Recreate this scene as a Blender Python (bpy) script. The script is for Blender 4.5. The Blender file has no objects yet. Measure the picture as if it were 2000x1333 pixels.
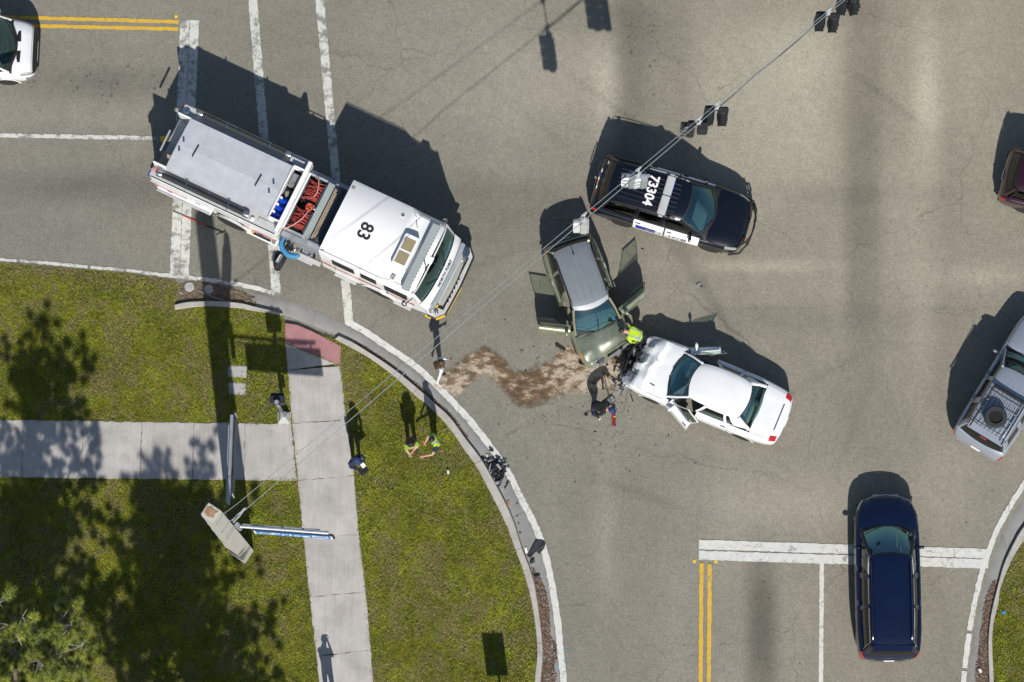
import bpy, bmesh, math, random
import numpy as np
from mathutils import Vector, Matrix, Euler, noise as mnoise
random.seed(7); RNG = np.random.default_rng(7)
R = math.radians
SC = bpy.context.scene
COL = SC.collection

# ------------------------------------------------------------------ camera
F_PX, DIST = 6150.0, 100.0            # focal length in photo pixels, metres to the ground along the axis
TILT = math.atan((1800 - 666.5) / F_PX); YAW = 40.0 / F_PX
CAM_ROT = Euler((TILT, YAW, 0), 'XYZ').to_matrix()
CAM_POS = -(CAM_ROT @ Vector((0, 0, -1))) * DIST
cam_d = bpy.data.cameras.new('camera'); cam = bpy.data.objects.new('camera', cam_d); COL.objects.link(cam)
cam.rotation_euler = (TILT, YAW, 0); cam.location = CAM_POS
cam_d.sensor_width = 36.0; cam_d.lens = F_PX / 2000 * 36.0; cam_d.clip_start = 1.0; cam_d.clip_end = 2000.0
SC.camera = cam
SC.render.resolution_x = 1024; SC.render.resolution_y = 682

# ------------------------------------------------------------------ light
SUN_EL = R(41.9); SUN_H = Vector((0.129, -0.9916, 0)).normalized()
w = bpy.data.worlds.new('World'); SC.world = w; w.use_nodes = True
nt = w.node_tree; sky = nt.nodes.new('ShaderNodeTexSky'); sky.sky_type = 'NISHITA'; sky.sun_disc = False
sky.sun_elevation = SUN_EL; sky.sun_rotation = math.atan2(SUN_H.x, SUN_H.y); sky.air_density = 1.2; sky.dust_density = 0.6
nt.nodes['Background'].inputs['Strength'].default_value = 0.064
nt.links.new(sky.outputs[0], nt.nodes['Background'].inputs['Color'])
sd = bpy.data.lights.new('sun', 'SUN'); so = bpy.data.objects.new('sun', sd); COL.objects.link(so)
sd.energy = 4.35; sd.angle = R(0.53); sd.color = (1.0, 0.955, 0.88)
ldir = Vector((-SUN_H.x * math.cos(SUN_EL), -SUN_H.y * math.cos(SUN_EL), -math.sin(SUN_EL)))
so.rotation_euler = ldir.to_track_quat('-Z', 'Y').to_euler(); so.location = (0, 0, 40)
SC.view_settings.view_transform = 'Standard'; SC.view_settings.look = 'None'
SC.view_settings.exposure = 0.34; SC.view_settings.gamma = 1.0; SC.view_settings.use_curve_mapping = False

def G(px, py, h=0.0):
    """where the sight line through photo pixel (px, py) meets height h"""
    d = CAM_ROT @ Vector(((px - 1000) / F_PX, -(py - 666.5) / F_PX, -1.0))
    return CAM_POS + d * ((h - CAM_POS.z) / d.z)

# ------------------------------------------------------------------ materials
MATS = {}
def M(name, col, rough=0.5, metal=0.0, coat=0.0, var=0.12, scale=6.0, bump=0.0, bscale=120.0, dirt=0.0, dirtcol=(0.18, 0.15, 0.11), spec=0.5, vcol=None, fine=0.0, fscale=300.0, emit=None, orand=0.0):
    m = bpy.data.materials.new(name); m.use_nodes = True; n = m.node_tree; P = n.nodes['Principled BSDF']
    P.inputs['Roughness'].default_value = rough; P.inputs['Metallic'].default_value = metal
    P.inputs['Coat Weight'].default_value = coat; P.inputs['Coat Roughness'].default_value = 0.06
    P.inputs['Specular IOR Level'].default_value = spec
    tc = n.nodes.new('ShaderNodeTexCoord')
    def noise(sc, det=5, rg=0.6):
        t = n.nodes.new('ShaderNodeTexNoise'); t.inputs['Scale'].default_value = sc; t.inputs['Detail'].default_value = det
        t.inputs['Roughness'].default_value = rg; n.links.new(tc.outputs['Object'], t.inputs['Vector']); return t
    def mixc(bt, a, b, f):
        x = n.nodes.new('ShaderNodeMix'); x.data_type = 'RGBA'; x.blend_type = bt
        for k, v in ((0, f), (6, a), (7, b)):
            if hasattr(v, 'is_linked') or hasattr(v, 'links'): n.links.new(v, x.inputs[k])
            else: x.inputs[k].default_value = v if k == 0 else (*v, 1) if len(v) == 3 else v
        return x.outputs[2]
    if vcol:
        at = n.nodes.new('ShaderNodeAttribute'); at.attribute_name = vcol; c = at.outputs['Color']
    else:
        rgb = n.nodes.new('ShaderNodeRGB'); rgb.outputs[0].default_value = (*col, 1); c = rgb.outputs[0]
    if var:
        t = noise(scale); mr = n.nodes.new('ShaderNodeMapRange'); mr.inputs[1].default_value = 0.3; mr.inputs[2].default_value = 0.7
        mr.inputs[3].default_value = 1 - var; mr.inputs[4].default_value = 1 + var; n.links.new(t.outputs[0], mr.inputs[0])
        cc = n.nodes.new('ShaderNodeVectorMath'); cc.operation = 'SCALE'; n.links.new(c, cc.inputs[0]); n.links.new(mr.outputs[0], cc.inputs['Scale']); c = cc.outputs[0]
    if fine:
        t = noise(fscale, 2); mr = n.nodes.new('ShaderNodeMapRange'); mr.inputs[1].default_value = 0.3; mr.inputs[2].default_value = 0.7
        mr.inputs[3].default_value = 1 - fine; mr.inputs[4].default_value = 1 + fine; n.links.new(t.outputs[0], mr.inputs[0])
        cc = n.nodes.new('ShaderNodeVectorMath'); cc.operation = 'SCALE'; n.links.new(c, cc.inputs[0]); n.links.new(mr.outputs[0], cc.inputs['Scale']); c = cc.outputs[0]
    if dirt:
        t = noise(scale * 1.7, 8, 0.7); mr = n.nodes.new('ShaderNodeMapRange'); mr.inputs[1].default_value = 0.5; mr.inputs[2].default_value = 0.75
        mr.inputs[3].default_value = 0; mr.inputs[4].default_value = dirt; n.links.new(t.outputs[0], mr.inputs[0])
        c = mixc('MIX', c, dirtcol, mr.outputs[0])
    if orand:
        oi = n.nodes.new('ShaderNodeObjectInfo'); mr = n.nodes.new('ShaderNodeMapRange'); mr.inputs[3].default_value = 1 - orand; mr.inputs[4].default_value = 1 + orand; n.links.new(oi.outputs['Random'], mr.inputs[0])
        cc = n.nodes.new('ShaderNodeVectorMath'); cc.operation = 'SCALE'; n.links.new(c, cc.inputs[0]); n.links.new(mr.outputs[0], cc.inputs['Scale']); c = cc.outputs[0]
        mp = n.nodes.new('ShaderNodeMapping'); mp.inputs['Scale'].default_value = (9, .5, 1); n.links.new(tc.outputs['Object'], mp.inputs['Vector'])      # broom strokes and drag stains
        t = n.nodes.new('ShaderNodeTexNoise'); t.inputs['Scale'].default_value = 1.5; t.inputs['Detail'].default_value = 7; n.links.new(mp.outputs[0], t.inputs['Vector']); mr = n.nodes.new('ShaderNodeMapRange'); mr.inputs[1].default_value = .3; mr.inputs[2].default_value = .7; mr.inputs[3].default_value = .93; mr.inputs[4].default_value = 1.06; n.links.new(t.outputs[0], mr.inputs[0])
        cc = n.nodes.new('ShaderNodeVectorMath'); cc.operation = 'SCALE'; n.links.new(c, cc.inputs[0]); n.links.new(mr.outputs[0], cc.inputs['Scale']); c = cc.outputs[0]
    n.links.new(c, P.inputs['Base Color'])
    if bump:
        t = noise(bscale, 3); b = n.nodes.new('ShaderNodeBump'); b.inputs['Strength'].default_value = bump; b.inputs['Distance'].default_value = 0.01
        n.links.new(t.outputs[0], b.inputs['Height']); n.links.new(b.outputs[0], P.inputs['Normal'])
    if emit:
        P.inputs['Emission Color'].default_value = (*col, 1); P.inputs['Emission Strength'].default_value = emit
    MATS[name] = m; return m

def glass_mat(name, tint, gloss=1.0, gcol=(1, 1, 1), base=0.02):
    m = bpy.data.materials.new(name); m.use_nodes = True; n = m.node_tree; n.nodes.clear()
    o = n.nodes.new('ShaderNodeOutputMaterial'); mx = n.nodes.new('ShaderNodeMixShader'); tr = n.nodes.new('ShaderNodeBsdfTransparent'); gl = n.nodes.new('ShaderNodeBsdfGlossy')
    fr = n.nodes.new('ShaderNodeFresnel'); fr.inputs['IOR'].default_value = 1.52
    mm = n.nodes.new('ShaderNodeMath'); mm.operation = 'MULTIPLY_ADD'; mm.inputs[1].default_value = gloss; mm.inputs[2].default_value = base
    tr.inputs[0].default_value = (*tint, 1); gl.inputs['Roughness'].default_value = 0.03; gl.inputs[0].default_value = (*gcol, 1)
    n.links.new(fr.outputs[0], mm.inputs[0]); n.links.new(mm.outputs[0], mx.inputs[0]); n.links.new(tr.outputs[0], mx.inputs[1]); n.links.new(gl.outputs[0], mx.inputs[2]); n.links.new(mx.outputs[0], o.inputs[0])
    MATS[name] = m; return m

def plate_mat(name, col, sx=40.0, rough=0.35):
    """aluminium tread plate: raised lozenges as fine relief"""
    m = M(name, col, rough, 0.10, var=0.10, scale=3)
    n = m.node_tree; P = n.nodes['Principled BSDF']; tc = n.nodes.new('ShaderNodeTexCoord')
    mp = n.nodes.new('ShaderNodeMapping'); mp.inputs['Rotation'].default_value = (0, 0, R(45)); n.links.new(tc.outputs['Object'], mp.inputs['Vector'])
    ck = n.nodes.new('ShaderNodeTexChecker'); ck.inputs['Scale'].default_value = sx; n.links.new(mp.outputs[0], ck.inputs['Vector'])
    b = n.nodes.new('ShaderNodeBump'); b.inputs['Strength'].default_value = 0.5; b.inputs['Distance'].default_value = 0.01
    n.links.new(ck.outputs['Fac'], b.inputs['Height']); n.links.new(b.outputs[0], P.inputs['Normal']); return m

# ------------------------------------------------------------------ object helpers
def tag(o, label=None, cat=None, group=None, kind=None):
    if label: o['label'] = label
    if cat: o['category'] = cat
    if group: o['group'] = group
    if kind: o['kind'] = kind
    return o

def thing(name, label, cat, loc=(0, 0, 0), rz=0.0, group=None):
    o = bpy.data.objects.new(name, None); o.empty_display_size = 0.3; COL.objects.link(o)
    o.location = loc; o.rotation_euler = (0, 0, rz); return tag(o, label, cat, group)

class MB:
    """collects geometry for ONE mesh"""
    def __init__(s): s.v = []; s.f = []; s.mi = []
    def add(s, vs, fs, mi=0):
        b = len(s.v); s.v += [tuple(p) for p in vs]; s.f += [tuple(b + i for i in f) for f in fs]; s.mi += [mi] * len(fs); return s
    def merge(s, o, mi=None):
        b = len(s.v); s.v += o.v; s.f += [tuple(b + i for i in f) for f in o.f]; s.mi += (o.mi if mi is None else [mi] * len(o.f)); return s
    def xf(s, mat): s.v = [tuple(mat @ Vector(p)) for p in s.v]; return s
    def box(s, c, d, rz=0.0, ry=0.0, rx=0.0, mi=0, taper=1.0):
        m = Euler((rx, ry, rz)).to_matrix(); vs = []
        for z in (-1, 1):
            t = taper if z > 0 else 1.0
            for x, y in ((-1, -1), (1, -1), (1, 1), (-1, 1)):
                vs.append(m @ Vector((x * d[0] / 2 * t, y * d[1] / 2 * t, z * d[2] / 2)) + Vector(c))
        return s.add(vs, [(0, 3, 2, 1), (4, 5, 6, 7), (0, 1, 5, 4), (1, 2, 6, 5), (2, 3, 7, 6), (3, 0, 4, 7)], mi)
    def tube(s, pts, r, n=8, mi=0, cap=True):
        pts = [Vector(p) for p in pts]; rs = r if isinstance(r, (list, tuple)) else [r] * len(pts); vs = []; up = Vector((0, 0, 1)); prev = None
        for i, p in enumerate(pts):
            t = (pts[min(i + 1, len(pts) - 1)] - pts[max(i - 1, 0)])
            if t.length < 1e-9: t = Vector((0, 0, 1))
            t.normalize()
            a = prev - t * prev.dot(t) if prev is not None else (up.cross(t) if abs(t.z) < 0.95 else Vector((1, 0, 0)).cross(t))
            if a.length < 1e-6: a = Vector((1, 0, 0)).cross(t)
            a.normalize(); prev = a; b = t.cross(a)
            for k in range(n):
                q = 2 * math.pi * k / n; vs.append(p + (a * math.cos(q) + b * math.sin(q)) * rs[i])
        fs = [(i * n + k, i * n + (k + 1) % n, (i + 1) * n + (k + 1) % n, (i + 1) * n + k) for i in range(len(pts) - 1) for k in range(n)]
        if cap: fs += [tuple(reversed(range(n))), tuple(range((len(pts) - 1) * n, len(pts) * n))]
        return s.add(vs, fs, mi)
    def lathe(s, prof, c=(0, 0, 0), axis='Z', n=20, mi=0):
        """prof: (radius, height) pairs, closed loop not required"""
        vs = []; c = Vector(c)
        for (r, h) in prof:
            for k in range(n):
                q = 2 * math.pi * k / n; a, b = r * math.cos(q), r * math.sin(q)
                vs.append(c + Vector((a, b, h) if axis == 'Z' else (a, h, b) if axis == 'Y' else (h, a, b)))
        fs = [(i * n + k, i * n + (k + 1) % n, (i + 1) * n + (k + 1) % n, (i + 1) * n + k) for i in range(len(prof) - 1) for k in range(n)]
        fs += [tuple(range(n)), tuple(range((len(prof) - 1) * n, len(prof) * n))]
        return s.add(vs, fs, mi)
    def ball(s, c, r, n=10, mi=0):
        r = r if isinstance(r, (tuple, list)) else (r, r, r); vs = []; m = n // 2 + 1
        for i in range(1, m):
            a = math.pi * i / m
            for k in range(n):
                q = 2 * math.pi * k / n; vs.append((c[0] + r[0] * math.sin(a) * math.cos(q), c[1] + r[1] * math.sin(a) * math.sin(q), c[2] + r[2] * math.cos(a)))
        fs = [(i * n + k, (i + 1) * n + k, (i + 1) * n + (k + 1) % n, i * n + (k + 1) % n) for i in range(m - 2) for k in range(n)]
        vs += [(c[0], c[1], c[2] + r[2]), (c[0], c[1], c[2] - r[2])]; t = len(vs) - 2
        fs += [(t, k, (k + 1) % n) for k in range(n)] + [(t + 1, (m - 2) * n + (k + 1) % n, (m - 2) * n + k) for k in range(n)]
        return s.add(vs, fs, mi)
    def grid(s, fn, nu, nv, mi=0, keep=None, flip=False):
        vs = [fn(u / nu, v / nv) for u in range(nu + 1) for v in range(nv + 1)]; fs = []
        for u in range(nu):
            for v in range(nv):
                if keep and not keep((u + .5) / nu, (v + .5) / nv): continue
                q = (u * (nv + 1) + v, (u + 1) * (nv + 1) + v, (u + 1) * (nv + 1) + v + 1, u * (nv + 1) + v + 1)
                fs.append(q[::-1] if flip else q)
        return s.add(vs, fs, mi)
    def prism(s, pts, z0, z1, mi=0):
        n = len(pts); zf = (lambda z, p: z(p) if callable(z) else z)
        vs = [(p[0], p[1], zf(z0, p)) for p in pts] + [(p[0], p[1], zf(z1, p)) for p in pts]
        return s.add(vs, [tuple(reversed(range(n))), tuple(range(n, 2 * n))] + [(i, (i + 1) % n, n + (i + 1) % n, n + i) for i in range(n)], mi)
    def build(s, name, mats, parent=None, smooth=None, bevel=0.0, loc=None, rot=None, deform=None):
        me = bpy.data.meshes.new(name); vs = s.v
        if deform: vs = [tuple(deform(Vector(p))) for p in vs]
        if loc is not None and deform == 'x': pass
        me.from_pydata(vs, [], s.f)
        ms = mats if isinstance(mats, (list, tuple)) else [mats]
        for m in ms: me.materials.append(MATS[m] if isinstance(m, str) else m)
        if len(ms) > 1: me.polygons.foreach_set('material_index', s.mi)
        if bevel or True:
            bm = bmesh.new(); bm.from_mesh(me)
            bmesh.ops.recalc_face_normals(bm, faces=bm.faces) if smooth != 'keep' else None
            if bevel:
                es = [e for e in bm.edges if len(e.link_faces) == 2 and e.calc_face_angle(0) > 0.6]
                bmesh.ops.bevel(bm, geom=es, offset=bevel, segments=2, affect='EDGES', clamp_overlap=True)
            bm.to_mesh(me); bm.free()
        if smooth or bevel:
            me.shade_smooth(); me.set_sharp_from_angle(angle=R(smooth if isinstance(smooth, (int, float)) and smooth is not True and smooth > 1 else 35))
        me.update()
        o = bpy.data.objects.new(name, me); COL.objects.link(o)
        if parent: o.parent = parent
        if loc is not None: o.location = loc
        if rot is not None: o.rotation_euler = rot
        return o

def copy_tree(o, parent=None):
    c = o.copy(); COL.objects.link(c)
    if parent is not None:
        c.parent = parent; c.matrix_parent_inverse = o.matrix_parent_inverse.copy()
    for ch in list(o.children): copy_tree(ch, c)
    return c

def text_mb(body, size, thick=0.004, bold=0.0, sx=1.0):
    cu = bpy.data.curves.new('t', 'FONT'); cu.body = body; cu.size = size; cu.extrude = thick; cu.offset = bold; cu.align_x = 'CENTER'; cu.align_y = 'CENTER'; cu.resolution_u = 3
    ob = bpy.data.objects.new('t', cu); COL.objects.link(ob); dg = bpy.context.evaluated_depsgraph_get(); me = bpy.data.meshes.new_from_object(ob.evaluated_get(dg))
    mb = MB().add([(v.co.x * sx, v.co.y, v.co.z) for v in me.vertices], [tuple(p.vertices) for p in me.polygons])
    bpy.data.objects.remove(ob); bpy.data.curves.remove(cu); bpy.data.meshes.remove(me); return mb

def hermite(xs, ys):
    xs = np.array(xs, float); ys = np.array(ys, float); d = np.diff(ys, axis=0) / np.diff(xs)[:, None] if ys.ndim > 1 else np.diff(ys) / np.diff(xs)
    m = np.zeros_like(ys); m[0] = d[0]; m[-1] = d[-1]
    for i in range(1, len(xs) - 1):
        a, b = d[i - 1], d[i]; m[i] = np.where(a * b > 0, 2 * a * b / (a + b + 1e-12 * np.sign(a + b + 1e-30)), 0)
    def f(x):
        x = min(max(x, xs[0]), xs[-1]); i = min(max(int(np.searchsorted(xs, x) - 1), 0), len(xs) - 2); h = xs[i + 1] - xs[i]; t = (x - xs[i]) / h
        return (2*t**3 - 3*t**2 + 1) * ys[i] + (t**3 - 2*t**2 + t) * h * m[i] + (-2*t**3 + 3*t**2) * ys[i + 1] + (t**3 - t**2) * h * m[i + 1]
    return f

def curve_pts(px, step=0.25, h=0.0):
    """smooth polyline in metres through photo points"""
    P = [G(x, y, h).xy for x, y in px]; out = []
    for i in range(len(P) - 1):
        p0, p1, p2, p3 = P[max(i - 1, 0)], P[i], P[i + 1], P[min(i + 2, len(P) - 1)]
        n = max(1, int((p2 - p1).length / step))
        for k in range(n):
            t = k / n; out.append(0.5 * ((2 * p1) + (p2 - p0) * t + (2 * p0 - 5 * p1 + 4 * p2 - p3) * t * t + (3 * p1 - p0 - 3 * p2 + p3) * t ** 3))
    out.append(P[-1]); return out

def resample(pl, n):
    L = [0.0]
    for a, b in zip(pl, pl[1:]): L.append(L[-1] + (b - a).length)
    out = []; j = 0
    for i in range(n):
        t = L[-1] * i / (n - 1)
        while j < len(L) - 2 and L[j + 1] < t: j += 1
        u = (t - L[j]) / max(1e-9, L[j + 1] - L[j]); out.append(pl[j].lerp(pl[j + 1], min(max(u, 0), 1)))
    return out
# ------------------------------------------------------------------ the materials in use
M('white_paint', (0.72, 0.74, 0.76), 0.3, coat=0.6, var=0.03, scale=1.5, dirt=0.12, dirtcol=(0.42, 0.40, 0.36))
M('engine_white', (0.78, 0.79, 0.80), 0.32, coat=0.5, var=0.03, scale=1.2, dirt=0.18, dirtcol=(0.5, 0.48, 0.44))
M('navy_paint', (0.003, 0.009, 0.036), 0.28, metal=0.2, coat=0.6, spec=0.35, var=0.12, scale=2)
M('black_paint', (0.003, 0.005, 0.011), 0.28, metal=0.0, coat=0.5, spec=0.35, var=0.15, scale=3, dirt=0.10, dirtcol=(0.03, 0.03, 0.035))
M('green_paint', (0.31, 0.325, 0.215), 0.3, metal=0.55, coat=0.8, var=0.10, scale=2, dirt=0.15, dirtcol=(0.16, 0.15, 0.12))
M('green_hood', (0.165, 0.185, 0.145), 0.42, metal=0.35, coat=0.35, var=0.28, scale=2.6)
M('faded_roof', (0.235, 0.265, 0.285), 0.42, metal=0.35, coat=0.2, var=0.06, scale=3)
M('silver_paint', (0.36, 0.40, 0.47), 0.36, metal=0.45, coat=0.8, var=0.06, scale=2)
M('maroon_paint', (0.035, 0.008, 0.018), 0.28, metal=0.3, coat=1.0, var=0.10, scale=2)
M('black_plastic', (0.012, 0.012, 0.013), 0.55, var=0.2, scale=10, dirt=0.3, dirtcol=(0.06, 0.055, 0.05))
M('dark_cavity', (0.006, 0.006, 0.007), 0.9, var=0.2)
M('grey_plastic', (0.18, 0.19, 0.20), 0.5, var=0.1)
M('light_grey', (0.42, 0.44, 0.45), 0.5, var=0.08, scale=3)
M('bar_grey', (0.30, 0.335, 0.335), 0.5, var=0.05, scale=3)
M('rubber', (0.014, 0.014, 0.014), 0.8, var=0.25, scale=20)
M('rubber_grey', (0.022, 0.026, 0.028), 0.75, var=0.2, scale=8)
M('alloy', (0.42, 0.43, 0.44), 0.3, metal=0.9, var=0.1)
M('chrome', (0.75, 0.76, 0.78), 0.12, metal=1.0, var=0.06)
M('galv', (0.40, 0.43, 0.46), 0.42, metal=0.55, var=0.12, scale=5, dirt=0.2, dirtcol=(0.2, 0.2, 0.19))
M('galv_bright', (0.62, 0.64, 0.64), 0.35, metal=0.5, var=0.1, scale=20)
M('seat_cloth', (0.055, 0.052, 0.048), 0.9, var=0.15, scale=15, bump=0.3)
M('seat_tan', (0.20, 0.18, 0.145), 0.9, var=0.15, scale=15, bump=0.3)
M('airbag', (0.62, 0.62, 0.58), 0.85, var=0.12, scale=6, bump=0.6, bscale=12)
M('red_lens', (0.42, 0.008, 0.01), 0.15, coat=1.0, var=0.1)
M('amber_lens', (0.75, 0.20, 0.02), 0.2, coat=1.0, var=0.05)
M('clear_lens', (0.45, 0.46, 0.46), 0.12, metal=0.5, coat=1.0, var=0.3, scale=12)
M('blue_lens', (0.02, 0.06, 0.55), 0.2, coat=1.0, var=0.05)
M('stripe_red', (0.42, 0.035, 0.02), 0.4, coat=0.3, var=0.12, scale=8)
M('yellow_paint', (0.72, 0.47, 0.02), 0.4, var=0.1, dirt=0.2)
M('hose_red', (0.27, 0.036, 0.026), 0.6, var=0.25, scale=20)
M('hose_pink', (0.55, 0.24, 0.22), 0.6, var=0.1)
M('hose_tan', (0.36, 0.29, 0.22), 0.85, var=0.25, scale=25)
M('hose_dark', (0.07, 0.09, 0.115), 0.8, var=0.35, scale=25)
M('hose_grey', (0.27, 0.275, 0.25), 0.7, var=0.12, scale=20, bump=0.3)
M('jug_blue', (0.004, 0.045, 0.42), 0.35, var=0.1, coat=0.2)
M('cover_blue', (0.03, 0.18, 0.36), 0.7, var=0.12, scale=8)
M('tan_mesh', (0.30, 0.25, 0.145), 0.7, metal=0.2, var=0.25, scale=40, bump=0.5, bscale=300)
M('letter_black', (0.018, 0.018, 0.022), 0.5, var=0.1)
M('letter_white', (0.78, 0.78, 0.78), 0.5, var=0.04)
M('letter_blue', (0.02, 0.03, 0.30), 0.4, var=0.1)
M('sign_blue', (0.035, 0.22, 0.58), 0.4, var=0.06)
M('sign_dark', (0.02, 0.028, 0.045), 0.5, var=0.1)
M('signal_black', (0.018, 0.020, 0.022), 0.5, var=0.2, scale=10, dirt=0.2, dirtcol=(0.07, 0.07, 0.065))
M('signal_grey', (0.44, 0.45, 0.44), 0.5, metal=0.2, var=0.1, scale=8, dirt=0.3, dirtcol=(0.3, 0.28, 0.24))
M('squeegee_red', (0.25, 0.012, 0.018), 0.5, var=0.1)
M('wire', (0.45, 0.52, 0.54), 0.4, metal=0.6, var=0.1)
plate_mat('tread_plate', (0.50, 0.50, 0.50), 38.0, 0.5)
plate_mat('lid_plate', (0.47, 0.49, 0.53), 30.0, 0.5)
glass_mat('glass_wind', (0.56, 0.80, 0.82), 1.8, (0.55, 0.95, 1.0), 0.10)
glass_mat('glass_side', (0.34, 0.42, 0.38), 0.8)
glass_mat('glass_dark', (0.05, 0.06, 0.06), 0.8)
glass_mat('glass_clear', (0.62, 0.72, 0.62), 0.7)
# people
M('skin', (0.46, 0.27, 0.19), 0.55, var=0.06)
M('navy_cloth', (0.012, 0.018, 0.05), 0.9, var=0.2, scale=10, bump=0.3, bscale=30)
M('cap_navy', (0.010, 0.028, 0.11), 0.8, var=0.15)
M('dark_cloth', (0.013, 0.014, 0.018), 0.9, var=0.2, scale=10, bump=0.3, bscale=30)
M('jean_grey', (0.07, 0.085, 0.11), 0.9, var=0.2, scale=10)
M('olive_green', (0.20, 0.30, 0.035), 0.9, var=0.12, scale=8, bump=0.3, bscale=25)
M('hivis', (0.42, 0.60, 0.015), 0.75, var=0.08, scale=8, bump=0.3, bscale=25)
M('reflective', (0.30, 0.38, 0.42), 0.4, metal=0.3, var=0.1)
M('white_cloth', (0.62, 0.68, 0.76), 0.85, var=0.06, bump=0.3, bscale=25)
M('hair_brown', (0.075, 0.045, 0.022), 0.6, var=0.4, scale=25, bump=0.8, bscale=60)
M('hair_dark', (0.014, 0.011, 0.010), 0.5, var=0.3, scale=25, bump=0.8, bscale=60)
M('shoe', (0.02, 0.02, 0.02), 0.6)
M('glove_white', (0.72, 0.72, 0.72), 0.8, var=0.05)
# ground
M('concrete', (0.395, 0.375, 0.355), 0.9, var=0.16, scale=1.1, fine=0.10, fscale=60, bump=0.25, bscale=90, dirt=0.55, dirtcol=(0.22, 0.205, 0.185), orand=0.06)
M('kerb_concrete', (0.38, 0.36, 0.33), 0.9, var=0.12, scale=2.0, fine=0.12, fscale=70, bump=0.25, bscale=90, dirt=0.45, dirtcol=(0.17, 0.16, 0.14))
M('gutter_concrete', (0.235, 0.235, 0.225), 0.9, var=0.14, scale=1.5, fine=0.12, fscale=70, bump=0.25, bscale=90, dirt=0.5, dirtcol=(0.15, 0.14, 0.125))
M('pole_concrete', (0.43, 0.415, 0.38), 0.9, var=0.06, scale=3, fine=0.06, fscale=50, bump=0.2, bscale=60, dirt=0.2, dirtcol=(0.3, 0.27, 0.22))
M('rust', (0.27, 0.165, 0.095), 0.9, var=0.3, scale=6)
M('tactile', (0.34, 0.165, 0.17), 0.8, var=0.14, scale=2.5, fine=0.08, dirt=0.3, dirtcol=(0.25, 0.2, 0.2))
M('joint_grout', (0.20, 0.185, 0.16), 0.95, var=0.3, scale=4)
M('joint_dark', (0.055, 0.05, 0.042), 0.95, var=0.3, scale=4)
M('dirt', (0.135, 0.105, 0.072), 0.95, var=0.35, scale=4, fine=0.25, fscale=60, bump=0.6, bscale=60)
M('leaf_litter', (0.16, 0.075, 0.04), 0.9, vcol='tint', var=0)
M('bark', (0.12, 0.095, 0.075), 0.95, var=0.35, scale=12, bump=0.8, bscale=30)
M('branch_grey', (0.24, 0.215, 0.195), 0.9, var=0.25, scale=10)
M('blue_marker', (0.03, 0.25, 0.62), 0.8, var=0.2)
M('dash_grey', (0.10, 0.12, 0.125), 0.8, var=0.2, scale=8)
M('grass_blades', (0.1, 0.13, 0.02), 0.75, vcol='tint', var=0.10, scale=0.6, spec=0.2)
M('needles', (0.1, 0.13, 0.02), 0.65, vcol='tint', var=0, spec=0.25)
M('debris_mixed', (0.05, 0.05, 0.05), 0.5, vcol='tint', var=0)
M('cover_lid', (0.36, 0.35, 0.34), 0.85, var=0.12, scale=6, dirt=0.4)

def ground_noise(n, tc, sc, det=4, rg=0.6):
    t = n.nodes.new('ShaderNodeTexNoise'); t.inputs['Scale'].default_value = sc; t.inputs['Detail'].default_value = det; t.inputs['Roughness'].default_value = rg
    n.links.new(tc.outputs['Object'], t.inputs['Vector']); return t.outputs[0]
def mrange(n, src, a, b, c, d):
    m = n.nodes.new('ShaderNodeMapRange'); m.inputs[1].default_value = a; m.inputs[2].default_value = b; m.inputs[3].default_value = c; m.inputs[4].default_value = d
    n.links.new(src, m.inputs[0]); return m.outputs[0]
def mul(n, a, b):
    m = n.nodes.new('ShaderNodeMath'); m.operation = 'MULTIPLY'; n.links.new(a, m.inputs[0])
    if isinstance(b, float): m.inputs[1].default_value = b
    else: n.links.new(b, m.inputs[1])
    return m.outputs[0]
def mixrgb(n, f, a, b):
    x = n.nodes.new('ShaderNodeMix'); x.data_type = 'RGBA'
    for k, v in ((0, f), (6, a), (7, b)):
        if isinstance(v, tuple): x.inputs[k].default_value = (*v, 1)
        elif isinstance(v, float): x.inputs[k].default_value = v
        else: n.links.new(v, x.inputs[k])
    return x.outputs[2]

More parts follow.
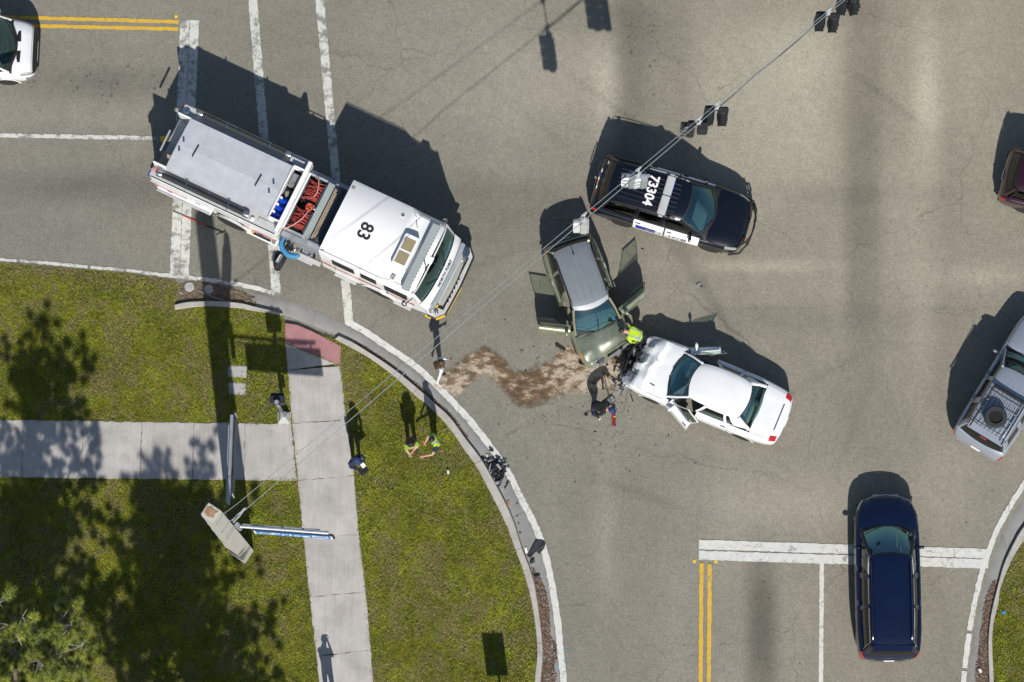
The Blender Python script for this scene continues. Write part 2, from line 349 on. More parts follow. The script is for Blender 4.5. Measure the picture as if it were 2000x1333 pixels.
def asphalt_mat():
    m = bpy.data.materials.new('asphalt'); m.use_nodes = True; n = m.node_tree; P = n.nodes['Principled BSDF']; tc = n.nodes.new('ShaderNodeTexCoord')
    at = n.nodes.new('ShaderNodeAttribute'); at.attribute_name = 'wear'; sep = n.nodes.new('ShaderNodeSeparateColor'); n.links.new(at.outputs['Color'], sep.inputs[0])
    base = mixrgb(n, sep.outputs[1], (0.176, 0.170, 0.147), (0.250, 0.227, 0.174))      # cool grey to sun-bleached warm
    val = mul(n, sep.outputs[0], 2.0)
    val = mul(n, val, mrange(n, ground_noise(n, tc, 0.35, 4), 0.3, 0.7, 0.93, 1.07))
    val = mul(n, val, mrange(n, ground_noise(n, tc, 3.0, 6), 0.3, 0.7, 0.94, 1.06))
    val = mul(n, val, mrange(n, ground_noise(n, tc, 45.0, 3), 0.3, 0.7, 0.86, 1.14))
    vo = n.nodes.new('ShaderNodeTexVoronoi'); vo.inputs['Scale'].default_value = 22.0; n.links.new(tc.outputs['Object'], vo.inputs['Vector'])
    sc = n.nodes.new('ShaderNodeSeparateColor'); n.links.new(vo.outputs['Color'], sc.inputs[0])
    val = mul(n, val, mrange(n, sc.outputs[0], 0.0, 1.0, 0.86, 1.14))                    # aggregate stones
    # dark drips: sparse small cells, stronger where wear blue channel says so
    v2 = n.nodes.new('ShaderNodeTexVoronoi'); v2.inputs['Scale'].default_value = 4.2; v2.inputs['Randomness'].default_value = 1.0; n.links.new(tc.outputs['Object'], v2.inputs['Vector'])
    s2 = n.nodes.new('ShaderNodeSeparateColor'); n.links.new(v2.outputs['Color'], s2.inputs[0])
    size = mul(n, mrange(n, s2.outputs[1], 0.0, 1.0, 0.06, 0.34), mrange(n, sep.outputs[2], 0.0, 1.0, 0.25, 1.1))
    lt = n.nodes.new('ShaderNodeMath'); lt.operation = 'SUBTRACT'; n.links.new(size, lt.inputs[0]); n.links.new(v2.outputs['Distance'], lt.inputs[1])
    spot = mrange(n, lt.outputs[0], -0.03, 0.05, 0.0, 1.0)
    pick = mrange(n, s2.outputs[2], 0.55, 0.6, 0.0, 1.0)
    pick2 = n.nodes.new('ShaderNodeMath'); pick2.operation = 'MAXIMUM'; n.links.new(pick, pick2.inputs[0]); n.links.new(mrange(n, sep.outputs[2], 0.15, 0.5, 0, 1), pick2.inputs[1])
    val = mul(n, val, mrange(n, mul(n, spot, pick2.outputs[0]), 0.0, 1.0, 1.0, 0.64))
    # hairline cracks
    wv = n.nodes.new('ShaderNodeTexNoise'); wv.inputs['Scale'].default_value = 1.2; wv.inputs['Detail'].default_value = 4; n.links.new(tc.outputs['Object'], wv.inputs['Vector'])
    ad = n.nodes.new('ShaderNodeVectorMath'); ad.operation = 'MULTIPLY_ADD'; ad.inputs[1].default_value = (0.9, 0.9, 0); n.links.new(wv.outputs['Color'], ad.inputs[0]); n.links.new(tc.outputs['Object'], ad.inputs[2])
    v3 = n.nodes.new('ShaderNodeTexVoronoi'); v3.feature = 'DISTANCE_TO_EDGE'; v3.inputs['Scale'].default_value = 0.16; n.links.new(ad.outputs[0], v3.inputs['Vector'])
    crk = mrange(n, v3.outputs['Distance'], 0.0006, 0.0035, 1.0, 0.0)
    crk = mul(n, crk, mrange(n, ground_noise(n, tc, 0.25, 2), 0.42, 0.55, 0.0, 1.0))
    val = mul(n, val, mrange(n, crk, 0.0, 1.0, 1.0, 0.72))
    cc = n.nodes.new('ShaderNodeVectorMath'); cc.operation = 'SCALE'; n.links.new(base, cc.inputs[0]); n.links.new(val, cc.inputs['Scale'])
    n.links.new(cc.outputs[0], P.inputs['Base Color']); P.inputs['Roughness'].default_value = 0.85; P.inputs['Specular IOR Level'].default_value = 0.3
    b = n.nodes.new('ShaderNodeBump'); b.inputs['Strength'].default_value = 0.35; b.inputs['Distance'].default_value = 0.008
    n.links.new(ground_noise(n, tc, 60.0, 4), b.inputs['Height']); n.links.new(b.outputs[0], P.inputs['Normal'])
    MATS['asphalt'] = m
asphalt_mat()

def marking_mat(name, col, wear=0.45, crackscale=1.3):
    m = bpy.data.materials.new(name); m.use_nodes = True; n = m.node_tree; P = n.nodes['Principled BSDF']; tc = n.nodes.new('ShaderNodeTexCoord')
    f = mrange(n, ground_noise(n, tc, 2.2, 9, 0.72), wear + 0.13, wear + 0.22, 0.0, 0.85)
    f2 = mrange(n, ground_noise(n, tc, 14.0, 6, 0.7), 0.62, 0.72, 0.0, 0.6)
    wv = n.nodes.new('ShaderNodeTexNoise'); wv.inputs['Scale'].default_value = 5; wv.inputs['Detail'].default_value = 4; n.links.new(tc.outputs['Object'], wv.inputs['Vector'])
    ad = n.nodes.new('ShaderNodeVectorMath'); ad.operation = 'MULTIPLY_ADD'; ad.inputs[1].default_value = (0.35, 0.35, 0); n.links.new(wv.outputs['Color'], ad.inputs[0]); n.links.new(tc.outputs['Object'], ad.inputs[2])
    v3 = n.nodes.new('ShaderNodeTexVoronoi'); v3.feature = 'DISTANCE_TO_EDGE'; v3.inputs['Scale'].default_value = crackscale * 2.2; n.links.new(ad.outputs[0], v3.inputs['Vector'])
    crk = mul(n, mrange(n, v3.outputs['Distance'], 0.006, 0.022, 0.75, 0.0), mrange(n, ground_noise(n, tc, 0.7, 3), 0.42, 0.58, 0.0, 1.0))
    mx = n.nodes.new('ShaderNodeMath'); mx.operation = 'MAXIMUM'; n.links.new(f, mx.inputs[0]); n.links.new(crk, mx.inputs[1])
    m2 = n.nodes.new('ShaderNodeMath'); m2.operation = 'MAXIMUM'; n.links.new(mx.outputs[0], m2.inputs[0]); n.links.new(f2, m2.inputs[1])
    c = mixrgb(n, m2.outputs[0], col, (0.16, 0.155, 0.145))
    vv = mrange(n, ground_noise(n, tc, 6.0, 5), 0.3, 0.7, 0.90, 1.06)
    cc = n.nodes.new('ShaderNodeVectorMath'); cc.operation = 'SCALE'; n.links.new(c, cc.inputs[0]); n.links.new(vv, cc.inputs['Scale'])
    n.links.new(cc.outputs[0], P.inputs['Base Color']); P.inputs['Roughness'].default_value = 0.7
    MATS[name] = m
marking_mat('marking_white', (0.56, 0.56, 0.53))
marking_mat('marking_worn', (0.54, 0.54, 0.50), wear=0.36)
marking_mat('marking_yellow', (0.58, 0.36, 0.035))

def lawn_mat():
    m = bpy.data.materials.new('lawn_soil'); m.use_nodes = True; n = m.node_tree; P = n.nodes['Principled BSDF']; tc = n.nodes.new('ShaderNodeTexCoord')
    a = mixrgb(n, mrange(n, ground_noise(n, tc, 0.9, 6), 0.4, 0.62, 0.0, 1.0), (0.060, 0.078, 0.014), (0.085, 0.082, 0.028))
    cc = n.nodes.new('ShaderNodeVectorMath'); cc.operation = 'SCALE'; n.links.new(a, cc.inputs[0]); n.links.new(mrange(n, ground_noise(n, tc, 25.0, 4), 0.3, 0.7, 0.6, 1.4), cc.inputs['Scale'])
    n.links.new(cc.outputs[0], P.inputs['Base Color']); P.inputs['Roughness'].default_value = 0.95; P.inputs['Specular IOR Level'].default_value = 0.1
    b = n.nodes.new('ShaderNodeBump'); b.inputs['Strength'].default_value = 0.8; b.inputs['Distance'].default_value = 0.03
    n.links.new(ground_noise(n, tc, 18.0, 5), b.inputs['Height']); n.links.new(b.outputs[0], P.inputs['Normal'])
    MATS['lawn_soil'] = m
lawn_mat()

def sand_mat():
    m = bpy.data.materials.new('absorbent'); m.use_nodes = True; n = m.node_tree; P = n.nodes['Principled BSDF']; tc = n.nodes.new('ShaderNodeTexCoord')
    at = n.nodes.new('ShaderNodeAttribute'); at.attribute_name = 'wet'; sep = n.nodes.new('ShaderNodeSeparateColor'); n.links.new(at.outputs['Color'], sep.inputs[0])
    mp = n.nodes.new('ShaderNodeMapping'); mp.inputs['Rotation'].default_value = (0, 0, R(-25)); mp.inputs['Scale'].default_value = (1.0, 1.9, 1.0); n.links.new(tc.outputs['Object'], mp.inputs['Vector'])
    t = n.nodes.new('ShaderNodeTexNoise'); t.inputs['Scale'].default_value = 2.6; t.inputs['Detail'].default_value = 8; t.inputs['Roughness'].default_value = 0.65; n.links.new(mp.outputs[0], t.inputs['Vector'])
    s = n.nodes.new('ShaderNodeMath'); s.operation = 'ADD'; n.links.new(mrange(n, t.outputs[0], 0.35, 0.65, -0.62, 0.62), s.inputs[0]); n.links.new(sep.outputs[0], s.inputs[1])
    c = mixrgb(n, mrange(n, s.outputs[0], 0.25, 0.75, 0, 1), (0.40, 0.335, 0.26), (0.155, 0.098, 0.052))
    c = mixrgb(n, mrange(n, s.outputs[0], 0.85, 1.25, 0, 0.85), c, (0.075, 0.050, 0.034))
    cc = n.nodes.new('ShaderNodeVectorMath'); cc.operation = 'SCALE'; n.links.new(c, cc.inputs[0]); n.links.new(mrange(n, ground_noise(n, tc, 40.0, 4), 0.3, 0.7, 0.8, 1.2), cc.inputs['Scale'])
    n.links.new(cc.outputs[0], P.inputs['Base Color']); P.inputs['Roughness'].default_value = 0.95
    b = n.nodes.new('ShaderNodeBump'); b.inputs['Strength'].default_value = 0.5; b.inputs['Distance'].default_value = 0.01
    n.links.new(ground_noise(n, tc, 50.0, 4), b.inputs['Height']); n.links.new(b.outputs[0], P.inputs['Normal'])
    # the dusting thins out at the rim: loose grains over asphalt
    n.links.new(mrange(n, mul(n, sep.outputs[1], mrange(n, ground_noise(n, tc, 5.0, 9, 0.8), 0.25, 0.75, 0.0, 1.9)), 0.26, 0.85, 0.0, 1.0), P.inputs['Alpha'])
    MATS['absorbent'] = m
sand_mat()
# ------------------------------------------------------------------ road surface with its wear
def build_road():
    def axis(lo, hi, far, st):
        return np.array([-far, -far * .5, lo - 8] + list(np.arange(lo, hi + st / 2, st)) + [hi + 8, far * .5, far])
    xs = axis(-18.5, 18.5, 150, 0.13); ys = axis(-13.0, 13.5, 150, 0.13)
    X, Y = np.meshgrid(xs, ys, indexing='ij'); nx, ny = X.shape
    # photo pixel of every vertex, for wear laid out where it stands on the road
    d = np.array(CAM_ROT.transposed()); cp = np.array(CAM_POS); W = np.stack([X - cp[0], Y - cp[1], 0 * X - cp[2]], -1) @ d.T
    U = 1000 + F_PX * W[..., 0] / -W[..., 2]; V = 666.5 - F_PX * W[..., 1] / -W[..., 2]
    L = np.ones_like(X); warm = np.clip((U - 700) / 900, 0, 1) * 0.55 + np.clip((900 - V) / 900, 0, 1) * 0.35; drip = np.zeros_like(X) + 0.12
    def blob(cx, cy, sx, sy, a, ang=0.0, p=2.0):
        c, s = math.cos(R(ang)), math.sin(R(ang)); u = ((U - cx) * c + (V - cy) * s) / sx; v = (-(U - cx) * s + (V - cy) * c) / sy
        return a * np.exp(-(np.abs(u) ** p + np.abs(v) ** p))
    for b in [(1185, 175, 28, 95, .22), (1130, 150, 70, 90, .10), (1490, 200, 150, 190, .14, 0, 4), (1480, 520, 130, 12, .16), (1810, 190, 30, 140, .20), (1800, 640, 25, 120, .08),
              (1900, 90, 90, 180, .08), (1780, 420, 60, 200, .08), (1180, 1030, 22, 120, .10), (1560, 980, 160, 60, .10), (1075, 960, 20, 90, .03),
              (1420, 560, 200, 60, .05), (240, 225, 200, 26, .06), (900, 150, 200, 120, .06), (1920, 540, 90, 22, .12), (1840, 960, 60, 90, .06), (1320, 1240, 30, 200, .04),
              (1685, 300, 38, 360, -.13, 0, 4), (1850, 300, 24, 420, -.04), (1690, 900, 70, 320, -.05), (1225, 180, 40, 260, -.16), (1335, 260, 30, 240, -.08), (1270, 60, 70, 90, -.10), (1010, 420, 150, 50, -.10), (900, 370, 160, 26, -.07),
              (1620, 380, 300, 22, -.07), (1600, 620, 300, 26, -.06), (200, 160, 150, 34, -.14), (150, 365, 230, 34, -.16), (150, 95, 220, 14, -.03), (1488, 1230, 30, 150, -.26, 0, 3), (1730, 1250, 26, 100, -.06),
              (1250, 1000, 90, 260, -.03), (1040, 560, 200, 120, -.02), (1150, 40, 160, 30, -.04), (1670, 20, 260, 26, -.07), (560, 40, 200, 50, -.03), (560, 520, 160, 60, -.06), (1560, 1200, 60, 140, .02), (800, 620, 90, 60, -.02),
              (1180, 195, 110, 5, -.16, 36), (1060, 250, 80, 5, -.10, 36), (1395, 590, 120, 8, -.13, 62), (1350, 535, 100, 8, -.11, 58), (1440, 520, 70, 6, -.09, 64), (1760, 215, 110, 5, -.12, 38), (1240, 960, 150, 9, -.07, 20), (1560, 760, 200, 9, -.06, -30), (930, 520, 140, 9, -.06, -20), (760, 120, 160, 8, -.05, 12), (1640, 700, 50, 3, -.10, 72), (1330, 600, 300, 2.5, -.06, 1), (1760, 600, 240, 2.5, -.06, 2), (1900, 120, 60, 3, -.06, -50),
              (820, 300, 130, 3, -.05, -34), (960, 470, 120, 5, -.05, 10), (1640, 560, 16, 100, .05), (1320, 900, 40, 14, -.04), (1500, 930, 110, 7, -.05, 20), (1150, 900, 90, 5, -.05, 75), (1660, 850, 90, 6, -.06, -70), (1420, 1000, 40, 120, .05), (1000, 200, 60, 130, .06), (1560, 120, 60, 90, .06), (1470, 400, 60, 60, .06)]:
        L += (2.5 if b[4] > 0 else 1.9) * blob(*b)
    # sweeping tyre tracks of turning traffic
    for (cx, cy, r, wd, a) in [(700, 1500, 1180, 22, -.05), (700, 1500, 1260, 16, -.04), (1000, -300, 900, 24, -.03), (1500, 1500, 830, 20, .035)]:
        rr = np.hypot(U - cx, V - cy); L += a * np.exp(-((rr - r) / wd) ** 2)
    for b in [(1265, 110, 45, 130, .75, 4), (200, 165, 130, 34, .95), (270, 120, 26, 20, .7), (1488, 1230, 24, 130, .6), (1300, 960, 260, 200, .14), (1890, 1000, 30, 90, .5, 25), (1200, 870, 120, 60, .3), (1800, 1000, 120, 90, .18)]:
        drip += blob(*b)
    rng = np.random.default_rng(3); low = rng.standard_normal((14, 12)); gx = np.linspace(0, 12.99, nx); gy = np.linspace(0, 10.99, ny)
    ix, iy = gx.astype(int), gy.astype(int); fx, fy = (gx - ix)[:, None], (gy - iy)[None, :]; fx = fx * fx * (3 - 2 * fx); fy = fy * fy * (3 - 2 * fy)
    Lo = low[ix][:, iy] * (1 - fx) * (1 - fy) + low[ix + 1][:, iy] * fx * (1 - fy) + low[ix][:, iy + 1] * (1 - fx) * fy + low[ix + 1][:, iy + 1] * fx * fy
    L += 0.018 * Lo
    Z = np.zeros_like(X); me = bpy.data.meshes.new('road')
    co = np.stack([X, Y, Z], -1).reshape(-1, 3); i = np.arange(nx * ny).reshape(nx, ny); q = np.stack([i[:-1, :-1], i[1:, :-1], i[1:, 1:], i[:-1, 1:]], -1).reshape(-1, 4)
    me.vertices.add(len(co)); me.vertices.foreach_set('co', co.ravel()); me.loops.add(q.size); me.loops.foreach_set('vertex_index', q.ravel().astype(np.int32))
    me.polygons.add(len(q)); me.polygons.foreach_set('loop_start', np.arange(0, q.size, 4, dtype=np.int32)); me.polygons.foreach_set('loop_total', np.full(len(q), 4, dtype=np.int32)); me.update(calc_edges=True)
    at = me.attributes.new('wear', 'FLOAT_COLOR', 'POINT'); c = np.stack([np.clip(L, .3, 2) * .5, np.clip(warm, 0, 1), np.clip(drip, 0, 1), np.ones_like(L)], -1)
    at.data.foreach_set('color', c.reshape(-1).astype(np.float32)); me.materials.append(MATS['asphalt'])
    o = bpy.data.objects.new('road', me); COL.objects.link(o); tag(o, 'weathered grey asphalt of the intersection', kind='structure')
build_road()

# ------------------------------------------------------------------ paint on the road
ZK = [0]
def strip_poly(name, mat, pl, width, z=None, jit=0.012, parent=None, label=None, brk=None):
    """painted line along a polyline; ragged edges, optional transverse shrinkage gaps"""
    ZK[0] += 1; z = .004 + .0011 * ZK[0] if z is None else z
    n = max(2, int(sum((b - a).length for a, b in zip(pl, pl[1:])) / 0.09)); P = resample(pl, n); mb = MB(); rows = []
    for i, p in enumerate(P):
        t = (P[min(i + 1, n - 1)] - P[max(i - 1, 0)]).normalized(); nn = Vector((-t.y, t.x)); w = width(i / (n - 1)) if callable(width) else width
        rows.append((p + nn * (w / 2 + random.uniform(-jit, jit)), p - nn * (w / 2 + random.uniform(-jit, jit))))
    vs = [(*q, z) for r in rows for q in r]; fs = [(2 * i, 2 * i + 2, 2 * i + 3, 2 * i + 1) for i in range(n - 1) if not (brk and random.random() < brk)]
    mb.add(vs, fs); o = mb.build(name, mat, parent); tag(o, label, kind=None if parent else 'structure'); return o
def gl(*px): return [G(x, y).xy for x, y in px]
# left approach: stop line of two stripes, crosswalk lines, double yellow, lane line, edge line
strip_poly('stop_line', 'marking_worn', gl((361, 40), (341, 538)), 0.30)
strip_poly('stop_line', 'marking_worn', gl((380, 40), (360, 540)), 0.29)
strip_poly('crosswalk_line', 'marking_worn', gl((489, -60), (540, 577)), 0.29)
strip_poly('crosswalk_line', 'marking_worn', gl((616, -90), (682, 633)), 0.28)
strip_poly('yellow_line', 'marking_yellow', gl((-500, 20), (349, 43)), 0.125)
strip_poly('yellow_line', 'marking_yellow', gl((-500, 39), (348, 57)), 0.125)
strip_poly('lane_line', 'marking_worn', gl((-500, 254), (0, 265), (340, 271)), 0.135)
EDGE_L = curve_pts([(-300, 490), (0, 508), (100, 515), (160, 521)]); strip_poly('edge_line', 'marking_worn', EDGE_L, 0.10, jit=.02, brk=.04)
strip_poly('edge_line', 'marking_worn', curve_pts([(160, 521), (250, 529), (345, 541), (390, 545), (470, 557), (531, 571)]), lambda t: .08 + .07 * t, jit=.02, brk=.03)
strip_poly('edge_line', 'marking_white', curve_pts([(676, 628), (700, 640), (741, 667), (804, 709.5), (842, 743), (887, 788), (921, 826), (955, 869), (991, 920), (1016, 970), (1048, 1034), (1066, 1087), (1080, 1154), (1089, 1215), (1096, 1286), (1101, 1333), (1108, 1500)]), 0.205, jit=.015)
# lower approach
strip_poly('stop_line', 'marking_white', gl((1365, 1064), (1930, 1082)), 0.30)
strip_poly('stop_line', 'marking_white', gl((1365, 1085), (1930, 1102)), 0.29)
strip_poly('lane_line', 'marking_white', gl((1605, 1100), (1601, 1600)), 0.135)
strip_poly('yellow_line', 'marking_yellow', gl((1370, 1100), (1366, 1600)), 0.125)
strip_poly('yellow_line', 'marking_yellow', gl((1386, 1102), (1382, 1600)), 0.125)
strip_poly('edge_line', 'marking_white', curve_pts([(2060, 860), (1996, 952), (1970, 994), (1947, 1036), (1931, 1078.6), (1915, 1127), (1902, 1186), (1892, 1244), (1882.5, 1322), (1872, 1500)]), 0.165, jit=.015, brk=.012)
for x, y in ((344, 32), (1356, 1096), (1398, 1097)):
    p = G(x, y); tag(MB().box((0, 0, .012), (.1, .1, .02), taper=.7).build('road_stud', 'yellow_paint', loc=(p.x, p.y, 0)), {344: 'amber road stud by the end of the double yellow line, upper left', 1356: 'amber road stud left of the double yellow line below the stop line', 1398: 'amber road stud right of the double yellow line below the stop line'}[x], 'road stud')
mk = MB()
for x, y, r in ((1085, 1275, .09), (1102, 1290, .07), (1092, 1303, .10), (1104, 1297, .05), (1104, 1268, .05), (1086, 1283, .05)):
    p = G(x, y); mk.add([(p.x + r * math.cos(a * .7) * random.uniform(.6, 1.1), p.y + r * .6 * math.sin(a * .7) * random.uniform(.5, 1.1), .0085) for a in range(9)], [tuple(range(9))])
tag(mk.build('utility_marking', 'blue_marker'), 'blue spray-paint dabs on the edge line at the bottom', kind='structure')

# ------------------------------------------------------------------ kerbs and gutters
def band(name_seg, mat, inner, outer, z0, z1, parent, seglen=3.0, zout=None, gap=0.012, bottom=-0.15):
    L = sum((b - a).length for a, b in zip(inner, inner[1:])); n = max(4, int(L / .2)); A = resample(inner, n); B = resample(outer, n); k = max(2, int(seglen / .2)); i = 0
    while i < n - 1:
        j = min(n - 1, i + k)
        if n - 1 - j < 3: j = n - 1
        mb = MB(); a, b = A[i:j + 1], B[i:j + 1]; m = len(a)
        if i > 0: a = [a[0].lerp(a[1], gap / .2)] + a[1:]; b = [b[0].lerp(b[1], gap / .2)] + b[1:]
        zz = z1 if zout is None else zout
        r = [[(*p, bottom) for p in a], [(*p.lerp(q, 0.0), z1 - .025) for p, q in zip(a, b)], [(*p.lerp(q, .10), z1) for p, q in zip(a, b)], [(*p.lerp(q, .92), zz) for p, q in zip(a, b)], [(*q, zz - .02) for q in b], [(*q, bottom) for q in b]]
        vs = [p for row in r for p in row]
        mb.add(vs, [(u * m + v, u * m + v + 1, (u + 1) * m + v + 1, (u + 1) * m + v) for u in range(5) for v in range(m - 1)] + [tuple(u * m for u in range(6)), tuple(u * m + m - 1 for u in reversed(range(6)))])
        mb.build(name_seg, mat, parent, smooth=40); i = j
def settling(name, label):
    o = bpy.data.objects.new(name, None); COL.objects.link(o); return tag(o, label, kind='structure')
FACE1 = [(342, 597), (363, 591.6), (391, 590), (441, 591), (474, 594), (500, 601), (533, 609), (552, 615)]
OUT1 = [(343, 606), (374, 602), (404, 600), (441, 602), (471, 604.5), (500, 610), (521, 613), (549, 618)]
FACE2 = [(663, 658), (690, 670), (714, 685), (766, 719), (811, 755), (851.6, 791), (878.6, 815), (910, 858), (941, 899), (977, 963), (1002, 1016), (1020, 1073), (1034, 1108), (1044.5, 1144), (1053, 1200), (1059, 1250), (1060, 1290), (1056, 1333), (1050, 1500)]
OUT2 = [(655, 664), (680, 678), (719, 699), (773, 739), (806.5, 770), (840, 798), (860.6, 817.5), (885, 847), (905.6, 878), (930, 912), (960, 968), (985, 1018), (1006, 1073), (1023, 1120), (1037, 1172), (1046, 1230), (1049, 1280), (1044, 1333), (1038, 1500)]
kA = settling('kerb', 'pale concrete kerb round the lawn corner'); band('kerb_segment', 'kerb_concrete', curve_pts(FACE1), curve_pts(OUT1), 0, .15, kA)
band('kerb_segment', 'kerb_concrete', curve_pts(FACE2), curve_pts(OUT2), 0, .15, kA)
GIN = [(430, 592), (474, 596), (500, 603), (533, 611), (556, 618), (600, 634), (640, 650), (663, 659)] + FACE2[1:]
GOUT = [(432, 567), (470, 569), (507.6, 575), (570.5, 590.6), (626, 611), (663, 629.5), (700, 648), (724, 662), (757, 684), (797.5, 715), (838, 747), (874, 780.5), (905.6, 817), (939, 858), (964, 891), (991, 938), (1012, 972), (1037, 1023), (1058, 1080), (1069, 1130), (1078, 1179), (1087, 1268), (1094, 1333), (1102, 1500)]
gA = settling('gutter', 'smooth concrete gutter along the curved kerb'); band('gutter_segment', 'gutter_concrete', curve_pts(GIN), curve_pts(GOUT), 0, .012, gA, zout=.010, bottom=-.1)
FACE3 = [(2080, 930), (2000, 1026.6), (1980, 1059), (1960, 1101), (1947, 1147), (1941, 1169.5), (1933, 1208), (1929, 1251), (1929.5, 1290), (1931, 1333), (1936, 1500)]
OUT3 = [(2080, 955), (2003, 1050), (1975, 1095), (1963.6, 1121), (1951, 1156), (1949, 1180), (1940, 1215), (1937, 1251), (1938, 1290), (1940, 1333), (1945, 1500)]
GO3 = [(2070, 862), (2006, 957), (1980, 999), (1957, 1041), (1941, 1083), (1925, 1131), (1912, 1188), (1902, 1246), (1892, 1324), (1882, 1500)]
kB = settling('kerb', 'pale concrete kerb at the lower right corner'); band('kerb_segment', 'kerb_concrete', curve_pts(FACE3), curve_pts(OUT3), 0, .15, kB)
gB = settling('gutter', 'concrete gutter at the lower right corner'); band('gutter_segment', 'gutter_concrete', curve_pts(FACE3), curve_pts(GO3), 0, .012, gB, zout=.010, bottom=-.1)

# ------------------------------------------------------------------ lawns
RAMP = [(549, 618), (557, 634), (580, 637), (607, 648), (650, 663), (655, 664)]
SHORE1 = gl((-1500, 430), (-300, 500), (0, 514), (160, 526), (250, 534), (340, 547), (352, 560), (346, 580), (342, 603)) + curve_pts([(343, 604), (374, 598), (404, 596), (441, 598), (471, 600), (500, 606), (521, 610), (549, 615)]) + gl(*RAMP[1:-1]) + [a.lerp(b, .4) for a, b in zip(resample(curve_pts(OUT2), 90), resample(curve_pts(FACE2), 90))]
POLY1 = SHORE1 + gl((1040, 2600), (-1500, 2600))
POLY3 = [a.lerp(b, .4) for a, b in zip(resample(curve_pts(OUT3), 60), resample(curve_pts(FACE3), 60))] + gl((1945, 2400), (3200, 2400), (3200, 500), (2300, 700))
def inside(px, py, poly):
    P = np.array([(p.x, p.y) for p in poly]); Q = np.roll(P, -1, 0); r = np.zeros(px.shape, bool)
    for (x1, y1), (x2, y2) in zip(P, Q):
        if y1 == y2: continue
        r ^= ((y1 > py) != (y2 > py)) & (px < (x2 - x1) * (py - y1) / (y2 - y1) + x1)
    return r
def dist(px, py, pl):
    d = np.full(px.shape, 1e9)
    for a, b in zip(pl, pl[1:]):
        vx, vy = b.x - a.x, b.y - a.y; l2 = vx * vx + vy * vy + 1e-12; t = np.clip(((px - a.x) * vx + (py - a.y) * vy) / l2, 0, 1); d = np.minimum(d, np.hypot(px - a.x - t * vx, py - a.y - t * vy))
    return d
def lawn_z(px, py, poly, shore, west=None):
    s = dist(px, py, shore); ins = inside(px, py, poly); s = np.where(ins, s, -s)
    z = np.clip(s / .06, -1, 1) * .10 * np.where(s < 0, 1.6, 1)
    if west is not None:                                     # no kerb along the left road edge: the turf feathers out
        z2 = np.clip(s / .9, -.2, 1) * .10; z = np.where(px < west, z2, np.where(px < west + .8, z2 + (z - z2) * (px - west) / .8, z))
    return z, ins, s
def lawn(name, label, poly, shore, x0, x1, y0, y1, west=None, st=0.1):
    xs = np.concatenate([[x0 - 120, x0 - 40, x0 - 10], np.arange(x0, x1, st)]) if west is not None else np.concatenate([np.arange(x0, x1, st), [x1 + 10, x1 + 40, x1 + 120]])
    ys = np.concatenate([[y0 - 120, y0 - 40, y0 - 10], np.arange(y0, y1, st)]); X, Y = np.meshgrid(xs, ys, indexing='ij')
    z, ins, s = lawn_z(X, Y, poly, shore, west); keep = s > -.5; nx, ny = X.shape
    i = np.arange(nx * ny).reshape(nx, ny); q = np.stack([i[:-1, :-1], i[1:, :-1], i[1:, 1:], i[:-1, 1:]], -1).reshape(-1, 4); q = q[keep.ravel()[q].any(1)]
    rn = np.random.default_rng(1).normal(0, .006, z.shape); z = z + np.where(s > .1, rn, 0)
    used = np.unique(q); re = np.zeros(nx * ny, int); re[used] = np.arange(len(used)); co = np.stack([X, Y, z], -1).reshape(-1, 3)[used]; q = re[q]
    me = bpy.data.meshes.new(name); me.from_pydata(co.tolist(), [], q.tolist()); me.shade_smooth(); me.materials.append(MATS['lawn_soil']); me.update()
    o = bpy.data.objects.new(name, me); COL.objects.link(o); tag(o, label, kind='structure')
WEST = G(330, 560).x
lawn('lawn', 'mown lawn on the lower left corner', POLY1, SHORE1, -19, 1.9, -14, 3.2, WEST)
lawn('lawn', 'strip of lawn at the lower right corner', POLY3, POLY3[:60], 14.5, 19, -14, -5.0)

# ------------------------------------------------------------------ sidewalks: each slab a piece
def slab(parent, px, z=.135, name='slab', mat='concrete', inset=.005, jit=.02):
    P = [G(x, y).xy for x, y in px]; c = sum(P, Vector((0, 0))) / len(P); pts = []
    for a, b in zip(P, P[1:] + P[:1]):
        n = max(1, int((b - a).length / .12)); nn = Vector((-(b - a).y, (b - a).x)).normalized()
        for k in range(n):
            p = a.lerp(b, k / n); p = p + (c - p).normalized() * inset * 1.4 + nn * (random.uniform(-jit, jit) if 0 < k else 0); pts.append(p)
    dz = random.uniform(-.003, .003); mb = MB(); n = len(pts)
    vs = [(*p, -.05) for p in pts] + [(*p, z + dz - .012) for p in pts] + [(*(p + (c - p).normalized() * .007), z + dz) for p in pts]
    mb.add(vs, [tuple(range(2 * n, 3 * n))] + [(i, (i + 1) % n, n + (i + 1) % n, n + i) for i in range(n)] + [(n + i, n + (i + 1) % n, 2 * n + (i + 1) % n, 2 * n + i) for i in range(n)])
    return mb.build(name, mat, parent)
sw = settling('sidewalk', 'concrete sidewalk from the ramp down to the bottom edge')
LE = [(557.5, 672), (562, 725), (571, 828), (582, 940), (593, 1053), (605, 1167), (618, 1283), (632, 1400), (645, 1520)]
RE = [(655, 713), (665, 716), (677.5, 822), (692, 930), (701.6, 1045), (715, 1157), (724.5, 1270), (735, 1385), (748, 1500)]
slab(sw, [LE[0], (654.5, 712), LE[1]], jit=.0)
gb_ = MB()
for (pa, pb) in zip(LE[1:], LE[2:]): pass
MB().prism([tuple(G(x, y).xy) for x, y in LE[1:] + RE[:0:-1]], -.06, .122).build('bedding', 'joint_grout', sw)
for i in range(1, len(LE) - 1): slab(sw, [LE[i], RE[i], RE[i + 1], LE[i + 1]])
sw2 = settling('sidewalk', 'concrete sidewalk crossing the lawn from the left edge')
